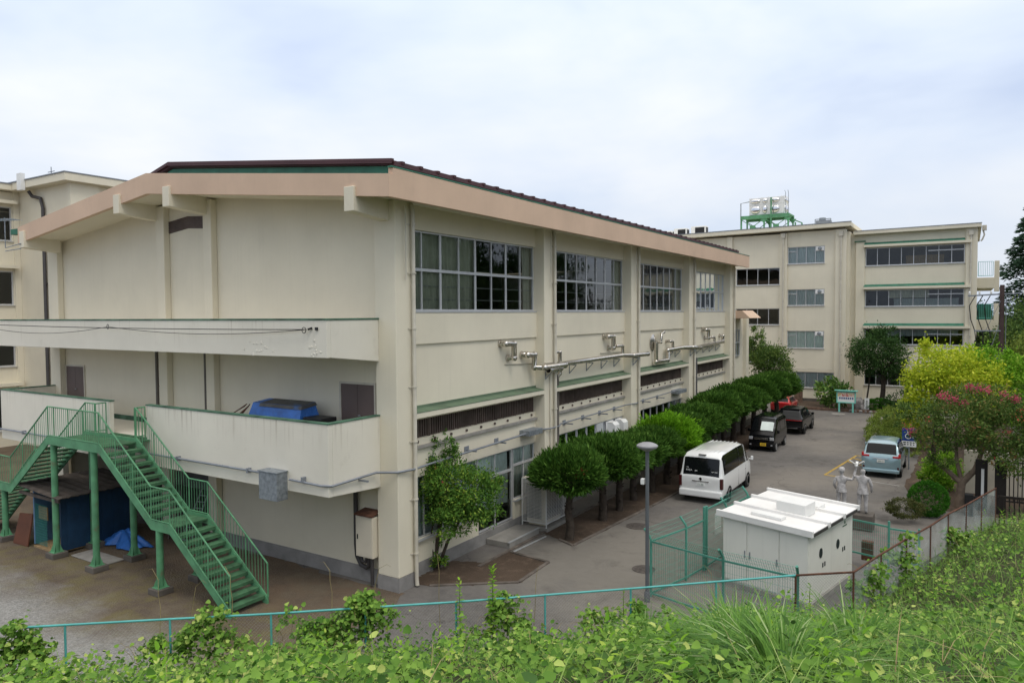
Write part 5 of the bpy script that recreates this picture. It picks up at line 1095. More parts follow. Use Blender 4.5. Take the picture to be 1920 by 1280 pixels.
# ------------------------------------------------------------------ utility pole, signs, bed furniture
UP = thing('utility_pole', (1.95, 62, 0), 'brown utility pole with crossarms and cables beside the far block', 'utility pole')
MB().tube([(1.95, 62, 0), (1.95, 62, 9.85)], [.19, .14], 12).build('pole', 'pole', UP, smooth=40)
q = MB(); q.tube([(2.2, 62, 0), (2.2, 62, 9.2)], .03, 6); q.bar((-.1, 62, 9.1), (3.9, 62, 9.3), .10); q.bar((.3, 61.9, 6.6), (1.9, 61.9, 6.6), .09).bar((.1, 61.9, 4.85), (1.9, 61.9, 4.85), .09); q.bar((1.3, 61.95, 4.85), (1.95, 61.95, 4.55), .05).bar((1.0, 61.9, 6.6), (1.9, 61.9, 8.8), .03).bar((1.2, 61.9, 4.9), (1.8, 61.9, 7.0), .03)
q.build('crossarm', 'galv_dull', UP)
q = MB()
for x in (.0, .6, 1.3, 2.6, 3.2, 3.7): q.lathe([(.05, 0), (.08, .06), (.05, .12), (.07, .18), (.03, .24)], (x, 62, 9.2), 8)
q.build('insulator', 'white', UP, smooth=60)
q = MB()
for x in (.35, .8, 1.25): q.tube([(x, 61.9, 9.1), (x - .35, 61.9, 8.4), (x - .25, 61.9, 7.4), (x, 61.9, 6.6), (x + .1, 61.9, 5.7), (x - .05, 61.9, 4.85), (x + .1, 61.9, 4.0)], .035, 6); q.tube([(x + .05, 61.9, 5.2), (x + .05, 61.9, 5.9)], .07, 8)
q.tube(sag((3.8, 62, 9.3), (16, 58, 9.6), .4), .02, 5).tube(sag((3.2, 62, 9.25), (16, 57, 9.4), .4), .02, 5); q.build('cable', 'black', UP)
SG = thing('parking_sign', (-2.48, 41.57, 0), 'blue and white wheelchair parking sign on a post behind the pale blue minivan', 'sign')
MB().tube([(-2.48, 41.60, 0), (-2.48, 41.60, 1.2)], .03, 8).build('post', 'galv', SG)
MB().box(-2.80, -2.16, 41.545, 41.575, 1.48, 2.10).box(-2.80, -2.16, 41.546, 41.575, 1.46, 1.48).build('panel', 'sign_blue', SG)
MB().box(-2.80, -2.16, 41.545, 41.575, 1.16, 1.455).build('caption_panel', 'plate', SG)
q = MB(); yy = 41.535; cx, cz = -2.52, 1.72
q.ball((cx - .03, yy, 2.0), (.035, .008, .035), 12, 8); q.bar((cx - .03, yy, 1.96), (cx - .01, yy, 1.78), .035, .012).bar((cx - .02, yy, 1.86), (cx + .09, yy, 1.86), .025, .012).bar((cx - .01, yy, 1.78), (cx + .12, yy, 1.77), .035, .012).bar((cx + .12, yy, 1.77), (cx + .19, yy, 1.63), .035, .012).bar((cx + .19, yy, 1.63), (cx + .24, yy, 1.65), .03, .012)
q.tube([(cx + .0 + .125 * math.cos(a), yy, 1.70 + .125 * math.sin(a)) for a in np.linspace(math.radians(105), math.radians(335), 18)], .016, 6); q.build('wheelchair_symbol', 'plate', SG)
cap = MB()
for k, (x0, x1) in enumerate(((-2.74, -2.62), (-2.58, -2.5), (-2.46, -2.36), (-2.32, -2.24))):
    cap.box(x0, x1, 41.540, 41.545, 1.36, 1.41); cap.box(x0 + .02, x1 - .01, 41.540, 41.545, 1.25, 1.31)
cap.build('caption', 'ink', SG)
NB = thing('notice_board', (-8.2, 63, 0), 'mint green roofed notice board with a pastel poster at the far bed', 'notice board')
for x in (-8.72, -7.72): MB().box(x - .06, x + .06, 62.9, 63.02, 0, .8).build('leg', 'mint', NB)
q = MB(); q.box(-8.92, -7.52, 62.88, 62.94, .74, .82); q.box(-8.92, -8.84, 62.88, 62.94, .82, 1.66); q.box(-7.60, -7.52, 62.88, 62.94, .82, 1.66); q.box(-8.92, -7.52, 62.88, 62.94, 1.58, 1.66); q.box(-9.06, -7.38, 62.78, 63.2, 1.70, 1.76); q.box(-8.92, -7.52, 63.04, 63.08, .74, 1.69); q.build('frame', 'mint', NB, bevel=.01)
pm = bpy.data.materials.new('pastel_poster'); pm.use_nodes = True; t = pm.node_tree; bs = t.nodes['Principled BSDF']; g = t.nodes.new('ShaderNodeNewGeometry'); nz_ = t.nodes.new('ShaderNodeTexNoise'); nz_.inputs['Scale'].default_value = 5; r = t.nodes.new('ShaderNodeValToRGB'); el = r.color_ramp.elements; el[0].position = .35; el[0].color = (.6, .12, .1, 1); el[1].position = .5; el[1].color = (.75, .72, .62, 1); x_ = el.new(.62); x_.color = (.7, .45, .12, 1); lnk(t, g.outputs['Position'], nz_.inputs['Vector']); lnk(t, nz_.outputs['Fac'], r.inputs['Fac']); lnk(t, r.outputs['Color'], bs.inputs['Base Color']); mt['poster'] = pm
o = MB().box(-8.84, -7.60, 62.93, 63.04, .82, 1.26).build('poster', 'plate', NB); MB().box(-8.84, -7.60, 62.93, 63.04, 1.26, 1.58).build('poster_picture', 'poster', o)
q = MB()
for k in range(7): q.box(-8.72 + k * .155, -8.62 + k * .155, 62.925, 62.93, 1.05, 1.20)
q.build('poster_lettering', 'sign_blue', o)
WS = thing('name_sign', (-6.82, 63.9, 0), 'narrow upright white sign with black characters in front of the low hedge', 'sign')
MB().box(-6.99, -6.65, 63.86, 63.90, .22, 1.12).build('panel', 'plate', WS); MB().box(-6.85, -6.79, 63.9, 63.95, 0, .9).build('post', 'rust', WS)
for k, ch in enumerate('一本松公園'): text('lettering', ch, 'ink', .19, frame_mtx((0, -.045, 1.01 - k * .17), (1, 0, 0), (0, 0, 1)), WS)
q = MB(); q.ball((-7.45, 64.2, .55), (.42, .35, .55), 12, 9, .14).ball((-7.15, 64.1, .3), (.35, .3, .35), 10, 7, .14); tag(q.build('rock', 'stone', smooth=30), 'pale weathered rock between the notice board and white name sign', 'rock')
for k in range(7): tag(MB().ball((-7.9 + k * .36, 63.25 + .05 * (k % 2), .10), (.17, .13, .13), 9, 6, .12).build('edging_stone', 'stone', smooth=40), 'small pale edging stone along the bed below the name sign', 'stone', 'edging stones of the far bed')
tag(MB().box(-13.0, -12.35, 67.2, 67.7, 0, 1.15).box(-13.05, -12.30, 67.15, 67.75, 1.15, 1.25).build('brick_pier', 'brick', bevel=.03), 'short brown brick pier against the far block wall', 'pier')
# painted bay lines
q = MB()
def line(a, c, w=.12): q.bar((*a, .006), (*c, .006), w, .004)
line((-5.9, 38.1), (-5.2, 44.2)); line((-5.2, 44.2), (-4.4, 44.1)); line((-5.9, 38.1), (-4.6, 38.0)); line((-5.45, 42.2), (-4.3, 41.2)); line((-5.3, 43.3), (-4.3, 42.4)); structure(q.build('bay_marking', 'yellow_line'))
q = MB(); line((-4.6, 37.98), (-2.6, 37.4), .08); structure(q.build('bay_edge_marking', 'white_line'))

# ------------------------------------------------------------------ vehicles
def lerp(a, c, t): return a + (c - a) * t
class Body:
    def __init__(s, st): s.st = st
    def sec(s, u):
        i = max(0, min(int(u), len(s.st) - 2)); t = u - i; x, zb, w, zk, wk, zr, wr = [lerp(p, q, t) for p, q in zip(s.st[i], s.st[i + 1])]
        return [(x, 0, zb), (x, w * .84, zb), (x, w * .97, zb + .10), (x, w, zb + .32 * (zk - zb)), (x, wk + .012, zk - .05), (x, wk - .01, zk + .02), (x, lerp(wk, wr, .86), lerp(zk, zr, .84)), (x, wr * .97, zr - .05 * min(1, (zr - zk) / .3)), (x, wr * .80, zr), (x, 0, zr + .015)]
    def mesh(s, sub=3):
        q = MB(); n = (len(s.st) - 1) * sub + 1; R = []
        for k in range(n):
            h = s.sec(k / sub); R.append(h + [(x, -y, z) for x, y, z in h[-2:0:-1]])
        m = len(R[0]); vs = [p for r in R for p in r]; fs = [(i * m + k, i * m + (k + 1) % m, (i + 1) * m + (k + 1) % m, (i + 1) * m + k) for i in range(n - 1) for k in range(m)]
        fs += [tuple(range(m)), tuple(range((n - 1) * m, n * m))]; return q.add(vs, fs)
    def pt(s, u, t):
        h = s.sec(u); i = max(0, min(int(t), len(h) - 2)); f = t - i; return Vector([lerp(a, c, f) for a, c in zip(h[i], h[i + 1])])
    def patch(s, u0, u1, t0, t1, side, off=.008, nu=8, nt=4, taper=(0, 0)):
        vs = []; fs = []
        for i in range(nu + 1):
            for j in range(nt + 1):
                f = j / nt; u = lerp(lerp(u0, u0 + taper[0], f), lerp(u1, u1 + taper[1], f), i / nu); t = lerp(t0, t1, f)
                if side == 0:                          # across the roof line, both sides (front / rear glass)
                    t2 = lerp(t0, t1, abs(2 * f - 1)) if False else None
                p = s.pt(u, t); e_ = .02; a = s.pt(u + e_, t) - p; c = s.pt(u, t + e_) - p; nn = a.cross(c); nn = nn.normalized() if nn.length > 1e-9 else Vector((0, 1, 0))
                if nn.y < 0: nn = -nn
                p = p + nn * off; vs.append((p.x, p.y * side, p.z))
        for i in range(nu):
            for j in range(nt): fs.append((i * (nt + 1) + j, i * (nt + 1) + j + 1, (i + 1) * (nt + 1) + j + 1, (i + 1) * (nt + 1) + j))
        return MB().add(vs, fs)
    def across(s, u0, u1, k=.93, off=.010, nu=8, nt=12):
        """glass over the full width between stations u0 and u1 (wind screen or rear window)"""
        vs = []; fs = []
        for i in range(nu + 1):
            u = lerp(u0, u1, i / nu); e_ = s.pt(u, 7.2)
            zc = s.pt(u, 8.6); w = e_.y * k; d = s.pt(u + .05, 8.6) - s.pt(u - .05, 8.6); nn = Vector((-d.z, 0, d.x)).normalized(); 
            if nn.z < 0: nn = -nn
            for j in range(nt + 1): y = w * (2 * j / nt - 1); p = Vector((zc.x, y, zc.z)) + nn * off - Vector((0, 0, .02 * abs(2 * j / nt - 1) ** 6)); vs.append(p)
        for i in range(nu):
            for j in range(nt): fs.append((i * (nt + 1) + j, i * (nt + 1) + j + 1, (i + 1) * (nt + 1) + j + 1, (i + 1) * (nt + 1) + j))
        return MB().add(vs, fs)
def car(name, label, cat_, loc, rz, st, paint, wheels, rw, wy, side, glass='glass_dark'):
    T_ = thing(name, loc, label, cat_, None, rz); B = Body(st); o = B.mesh().build('body', paint, T_, smooth=32, local=True)
    sb = o.modifiers.new('soft', 'BEVEL'); sb.width = .02; sb.segments = 2; sb.limit_method = 'ANGLE'; sb.angle_limit = rad(32)
    for sgn in (1, -1):
        for (u0, u1, tp) in side: B.patch(u0, u1, 5.12, 6.85, sgn, taper=tp).build('window', 'black_glass', T_, smooth=60, local=True)
        for x in wheels:
            q = MB(); q.lathe([(rw + .055, 0), (rw + .055, .012)], (x, 0, rw), 28, 'y'); ab = MB(); ab.add([(a, sgn * (wy - .012) + sgn * (c * 1.0), z) for a, c, z in q.v], q.f); ab.build('wheel_arch', 'rubber', T_, local=True)
            q = MB(); q.lathe([(rw * .6, -.09), (rw * .93, -.10), (rw, -.07), (rw, .07), (rw * .93, .10), (rw * .62, .095)], (x, sgn * (wy - .07), rw), 26, 'y'); wh = q.build('wheel', 'rubber', T_, smooth=40, local=True)
            q = MB(); yo = sgn * (wy + .028); q.lathe([(rw * .64, -.01), (rw * .64, .01), (rw * .56, .012), (rw * .56, -.01)], (x, yo, rw), 24, 'y')
            for k in range(7): a = k * 2 * math.pi / 7; q.obox((x + rw * .32 * math.cos(a), yo - sgn * .005, rw + rw * .32 * math.sin(a)), (rw * .27 * math.cos(a), 0, rw * .27 * math.sin(a)), (-.026 * math.sin(a), 0, .026 * math.cos(a)), (0, .008, 0))
            q.lathe([(rw * .15, -.01), (rw * .15, .014), (.01, .018)], (x, yo, rw), 12, 'y'); q.build('rim', 'alloy', wh, local=True)
    return T_, B
def lm(T_, name, mat, boxes, bevel=.012):
    q = MB()
    for bx_ in boxes: q.box(*bx_)
    return q.build(name, mat, T_, bevel=bevel, local=True)
m = M('dark_window_glass', (0.006, 0.007, 0.008), 0.05, 0, 1, spec=0.28); mt['black_glass'] = m
# white van, seen from behind
VS = [(0.0, .42, .85, 1.06, .86, 1.10, .80), (.05, .30, .92, 1.10, .92, 1.20, .83), (.24, .27, .935, 1.12, .93, 1.93, .80), (.50, .27, .94, 1.12, .935, 2.07, .78), (2.4, .27, .94, 1.12, .935, 2.10, .78), (3.5, .27, .94, 1.12, .935, 2.08, .77), (4.0, .27, .935, 1.12, .93, 1.97, .74), (4.52, .28, .92, 1.08, .90, 1.22, .78), (4.76, .32, .88, .95, .85, 1.0, .76), (4.84, .42, .80, .80, .78, .84, .70)]
T_, B = car('van', 'white high roofed van with stickers on its dark rear window, parked by the clipped trees', 'van', (-9.45, 29.75, 0), math.pi / 2, VS, 'car_white', (.98, 4.0), .34, .93, [(2.28, 4.28, (0, 0)), (4.3, 5.4, (0, 0)), (5.62, 6.45, (.05, -.25))])
B.across(.75, 1.93, .985).build('rear_window', 'black_glass', T_, smooth=60, local=True)
B.across(6.05, 6.95, .94).build('windscreen', 'black_glass', T_, smooth=60, local=True)
lm(T_, 'bumper', 'car_white', [(-.10, .2, -.92, .92, .28, .58)], .06)
for s in (1, -1): lm(T_, 'tail_lamp', 'dark_lamp', [(-.015, .14, s * .80, s * .935, .66, 1.12)], .03)
q = MB().box(-.028, .02, -.17, .17, .74, .90); o = q.build('number_plate', 'plate', T_, local=True); text('lettering', '11-32', 'ink_green', .11, frame_mtx((-.032, 0, .80), (0, -1, 0), (0, 0, 1)), o)
lm(T_, 'garnish', 'chrome', [(-.03, .02, -.36, .36, .92, .965)], .01); lm(T_, 'brake_lamp', 'black', [(.20, .30, -.16, .16, 2.0, 2.035)], .01)
q = MB(); q.lathe([(.065, -.01), (.065, .012), (.05, .012), (.05, -.01)], (-.005, 0, 1.04), 16, 'x').box(-.012, .0, -.05, .05, 1.035, 1.05); q.build('emblem', 'chrome', T_, local=True)
for (y, z, s_, body) in ((.52, 1.36, .10, 'RVCA'), (.60, 1.47, .06, 'crew'), (-.56, 1.36, .075, 'surf club'), (.22, 1.36, .09, 'yes')):
    p = B.pt(1.14 + .78 * (z - 1.27) / .58, 8.6); text('lettering', body, 'plate', s_, frame_mtx((p.x - .022, y, z), (0, -1, 0), (.24, 0, .80)), T_, .001)
q = MB()
for (y, z) in ((.60, 1.60), (-.60, 1.49)): q.tube([(.09 + .0, y + .07 * math.cos(a), z + .045 * math.sin(a)) for a in np.linspace(0, 6.28, 14)], .012, 5)
q.v = [(B.pt(1.14 + .78 * (z - 1.27) / .58, 8.6).x - .016, y, z) for (x, y, z) in q.v]; q.build('sticker', 'plate', T_, local=True)
q = MB()
for k in range(7): y = -.54 + k * .18; q.bar((.62, y, 2.082), (3.6, y, 2.092), .04, .02)
q.build('roof_rib', 'car_white', T_, bevel=.01, local=True)
lm(T_, 'door_seam', 'rubber', [(1.5, 3.62, -.946, -.938, 1.02, 1.032), (2.42, 2.432, -.947, -.936, .40, 1.1), (3.6, 3.612, -.947, -.936, .36, 1.1), (1.5, 3.62, .938, .946, 1.02, 1.032)], 0)
lm(T_, 'handle', 'chrome', [(3.42, 3.56, -.965, -.94, .93, .96)], .008)
for s in (1, -1): lm(T_, 'mirror', 'car_white', [(4.30, 4.40, s * .98, s * 1.09, 1.20, 1.38), (4.30, 4.36, s * .9, s * .98, 1.22, 1.27)], .03)
# black kei van, facing the camera
KS = [(0.0, .35, .66, .95, .66, 1.0, .62), (.04, .25, .73, 1.0, .73, 1.1, .69), (.14, .23, .738, 1.0, .735, 1.82, .67), (.45, .23, .738, 1.0, .735, 1.90, .66), (2.2, .23, .738, 1.0, .735, 1.90, .66), (2.55, .23, .738, 1.0, .735, 1.84, .65), (3.12, .24, .73, .98, .72, 1.10, .66), (3.34, .26, .70, .88, .70, .95, .64), (3.395, .34, .64, .72, .64, .76, .58)]
T_, B = car('kei_van', 'small boxy black van with a yellow plate facing the camera', 'van', (-10.05, 46.15, 0), -math.pi / 2, KS, 'car_black', (.55, 2.95), .28, .73, [(2.1, 2.95, (0, 0)), (3.05, 3.75, (0, 0)), (3.8, 4.3, (0, 0)), (4.4, 5.3, (.05, -.2))])
B.across(5.08, 5.94, .95).build('windscreen', 'black_glass', T_, smooth=60, local=True); B.across(1.1, 1.9, .95).build('rear_window', 'black_glass', T_, smooth=60, local=True)
q = MB(); 
w_ = B.across(5.28, 5.90, .95, .016); w_.v = [(x, y if y > -.12 else -.12, z) for x, y, z in w_.v]; w_.build('painted_sky_reflection', 'curtain', T_, smooth=60, local=True)  # pale patch over part of the windscreen paints the sky's reflection
lm(T_, 'bumper', 'car_black', [(3.2, 3.42, -.70, .70, .24, .50)], .05); lm(T_, 'grille', 'chrome', [(3.385, 3.425, -.40, .40, .70, .735), (3.385, 3.425, -.40, .40, .77, .80)], .008)
for s in (1, -1): lm(T_, 'headlight', 'clear_lamp', [(3.22, 3.40, s * .46, s * .70, .66, .84)], .03); lm(T_, 'fog_lamp', 'clear_lamp', [(3.38, 3.44, s * .54, s * .64, .36, .42)], .01); lm(T_, 'mirror', 'car_black', [(2.72, 2.82, s * .76, s * .90, 1.02, 1.2)], .03)
q = MB().box(3.40, 3.445, .0 + .12 - .165, .12 + .165, .34, .50); o = q.build('number_plate', 'plate_y', T_, local=True); text('lettering', '70-98', 'ink', .10, frame_mtx((3.449, .12, .42), (0, 1, 0), (0, 0, 1)), o)
q = MB().box(.35, 2.3, -.46, .46, 1.908, 1.925); q.build('roof_panel', 'black_glass', T_, bevel=.01, local=True)
# black sport utility car seen from behind
US = [(0.0, .48, .78, .95, .80, 1.0, .72), (.08, .34, .90, 1.04, .90, 1.10, .78), (.48, .30, .925, 1.06, .91, 1.50, .66), (1.0, .28, .925, 1.06, .91, 1.64, .62), (2.2, .28, .92, 1.05, .91, 1.67, .63), (2.75, .28, .92, 1.04, .91, 1.60, .62), (3.55, .30, .92, 1.02, .90, 1.10, .74), (4.45, .34, .88, .90, .84, .96, .74), (4.72, .42, .74, .72, .72, .76, .66)]
T_, B = car('sport_utility_car', 'glossy black sport utility car with a red light bar, parked behind the small black van', 'car', (-9.95, 49.55, 0), math.pi / 2, US, 'car_black', (.86, 3.55), .36, .915, [(1.9, 2.9, (.35, 0)), (3.0, 3.9, (0, 0)), (4.0, 5.4, (0, -.5))])
B.across(1.15, 2.2, .95).build('rear_window', 'black_glass', T_, smooth=60, local=True); B.across(5.1, 5.95, .94).build('windscreen', 'black_glass', T_, smooth=60, local=True)
lm(T_, 'tail_lamp', 'red_lamp', [(-.01, .12, -.86, .86, .93, .985)], .02); lm(T_, 'chrome_trim', 'chrome', [(-.035, .0, -.62, .62, .44, .465), (-.02, .0, -.05, .05, .84, .87)], .006); lm(T_, 'bumper', 'car_black', [(-.03, .25, -.84, .84, .36, .60)], .06)
o = MB().box(-.022, .0, -.165 + .30, .165 + .30, .70, .84).build('number_plate', 'plate', T_, local=True); text('lettering', '33-18', 'ink_green', .09, frame_mtx((-.026, .30, .76), (0, -1, 0), (0, 0, 1)), o)
for s in (1, -1): lm(T_, 'mirror', 'car_black', [(2.95, 3.12, s * .93, s * 1.10, 1.05, 1.2)], .03)
lm(T_, 'spoiler', 'car_black', [(.58, .95, -.60, .60, 1.60, 1.64)], .015)
# pale blue minivan
MS = [(0.0, .42, .74, .96, .77, 1.0, .70), (.05, .30, .835, 1.02, .84, 1.10, .74), (.36, .26, .845, 1.02, .84, 1.58, .68), (.70, .24, .845, 1.02, .84, 1.69, .66), (2.2, .24, .845, 1.0, .84, 1.71, .65), (2.65, .24, .845, 1.0, .84, 1.66, .64), (3.42, .26, .84, .98, .83, 1.10, .70), (4.05, .30, .80, .86, .78, .92, .68), (4.265, .40, .68, .70, .66, .74, .6)]
T_, B = car('minivan', 'pale blue minivan parked in the marked bay beside the wheelchair sign', 'car', (-3.5, 38.75, 0), math.pi / 2, MS, 'car_blue', (.75, 3.4), .31, .835, [(1.95, 2.85, (.1, 0)), (2.95, 3.6, (0, 0)), (3.65, 4.2, (0, 0)), (4.3, 5.5, (.02, -.45))])
B.across(1.12, 2.12, .97).build('rear_window', 'black_glass', T_, smooth=60, local=True); B.across(5.08, 5.95, .94).build('windscreen', 'black_glass', T_, smooth=60, local=True)
for s in (1, -1):
    lm(T_, 'tail_lamp', 'red_lamp', [(-.01, .22, s * .50, s * .80, 1.00, 1.10), (.03, .2, s * .74, s * .845, 1.0, 1.2)], .02); lm(T_, 'reflector', 'dark_lamp', [(-.02, .05, s * .70, s * .78, .38, .58)], .01); lm(T_, 'mirror', 'car_blue', [(2.95, 3.10, s * .86, s * 1.02, 1.05, 1.2)], .03)
lm(T_, 'bumper', 'car_blue', [(-.07, .25, -.80, .80, .27, .46)], .05); lm(T_, 'garnish', 'chrome', [(-.03, .02, -.34, .34, .93, .965)], .008)
o = MB().box(-.03, .0, -.165, .165, .76, .90).build('number_plate', 'plate', T_, local=True); text('lettering', '500-13', 'ink_green', .085, frame_mtx((-.034, 0, .82), (0, -1, 0), (0, 0, 1)), o)
# red hatchback half hidden at the end of the tree row
RS = [(0.0, .42, .70, .86, .74, .90, .66), (.06, .30, .83, .90, .83, .98, .70), (.45, .26, .845, .92, .84, 1.32, .62), (.9, .24, .845, .92, .84, 1.42, .60), (1.9, .24, .845, .92, .84, 1.44, .60), (2.3, .24, .845, .92, .84, 1.38, .60), (2.95, .26, .84, .92, .83, .99, .68), (3.6, .30, .80, .80, .78, .86, .66), (3.85, .40, .68, .66, .64, .7, .58)]
T_, B = car('hatchback', 'bright red hatchback mostly hidden at the far end of the clipped trees', 'car', (-12.55, 59.6, 0), math.pi / 2, RS, 'car_red', (.65, 3.1), .30, .835, [(1.9, 2.9, (.1, 0)), (3.0, 3.9, (0, 0)), (4.0, 5.3, (0, -.4))])
B.across(1.15, 2.15, .95).build('rear_window', 'black_glass', T_, smooth=60, local=True); B.across(5.08, 5.95, .94).build('windscreen', 'black_glass', T_, smooth=60, local=True)
for s in (1, -1): lm(T_, 'headlight', 'clear_lamp', [(3.45, 3.80, s * .45, s * .70, .62, .76)], .03)

T_.scale = (.92, .92, .90)
# ------------------------------------------------------------------ statue of two schoolboys releasing a dove
SU = thing('statue', (-3.6, 29.3, 0), 'weathered silver statue of two figures holding up a dove, backs to the camera', 'statue')
MB().box(-4.35, -2.85, 28.95, 29.7, 0, .58).build('plinth', 'concrete_dk', SU, bevel=.03)
def figure(x, y, z, h, joints, hat=False):
    """joints: offsets in units of h from the feet centre: name -> (x, y, z, r)"""
    names = list(joints); me = bpy.data.meshes.new('figure'); E = []
    ch = [('pelvis', 'waist'), ('waist', 'chest'), ('chest', 'neck'), ('neck', 'jaw'), ('jaw', 'head'), ('head', 'crown')]
    for s in ('l', 'r'): ch += [('chest', s + 'sh'), (s + 'sh', s + 'el'), (s + 'el', s + 'wr'), (s + 'wr', s + 'ha'), ('pelvis', s + 'hip'), (s + 'hip', s + 'kn'), (s + 'kn', s + 'an'), (s + 'an', s + 'toe')]
    ix = {n: i for i, n in enumerate(names)}
    me.from_pydata([Vector(joints[n][:3]) * h for n in names], [(ix[a], ix[c]) for a, c in ch], [])
    o = bpy.data.objects.new('figure', me); COL.objects.link(o); o.parent = SU; o.location = Vector((x, y, z)) - SU.location
    sk = o.modifiers.new('skin', 'SKIN'); sk.use_smooth_shade = True; sk.branch_smoothing = .4
    lay = me.skin_vertices[0] if len(me.skin_vertices) else None
    for n, i in ix.items():
        r_ = joints[n][3] * h; rx = r_ if len(joints[n]) < 5 else joints[n][4] * h
        lay.data[i].radius = (rx, r_); lay.data[i].use_root = (n == 'pelvis')
    ss = o.modifiers.new('sub', 'SUBSURF'); ss.levels = 2; ss.render_levels = 2; me.materials.append(mt['statue']); return o
base = dict(pelvis=(0, 0, .52, .075, .10), waist=(0, .005, .61, .065, .085), chest=(0, 0, .755, .075, .105), neck=(0, .0, .845, .034), jaw=(0, .010, .89, .046), head=(0, .006, .935, .062), crown=(0, 0, .985, .042))
def limbs(lel, lwr, lha, rel, rwr, rha):
    d = dict(base); d.update(lsh=(-.115, 0, .795, .045), lel=(*lel, .036), lwr=(*lwr, .027), lha=(*lha, .022), rsh=(.115, 0, .795, .045), rel=(*rel, .036), rwr=(*rwr, .027), rha=(*rha, .022))
    for s, sx in (('l', -1), ('r', 1)): d.update({s + 'hip': (sx * .062, 0, .47, .066), s + 'kn': (sx * .068, .012, .27, .046), s + 'an': (sx * .070, -.008, .045, .036), s + 'toe': (sx * .078, .085, .022, .028)})
    return d
figure(-3.95, 29.3, .58, 1.56, limbs((-.165, -.02, .64), (-.15, .07, .53), (-.13, .12, .50), (.225, .03, .76), (.27, .06, .86), (.30, .08, .92)))
figure(-3.23, 29.3, .58, 1.66, limbs((-.185, .05, .80), (-.155, .08, .94), (-.135, .09, 1.0), (.175, -.02, .64), (.175, .05, .51), (.165, .09, .46)))
for x, h, hem in ((-3.95, 1.56, .46), (-3.23, 1.66, .44)):
    q = MB(); q.lathe([(.085 * h, .66 * h), (.098 * h, .58 * h), (.112 * h, .52 * h), (.125 * h, hem * h), (.115 * h, hem * h - .004)], (0, 0, 0), 20); q.v = [(x + a, 29.3 + c * .78, .58 + z) for a, c, z in q.v]; q.build('jacket', 'statue', SU, smooth=60)
q = MB(); q.lathe([(.118, 0), (.120, .03), (.112, .09), (.08, .13), (.02, .15)], (-3.95, 29.31, .58 + 1.50), 18); q.v = [(a, c, z) for a, c, z in q.v]; q.build('cap', 'statue', SU, smooth=50)
q = MB(); dz = 2.33; q.ball((-3.46, 29.4, dz - .02), (.065, .14, .065), 12, 8).ball((-3.46, 29.27, dz + .07), (.034, .034, .04), 8, 6)
for s in (-1, 1): q.prism([(-3.46, 29.36, dz), (-3.46 + s * .24, 29.36, dz + .15), (-3.46 + s * .27, 29.46, dz + .11), (-3.46, 29.50, dz - .03)], (0, .01, .035))
q.prism([(-3.48, 29.46, dz), (-3.44, 29.46, dz), (-3.41, 29.60, dz + .08), (-3.51, 29.60, dz + .08)], (0, 0, .015)); q.build('dove', 'white', SU, smooth=60)
# ------------------------------------------------------------------ trees and shrubs
def sprays(P, O, L0, W0, up=.35, jit=.5, shape='d', fold=.25):
    n = len(P); D = unit(O + jit * RNG.normal(size=(n, 3)) + np.array([0, 0, up])); N = unit(O * .6 + .7 * RNG.normal(size=(n, 3)) + np.array([0, 0, .5]))
    Ls = L0 * RNG.uniform(.65, 1.3, n); Ws = W0 * RNG.uniform(.7, 1.25, n)
    return diamonds(P, D, N, Ls, Ws) if shape == 'd' else leaves(P, D, N, Ls, Ws, fold)
def dome_pts(n, rx, rz_up, rz_dn, cz, lump=.10, inner=.72):
    d = rdir(n); d[:, 2] = np.abs(d[:, 2]) * np.where(RNG.random(n) < .72, 1, -1); d = unit(d)
    l = 1 + lump * (np.sin(d[:, 0] * 5 + d[:, 1] * 3.1 + 1) + np.sin(d[:, 1] * 6.3 - d[:, 2] * 4 + 2) + np.sin(d[:, 0] * 9 + d[:, 2] * 7)) / 1.6
    r = (inner + (1 - inner) * RNG.random(n) ** .5) * l
    P = d * r[:, None] * np.stack([np.full(n, rx), np.full(n, rx), np.where(d[:, 2] > 0, rz_up, rz_dn)], 1) + np.array([0, 0, cz]); return P, d
def trunk_mb(path, r0, r1, limbs_=0, spread=.8, lh=.8, n=9):
    q = MB(); m = len(path); q.tube(path, [lerp(r0, r1, i / (m - 1)) for i in range(m)], n); tip = Vector(path[-1])
    for k in range(limbs_):
        a = 2 * math.pi * k / limbs_ + random.uniform(-.3, .3); s = spread * random.uniform(.6, 1.1)
        q.tube([tip - Vector((0, 0, .12)), tip + Vector((math.cos(a) * s * .45, math.sin(a) * s * .45, lh * .45)), tip + Vector((math.cos(a) * s, math.sin(a) * s, lh * random.uniform(.8, 1.1)))], [r1 * .75, r1 * .5, r1 * .2], 6)
    return q
TOP = []
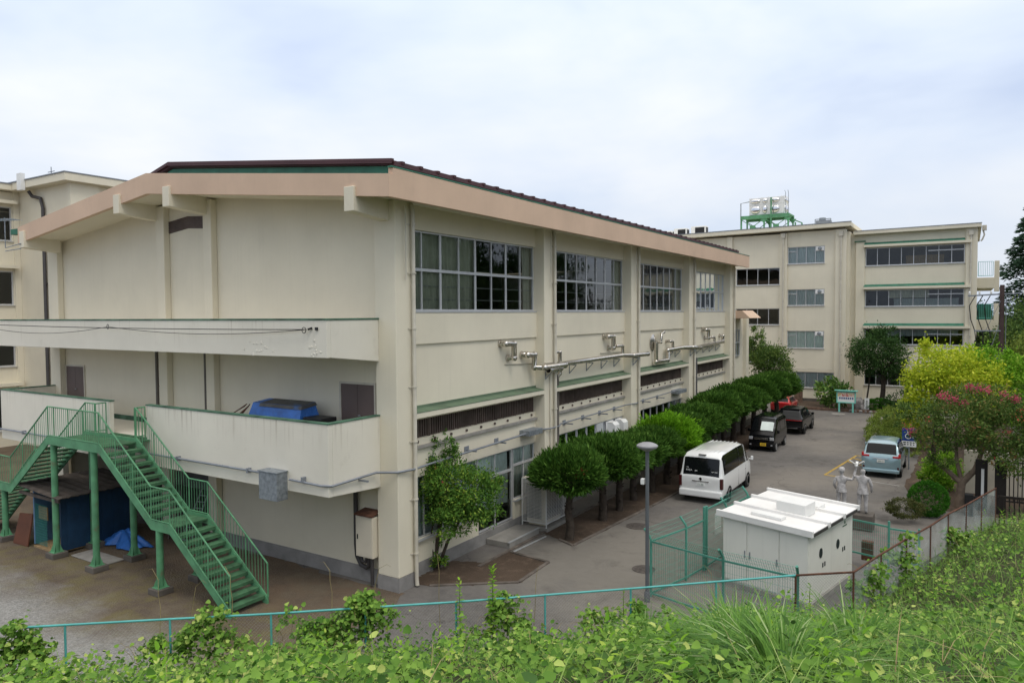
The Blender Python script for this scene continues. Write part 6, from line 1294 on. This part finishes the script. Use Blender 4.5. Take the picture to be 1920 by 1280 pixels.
def topiary_proto(k, mat, rx, up, dn, cz, label, brown=0):
    T_ = thing('clipped_tree', (0, 0, 0), label, 'tree', 'clipped round trees along the hall')
    pth = [(0, 0, -.05), (.04 * (-1) ** k, .03, .5), (-.03, .02 * k, 1.0), (.02, 0, 1.5), (0, .03, cz - .2)]
    q = trunk_mb(pth, .165, .10, 6, rx * .7, .55)
    for _ in range(10): a = random.uniform(0, 6.28); z = random.uniform(.3, 1.6); q.tube([(.1 * math.cos(a), .1 * math.sin(a), z), (.19 * math.cos(a), .19 * math.sin(a), z + .05)], [.035, .02], 5)
    q.build('trunk', 'bark', T_, smooth=60, local=True)
    P, O = dome_pts(15000, rx, up, dn, cz, .16); P2, O2 = crown_pts(6000, [(0, 0, cz + .1, rx * .93, rx * .93, up * .9)], 90, .12, .9)
    P2[:, 2] = np.maximum(P2[:, 2], cz - dn * .8)
    V, F = cat(sprays(P, O, .16, .050, .45, .35), sprays(P2, O2, .20, .055, .5, .35)); np_mesh('crown', V, F, mat, T_)
    if brown:
        d = rdir(3); pts = []
        for j in range(3):
            c = unit(np.array([[RNG.uniform(-.2, 1), RNG.uniform(-1, -.3), RNG.uniform(-.1, .6)]]))[0]; pts.append(c * np.array([rx, rx, up]) * 1.0 + np.array([0, 0, cz]) + RNG.normal(size=(60, 3)) * .055)
        pts = np.concatenate(pts); V, F = sprays(pts, unit(pts - np.array([0, 0, cz])), .13, .04); np_mesh('dead_twigs', V, F, 'lf_brown', T_)
    return T_
NEARL = 'nearest clipped round tree, standing alone at the near end of the row with brown twigs'
protos = [topiary_proto(0, 'lf_topiary', 1.20, .80, .58, 2.36, NEARL, 1), topiary_proto(1, 'lf_topiary', 1.27, .80, .60, 2.38, 'x'), topiary_proto(2, 'lf_topiary_br', 1.28, 1.02, .66, 2.42, 'bright yellow green clipped tree in the dark clipped row')]
ROW = [(-11.86, 22.5, 0, 1, NEARL), (-11.9, 25.35, 1, 1, 'second clipped tree from the near end of the row'), (-11.9, 26.95, 1, .92, 'third clipped tree from the near end, pressed against the second'), (-12.05, 28.8, 1, .95, 'fourth clipped tree from the near end, behind the lamp post'),
       (-11.9, 30.5, 1, .9, 'clipped tree just before the bright yellow green one'), (-11.85, 32.35, 2, 1, 'bright yellow green clipped tree in the dark clipped row'), (-12.0, 34.6, 1, 1, 'dark clipped tree just beyond the bright yellow green one'), (-12.05, 36.7, 1, 1.03, 'clipped tree in the row beside the front of the white van'),
       (-12.2, 38.9, 1, .98, 'clipped tree in the row midway between the white and black vans'), (-12.25, 41.0, 1, 1.05, 'clipped tree in the row just before the small black van'), (-12.3, 43.2, 1, 1, 'clipped tree in the row beside the small black van'), (-12.4, 45.6, 1, 1.08, 'clipped tree in the row at the rear of the small black van'), (-12.4, 48.0, 1, 1.05, 'clipped tree in the row beside the rear of the black sport utility car'), (-12.35, 50.4, 1, 1.1, 'clipped tree in the row beside the black sport utility car'), (-12.2, 53.0, 1, 1.15, 'last but one clipped tree at the far end of the row'), (-12.0, 55.6, 1, 1.15, 'last clipped tree of the row, by the red hatchback')]
used = set()
for i, (x, y, k, s, lab) in enumerate(ROW):
    o = protos[k] if k not in used else copy_tree(protos[k]); used.add(k)
    o.location = (x, y, 0); o.rotation_euler = (0, 0, 0 if i == 0 else random.uniform(0, 6.28)); o.scale = (s * 1.06 * random.uniform(.95, 1.06), s * 1.06, s * random.uniform(.90, 1.0)) if i else (1, 1, 1); o['label'] = lab
def tree(name, loc, ells, n, leaf, mat, label, cat_, trunk=None, tr=(.15, .08), limbs_=6, shape='d', jit=.7, up=.2, nclump=70, spread=.17, group=None, barkm='bark', blossoms=(), shell=.72, stems=()):
    T_ = thing(name, loc, label, cat_, group); o3 = np.array(loc)
    if trunk: trunk_mb([Vector(p) - Vector(loc) for p in trunk], tr[0], tr[1], limbs_, max(e[3] for e in ells) * .7, max(e[5] for e in ells) * .8).build('trunk', barkm, T_, smooth=60, local=True)
    for st_ in stems:
        q = MB(); q.tube([Vector(p) - Vector(loc) for p in st_[0]], st_[1], 8); q.build('trunk', barkm, T_, smooth=60, local=True)
    P, O = crown_pts(n, ells, nclump, spread, shell); V, F = sprays(P - o3, O, leaf[0], leaf[1], up, jit, shape); np_mesh('crown', V, F, mat, T_)
    for (pts, m_, k, sp_, sz) in blossoms:
        pp = np.concatenate([np.array(p) + RNG.normal(size=(k, 3)) * sp_ for p in pts]) - o3; V, F = sprays(pp, rdir(len(pp)), sz, sz * .8, 0, 1); np_mesh('blossom', V, F, m_, T_)
    return T_
PX0 = set(bpy.data.objects)
# red flowering shrub tree at the hall corner
pc = [(-14.0 + dx, 18.1 + dy, z) for dx, dy, z in ((0, 0, 0), (.1, .05, .8), (.2, .1, 1.5), (.35, .2, 2.4), (.4, .2, 3.4))]
tree('pomegranate_tree', (-13.85, 18.1, 0), [(-13.6, 18.3, 2.75, .95, .9, .9), (-12.75, 18.5, 2.35, .98, .85, .8), (-13.1, 18.0, 1.75, .85, .8, .5), (-13.75, 18.3, 3.6, .48, .45, .6), (-13.55, 18.35, 4.2, .16, .16, .45), (-12.2, 18.6, 2.7, .45, .45, .35), (-13.85, 18.1, .45, .36, .36, .42)], 16000, (.11, .048), 'lf_pom', 'small loose tree with a few red flowers at the near corner of the hall', 'tree', None, barkm='bark', jit=.9, nclump=120, spread=.17, shell=.35,
     stems=((pc, [.075, .07, .06, .04, .015]), ([(-13.85, 18.1, 0), (-13.55, 18.25, .9), (-13.1, 18.4, 1.7), (-12.6, 18.5, 2.3)], [.06, .05, .04, .015]), ([(-13.9, 18.0, 0), (-14.0, 17.95, .9), (-13.9, 18.0, 1.9)], [.04, .03, .012])),
     blossoms=(([(-13.2, 17.6, 2.9), (-12.75, 18.0, 2.6), (-13.6, 17.7, 3.3), (-12.4, 18.3, 2.3), (-13.35, 17.6, 2.2), (-12.1, 18.5, 2.9)], 'lf_red', 6, .02, .045),))
for o in set(bpy.data.objects) - PX0:
    if o.parent is None: o.location.x -= .22; o.location.y -= .28
# crape myrtle
cm = (-.25, 34.6, 0)
tree('crape_myrtle', cm, [(-.35, 34.6, 3.5, 1.35, 1.6, 1.05), (1.2, 34.8, 3.3, 1.3, 1.4, 1.3), (-2.0, 34.3, 3.72, .85, .9, .42), (.4, 34.9, 4.2, 1.5, 1.2, .75), (-.9, 33.9, 2.2, .75, .7, .55), (1.5, 34.0, 2.3, 1.0, .8, .9), (-1.3, 34.1, 2.9, .8, .8, .6), (2.3, 34.6, 3.2, .9, .9, 1.2), (-2.7, 34.3, 3.42, .35, .5, .25)], 21500, (.13, .055), 'lf_crape', 'spreading crape myrtle with pink blossom over the pale blue minivan', 'tree', None, barkm='bark_lt', jit=.8, nclump=240, spread=.15, shell=.45,
     stems=(([(-.25, 34.6, 0), (-.2, 34.6, .7), (-.15, 34.6, 1.1)], [.19, .16, .15]), ([(-.18, 34.6, 1.0), (-.7, 34.5, 1.5), (-1.3, 34.4, 2.0), (-1.8, 34.3, 2.9)], [.11, .09, .06, .02]), ([(-.15, 34.6, 1.0), (.3, 34.6, 1.6), (.5, 34.7, 2.3), (.7, 34.8, 3.6)], [.13, .11, .08, .02]), ([(.3, 34.6, 1.6), (.9, 34.6, 2.2), (1.5, 34.7, 3.0)], [.08, .05, .02]), ([(-.16, 34.6, 1.05), (-.35, 34.7, 1.9), (-.4, 34.8, 3.0), (-.2, 34.8, 4.2)], [.09, .07, .05, .015])),
     blossoms=(([(.05, 34.2, 4.95), (.35, 34.2, 4.9), (.7, 34.2, 4.85), (-.9, 34.1, 4.6), (-.45, 34.0, 4.45), (-.1, 33.9, 4.3), (1.2, 34.2, 4.7), (1.6, 34.2, 4.6), (-1.9, 33.6, 3.1), (-.7, 34.0, 4.55)], 'lf_pink', 70, .085, .07), ([(-2.2, 33.6, 3.3), (-1.3, 33.3, 3.7), (.2, 33.2, 3.5), (1.5, 33.4, 2.4), (1.7, 33.5, 3.9), (1.3, 33.5, 3.4), (1.7, 33.6, 4.2), (.9, 33.5, 2.2)], 'lf_red', 16, .08, .06)))
tree('lime_tree', (-1.6, 47.5, 0), [(-1.2, 47.5, 4.6, 1.75, 1.6, 1.5), (-1.9, 47.2, 3.2, 1.25, 1.2, 1.2), (-.2, 47.5, 4.3, 1.4, 1.4, 1.6), (-1.6, 47.3, 6.0, .75, .7, .65), (-.3, 47.4, 5.7, .5, .5, .5), (-2.3, 47.0, 2.4, 1.0, .9, .9), (.9, 47.6, 3.6, 1.1, 1.1, 1.3)], 14500, (.20, .10), 'lf_lime', 'bright yellow green tree in front of the far block', 'tree', [(-1.6, 47.5, 0), (-1.5, 47.5, 1.5), (-1.4, 47.5, 3.0)], (.14, .09), 7, jit=1.0, nclump=150, spread=.19, shell=.35)
tree('green_tree', (1.2, 49.5, 0), [(1.0, 49.5, 4.6, 1.7, 1.5, 1.4), (2.3, 49.5, 3.9, 1.5, 1.5, 1.4), (.6, 49.2, 5.5, .8, .7, .7), (1.8, 49.0, 2.6, 1.5, 1.3, 1.0), (2.1, 49.3, 5.2, .6, .6, .7)], 14000, (.19, .09), 'lf_mid', 'fresh green tree just right of the yellow green tree', 'tree', [(1.2, 49.5, 0), (1.2, 49.5, 3.2)], (.14, .08), 7, jit=.9, nclump=180, spread=.13, shell=.4)
tree('dark_tree', (-5.85, 65.3, 0), [(-6.2, 65, 4.9, 1.95, 1.7, 1.6), (-7.2, 65, 4.0, 1.3, 1.2, 1.1), (-5.0, 65, 4.2, 1.25, 1.2, 1.2), (-5.7, 65, 6.1, .9, .9, .7), (-7.0, 65, 5.6, .7, .7, .6), (-5.2, 65, 3.1, 1.0, 1.0, .6)], 15000, (.20, .07), 'lf_dark', 'dark layered tree with a propped trunk in front of the far block', 'tree', [(-5.95, 65.3, 0), (-5.8, 65.3, 1.6), (-5.75, 65.3, 3.2)], (.22, .15), 7, jit=.6, up=-.1, nclump=150, spread=.16, shell=.5, barkm='bark',
     stems=(([(-7.05, 65.2, 0.2), (-6.85, 65.2, 1.8), (-6.7, 65.2, 3.2)], [.07, .06, .05]),))
tree('corner_tree', (-13.3, 57.5, 0), [(-12.9, 57.5, 4.3, 1.4, 1.3, 1.2), (-13.9, 57.6, 5.4, .7, .8, 1.2), (-12.0, 57.3, 3.5, .9, .9, .8), (-14.0, 57.6, 6.5, .4, .4, .5)], 9000, (.18, .08), 'lf_wood', 'loose green tree standing at the far corner of the hall', 'tree', [(-13.3, 57.5, 0), (-13.2, 57.5, 3.4)], (.1, .06), 6, jit=.8, nclump=110, spread=.16, shell=.4)
tree('round_bush', (-1.25, 32.5, 0), [(-1.25, 32.5, .66, .68, .68, .66)], 16000, (.06, .026), 'lf_box', 'dark green clipped round bush behind the mesh fence', 'bush', jit=.5, nclump=1200, spread=.035, shell=.94)
tree('low_bush', (-1.95, 31.0, 0), [(-1.95, 31.0, .55, .62, .55, .32)], 4500, (.07, .03), 'lf_olive', 'low olive brown bush left of the dark round bush', 'bush', jit=.6, nclump=100, spread=.1, shell=.85)
tree('bright_bush', (-.95, 37.5, 0), [(-.9, 37.5, .9, .75, .7, .85), (-1.3, 37.3, .6, .6, .5, .5)], 5000, (.12, .06), 'lf_mid', 'bright leafy bush under the crape myrtle branches', 'bush', jit=.8, nclump=120, spread=.12, shell=.5)
tree('clipped_hedge', (-3.9, 51, 0), [(-3.9, 47.4, .65, 1.1, 2.0, .72), (-4.2, 50.2, .65, 1.1, 2.0, .75), (-4.4, 53.0, .65, 1.1, 2.0, .75), (-4.5, 55.8, .65, 1.0, 2.0, .72), (-3.2, 45.4, .6, 1.0, 1.4, .65), (-3.0, 48, .95, 1.2, 2.2, .8)], 24000, (.10, .05), 'lf_hedge', 'rounded yellowish azalea hedge along the right of the car park', 'hedge', jit=.6, nclump=500, spread=.09, shell=.88)
tree('fatsia', (-9.5, 64.6, 0), [(-9.5, 64.5, 1.5, 1.15, 1.0, .85), (-9.3, 64.4, .7, .9, .7, .6)], 900, (.36, .17), 'lf_fatsia', 'broad leaved shrub left of the mint notice board', 'shrub', jit=.8, nclump=60, spread=.2, shell=.6, shape='l', stems=(([(-9.5, 64.6, 0), (-9.5, 64.5, 1.5)], [.05, .03]),))
tree('low_hedge', (-5.95, 64.4, 0), [(-5.95, 64.4, .55, 1.05, .7, .5)], 6000, (.09, .045), 'lf_box', 'low clipped dark bush behind the upright white name sign', 'bush', jit=.5, nclump=150, spread=.08, shell=.9)
tree('shade_bush', (-4.2, 64.6, 0), [(-4.4, 64.6, .9, 1.2, 1.0, .9), (-3.4, 64.4, .7, .9, .9, .7)], 5000, (.16, .07), 'lf_dark', 'dark shrub mass right of the dark layered tree trunk', 'bush', jit=.8, nclump=100, spread=.13, shell=.6)
# conifer at the right edge, and the trees beyond the school
def conifer(loc, h, r, n, mat, label, lean=0):
    T_ = thing('conifer', loc, label, 'tree'); MB().tube([(0, 0, 0), (0, 0, h)], [.35, .04], 9).build('trunk', 'bark', T_, smooth=60, local=True)
    P = []; O = []; nb = 150
    for k in range(nb):
        t_ = (k + random.random()) / nb; z = h * (.16 + .82 * t_); rr = r * (1 - t_) ** .8 * random.uniform(.7, 1.12) + .15; a = random.uniform(0, 6.283); m_ = max(12, int(n / nb * (1.5 - t_)))
        u = RNG.random(m_) ** .7; d = np.array([math.cos(a), math.sin(a), 0]); sd = np.array([-math.sin(a), math.cos(a), 0]); w_ = RNG.normal(size=m_) * .13 * rr * (1 - .5 * u)
        P.append(d * (u * rr)[:, None] + sd * w_[:, None] + np.stack([0 * u, 0 * u, z + rr * .20 * u - rr * .32 * u ** 2 + RNG.normal(size=m_) * .06 * rr], 1)); O.append(np.tile(d + [0, 0, -.15], (m_, 1)) + sd * np.sign(w_)[:, None] * .6)
    V, F = sprays(np.concatenate(P), np.concatenate(O), .42, .13, 0, .35); np_mesh('crown', V, F, mat, T_); return T_
conifer((4.9, 85, 0), 18.4, 4.3, 19000, 'lf_conifer', 'tall bluish dark conifer at the right edge behind the far block')
conifer((9.8, 92, 0), 15, 4.0, 9000, 'lf_conifer', 'second dark conifer partly cut off by the right edge')
k = 0
for (x, y, h, r, m_, lab) in ((2.6, 71, 7.2, 2.0, 'lf_wood', 'rounded green tree right of the utility pole'), (4.2, 66, 6.4, 2.3, 'lf_hedge', 'light olive tree at the right edge above the pink blossom'), (3.3, 78, 9.0, 2.6, 'lf_wood', 'green tree behind the outside corridor of the far block'), (6.5, 74, 9.5, 3.2, 'lf_dark', 'dark broad tree in front of the tall conifer'), (4.4, 58, 4.6, 1.9, 'lf_wood', 'low green tree at the right edge behind the fresh green tree'), (0.5, 92, 9.0, 3.0, 'lf_dark', 'dark tree seen through the gap under the far corridor'), (7.5, 60, 6.0, 2.8, 'lf_wood', 'green tree mostly outside the right edge')):
    tree('background_tree', (x, y, 0), [(x, y, h * .62, r, r, h * .36), (x - r * .5, y, h * .45, r * .7, r * .7, h * .26), (x + r * .5, y, h * .5, r * .7, r * .7, h * .28)], 9000, (.24, .11), m_, lab, 'tree', [(x, y, 0), (x, y, h * .5)], (.15, .09), 6, jit=.9, nclump=130, spread=.14, shell=.5, group='trees beyond the school')

# tall woodland east of the school, outside the picture, that the hall's windows mirror
wp = tree('woodland_tree', (14, 50, 0), [(14, 50, 10, 4.2, 4.2, 5.5), (11.5, 50, 7.5, 2.8, 2.8, 3.5), (16.5, 50, 8, 2.8, 2.8, 3.6), (14, 50, 14.5, 2.2, 2.2, 2.6)], 9000, (.55, .28), 'lf_dark', 'tall dark woodland tree east of the school grounds', 'tree', [(14, 50, 0), (14, 50, 9)], (.35, .2), 6, jit=.9, nclump=130, spread=.14, shell=.5, group='tall woodland east of the school')
for (x, y, s) in ((17, 40, .9), (19, 58, 1.1), (25, 50, 1.15), (16, 68, 1.0), (24, 70, 1.2), (18, 82, 1.1), (30, 40, 1.2), (32, 62, 1.25), (21, 33, 1.0), (13.5, 60, .85)):
    o = copy_tree(wp); o.location = (x, y, 0); o.rotation_euler = (0, 0, random.uniform(0, 6.28)); o.scale = (s, s, s)

# ------------------------------------------------------------------ bank vegetation
Rm = np.array([list(_r2), list(_d2), list(_f)])
def in_view(P, mg=420):
    c = (P - np.array(CAM)) @ Rm.T; z = np.maximum(c[:, 2], 1e-3); u = 960 + 1357.64 * c[:, 0] / z; v = 640 + 1357.64 * c[:, 1] / z
    return (c[:, 2] > 1.3) & (u > -mg - 120) & (u < 1920 + mg) & (v < 1280 + mg * 1.6)
def scatter(n, box=(-20, 9, 1.5, 33)):
    X = RNG.uniform(box[0], box[1], n); Y = RNG.uniform(box[2], box[3], n); d = fdist(X, Y); k = d > -.25
    X, Y, d = X[k], Y[k], d[k]; Z = terrain(X, Y); P = np.stack([X, Y, Z], 1); v = in_view(P + [0, 0, .4]); return P[v], d[v]
def veg_h(X, Y): return .46 + .40 * bumps(X, Y, .9, .5) + .30 * bumps(X, Y, 2.3, 2.)
def kud(P, hmax, size, n_up=1.0):
    n = len(P); t_ = RNG.random(n) ** .6; Q_ = P + np.stack([RNG.normal(size=n) * .03, RNG.normal(size=n) * .03, hmax * t_], 1)
    N = unit(np.stack([RNG.normal(size=n) * .70, RNG.normal(size=n) * .70 - .25, np.full(n, n_up)], 1)); D = unit(np.stack([RNG.normal(size=n), RNG.normal(size=n), RNG.normal(size=n) * .25 - .12], 1)); D = unit(D - N * (D * N).sum(1, keepdims=True) * .8)
    Ls = size * RNG.uniform(.55, 1.25, n); return leaves(Q_, D, N, Ls, Ls * RNG.uniform(.8, 1.0, n), RNG.uniform(.05, .35))
P, d = scatter(165000)
lush = bumps(P[:, 0], P[:, 1], .55, 1.3) + .35 * bumps(P[:, 0], P[:, 1], 1.7)
right = np.clip((P[:, 0] * .85 + P[:, 1] * .12 + 2.0) / 3.0, 0, 1)      # the bank turns grassier to the right
hol = np.clip((bumps(P[:, 0], P[:, 1], 1.9, 7.) + .62) / .3, .12, 1)                 # hollows where the dark soil shows
kp = RNG.random(len(P)) < hol * np.clip(.72 + .5 * lush - .42 * right, .12, 1) * np.clip(.35 + d / 1.2, .25, 1)
K = P[kp]; hk = np.clip(veg_h(K[:, 0], K[:, 1]), .08, 1.0) * np.where(right[kp] > .5, .8, 1.05)
near = RNG.random(len(K)) < .55
V, F = cat(kud(K[near], hk[near], .092), kud(K[~near][::2], hk[~near][::2] * .9, .07)); np_mesh('kudzu_leaves', V, F, 'lf_kudzu', kind='stuff')
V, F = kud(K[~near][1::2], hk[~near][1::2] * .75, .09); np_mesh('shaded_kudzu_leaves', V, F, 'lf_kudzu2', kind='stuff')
def grass(P, h0, lean, w0, droop):
    n = len(P); D = unit(np.stack([RNG.normal(size=n) * lean, RNG.normal(size=n) * lean, np.ones(n)], 1)); return blades(P, D, h0 * RNG.uniform(.5, 1.3, n), w0 * RNG.uniform(.6, 1.3, n), RNG.uniform(.15, .9, n))
P, d = scatter(60000)
right = np.clip((P[:, 0] * .85 + P[:, 1] * .12 + 2.6) / 3.0, 0, 1); gp = bumps(P[:, 0], P[:, 1], 1.1, 3.0) + .4 * bumps(P[:, 0], P[:, 1], 2.6)
m1 = RNG.random(len(P)) < np.clip(.22 + .55 * right + .55 * gp, .05, 1); G1 = P[m1]
V, F = grass(G1, .62, .42, .011, .5); np_mesh('bank_grass', V, F, 'lf_grass', kind='stuff')
P, d = scatter(9000); m2 = RNG.random(len(P)) < .35; V, F = grass(P[m2], .95, .30, .010, .5); np_mesh('tall_stalks', V, F, 'lf_grass', kind='stuff')
P, d = scatter(2600); m3 = (RNG.random(len(P)) < .5) & (d > .2); n3 = int(m3.sum()); V, F = grass(P[m3] + [0, 0, .25], .62, .7, .009, .8); np_mesh('dry_stalks', V, F, 'dry_stem', kind='stuff')
# broad dark weeds and pale shoots that break up the vine carpet
P, d = scatter(1500); k_ = (bumps(P[:, 0], P[:, 1], 1.6, 4.) > .05) & (d > .3); P = P[k_][:260]; W1 = []
for p in P:
    m_ = 16; a_ = np.arange(m_) * 2.4 + RNG.random() * 6; t_ = np.linspace(.35, 1, m_); h_ = RNG.uniform(.45, .95); q_ = np.stack([p[0] + .03 * np.cos(a_), p[1] + .03 * np.sin(a_), p[2] + h_ * t_], 1)
    D = np.stack([np.cos(a_), np.sin(a_), .25 + .9 * (t_ > .85)], 1); N = np.stack([-np.cos(a_) * .4, -np.sin(a_) * .4, np.ones(m_)], 1); Ls = .11 * (1.25 - .6 * t_) * RNG.uniform(.8, 1.2, m_); W1.append(leaves(q_, D, unit(N), Ls, Ls * .42, .2))
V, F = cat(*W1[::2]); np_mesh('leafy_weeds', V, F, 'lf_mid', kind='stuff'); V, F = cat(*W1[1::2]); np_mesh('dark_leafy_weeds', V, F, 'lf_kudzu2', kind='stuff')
# big arching grass clumps
CL = [(-2.35, 8.9, 900, 1.25, 'large arching grass clump in the middle of the foreground bank'), (-1.55, 7.6, 700, 1.15, 'arching grass clump right of the largest foreground clump'), (-3.3, 12.6, 500, 1.2, 'arching grass clump below the green mesh enclosure'), (-9.1, 7.7, 260, .9, 'upright grass tuft in the left foreground below the stair foot'), (-3.2, 14.6, 420, 1.0, 'pale grass clump against the fence below the substation corner'), (-1.2, 10.5, 420, 1.0, 'grass clump on the bank below the bend of the rusty fence'), (-5.3, 13.4, 300, 1.0, 'thin grass clump left of the mesh enclosure base')]
for (x, y, n, h, lab) in CL:
    a = RNG.random(n) * 6.283; r = RNG.random(n) ** .6 * .28; P = np.stack([x + np.cos(a) * r, y + np.sin(a) * r, np.full(n, gz(x, y) + .02)], 1)
    D = unit(np.stack([np.cos(a) * RNG.uniform(.15, 1.1, n), np.sin(a) * RNG.uniform(.15, 1.1, n), np.ones(n)], 1)); V, F = blades(P, D, h * RNG.uniform(.5, 1.15, n), .017 * RNG.uniform(.6, 1.5, n), RNG.uniform(.3, 1.15, n))
    o = np_mesh('grass_clump', V - [x, y, gz(x, y)], F, 'lf_grass2', loc=(x, y, gz(x, y))); tag(o, lab, 'grass clump', 'arching grass clumps on the bank')
# kudzu mounds climbing over the fence
MO = [(-16.3, 6.75, .75, 1.95, 1500, 'kudzu mound over the fence at the left frame edge'), (-14.2, 8.6, .5, 2.0, 420, 'thin kudzu tuft on the teal rail below the front stair column'), (-13.3, 9.35, .62, 2.05, 760, 'kudzu tuft on the teal rail left of the stair foot'), (-12.1, 10.5, .55, 1.9, 640, 'kudzu tuft on the teal rail at the stair foot'), (-11.05, 11.35, .62, 2.15, 1500, 'dense kudzu mound over the teal rail below the electric cabinet'), (-8.75, 13.35, .50, 1.9, 800, 'kudzu mound wrapped round the tall weed at the fence'), (-7.0, 14.9, .40, 1.6, 260, 'sparse kudzu on the mesh left of the lamp post'), (-6.2, 15.5, .45, 1.55, 420, 'kudzu tuft on the fence at the lamp post'), (-4.5, 16.9, .6, 1.35, 700, 'kudzu mound under the teal rail in front of the substation'), (-2.0, 20.2, .45, 1.8, 420, 'kudzu tuft on the bend of the rusty rail'), (-1.45, 22.4, .5, 2.0, 420, 'kudzu climbing over the rusty rail behind the substation corner'), (-.2, 26.4, .5, 1.4, 420, 'kudzu at the far end of the rusty fence')]
for (x, y, r, zt, n, lab) in MO:
    z0 = .45; kb_ = max(4, n // 75); w_ = RNG.uniform(-1, 1, kb_) * r * 1.15; ct = z0 + (zt - z0) * (1 - .35 * (w_ / (r * 1.2)) ** 2) * RNG.uniform(.55, 1.0, kb_); wd = RNG.uniform(.09, .22, kb_)
    bi = RNG.integers(0, kb_, n); al = w_[bi] + RNG.normal(size=n) * wd[bi]; ac = RNG.normal(size=n) * .13 + .06; fall = RNG.random(n) < .38
    z = np.where(fall, z0 + (ct[bi] - z0) * RNG.random(n) ** .8, ct[bi] - np.abs(RNG.normal(size=n)) * .16 - .25 * ((al - w_[bi]) / .25) ** 2); z = np.maximum(z, z0)
    P = np.stack([x + al * .75 + ac * .66, y + al * .66 - ac * .75, z], 1)
    N = unit(np.stack([RNG.normal(size=n) * .5 + .3, RNG.normal(size=n) * .5 - .45, np.full(n, .8)], 1)); D = unit(np.stack([RNG.normal(size=n), RNG.normal(size=n), RNG.normal(size=n) * .3 - .35], 1)); Ls = .115 * RNG.uniform(.5, 1.2, n)
    T_ = thing('kudzu_vine', (x, y, z0), lab, 'vine', 'kudzu vines climbing the fences'); o3 = np.array([x, y, z0]); V, F = leaves(P - o3, D, N, Ls, Ls * .9, .2); np_mesh('foliage', V, F, 'lf_kudzu', T_)
    q = MB()
    for _ in range(max(3, n // 160)):
        a_ = random.uniform(-1, 1) * r; b0 = Vector((a_ * .75, a_ * .66, (zt - z0) * .6 * math.exp(-(a_ / r) ** 2))); p = [b0]; dx, dy = random.uniform(-.25, .25), random.uniform(-.25, .25)
        for s_ in range(6): p.append(p[-1] + Vector((dx * .35 + random.uniform(-.04, .04), dy * .35 + random.uniform(-.04, .04), .12 - .035 * s_ + random.uniform(-.02, .02))))
        q.tube(p, [.006, .006, .005, .005, .004, .003, .002], 4)
    q.build('tendril', 'dry_stem', T_, local=True)
# tall weeds at the fence
def weed(x, y, h, n, lab, size=.13):
    z0 = gz(x, y); T_ = thing('tall_weed', (x, y, z0), lab, 'weed', 'tall weeds at the fence'); q = MB(); pth = [(0, 0, 0), (.03, .02, h * .35), (.0, .04, h * .7), (.02, .03, h)]; q.tube(pth, [.014, .012, .009, .004], 6); q.build('stem', 'stem', T_, local=True)
    t_ = np.linspace(.22, 1.0, n); a = np.arange(n) * 2.4; P = np.stack([.02 * np.sin(a), .03 + 0 * a, h * t_], 1); el = .15 + .75 * (t_ > .88); D = np.stack([np.cos(a), np.sin(a), el], 1); N = unit(np.stack([-np.cos(a) * .5, -np.sin(a) * .5, np.ones(n)], 1)); Ls = size * (1.25 - .55 * t_) * RNG.uniform(.8, 1.25, n)
    V, F = leaves(P, D, N, Ls, Ls * .55, .2); np_mesh('foliage', V, F, 'lf_mid', T_)
weed(-9.35, 12.55, 1.75, 44, 'tall leafy weed left of the taller one at the fence'); weed(-8.78, 13.0, 2.0, 64, 'tallest leafy weed standing above the teal rail', .15); weed(-6.55, 15.0, 1.25, 30, 'short feathery weed on the fence left of the lamp post', .09); weed(-3.0, 17.4, 1.0, 24, 'small weed against the substation wall', .1)
for (x, y, z, h, dx) in ((-14.25, 8.7, 1.9, .75, -.35), (-13.75, 9.1, 1.8, .7, .3), (-13.1, 9.6, 2.0, .65, -.3), (-11.6, 11.0, 2.0, .6, -.3), (-10.9, 11.6, 2.1, .5, .3), (-9.75, 12.4, 1.2, 1.55, -.1), (-8.2, 13.9, 1.4, .9, .05), (-5.0, 16.8, 1.3, .7, -.25)):
    q = MB(); q.tube([(x - dx * .3, y - .1, .6), (x - dx * .1, y - .05, z * .7), (x, y, z), (x + dx * .2, y, z + h * .4), (x + dx * .3, y + .03, z + h * .75), (x + dx, y + .05, z + h), (x + dx * 1.4, y + .05, z + h * .93)], [.008, .008, .007, .006, .005, .004, .002], 5); tag(q.build('vine_shoot', 'dry_stem'), 'thin bare dry vine shoot arching above the fence', 'vine shoot', 'bare vine shoots above the fence')

texts_to_meshes()
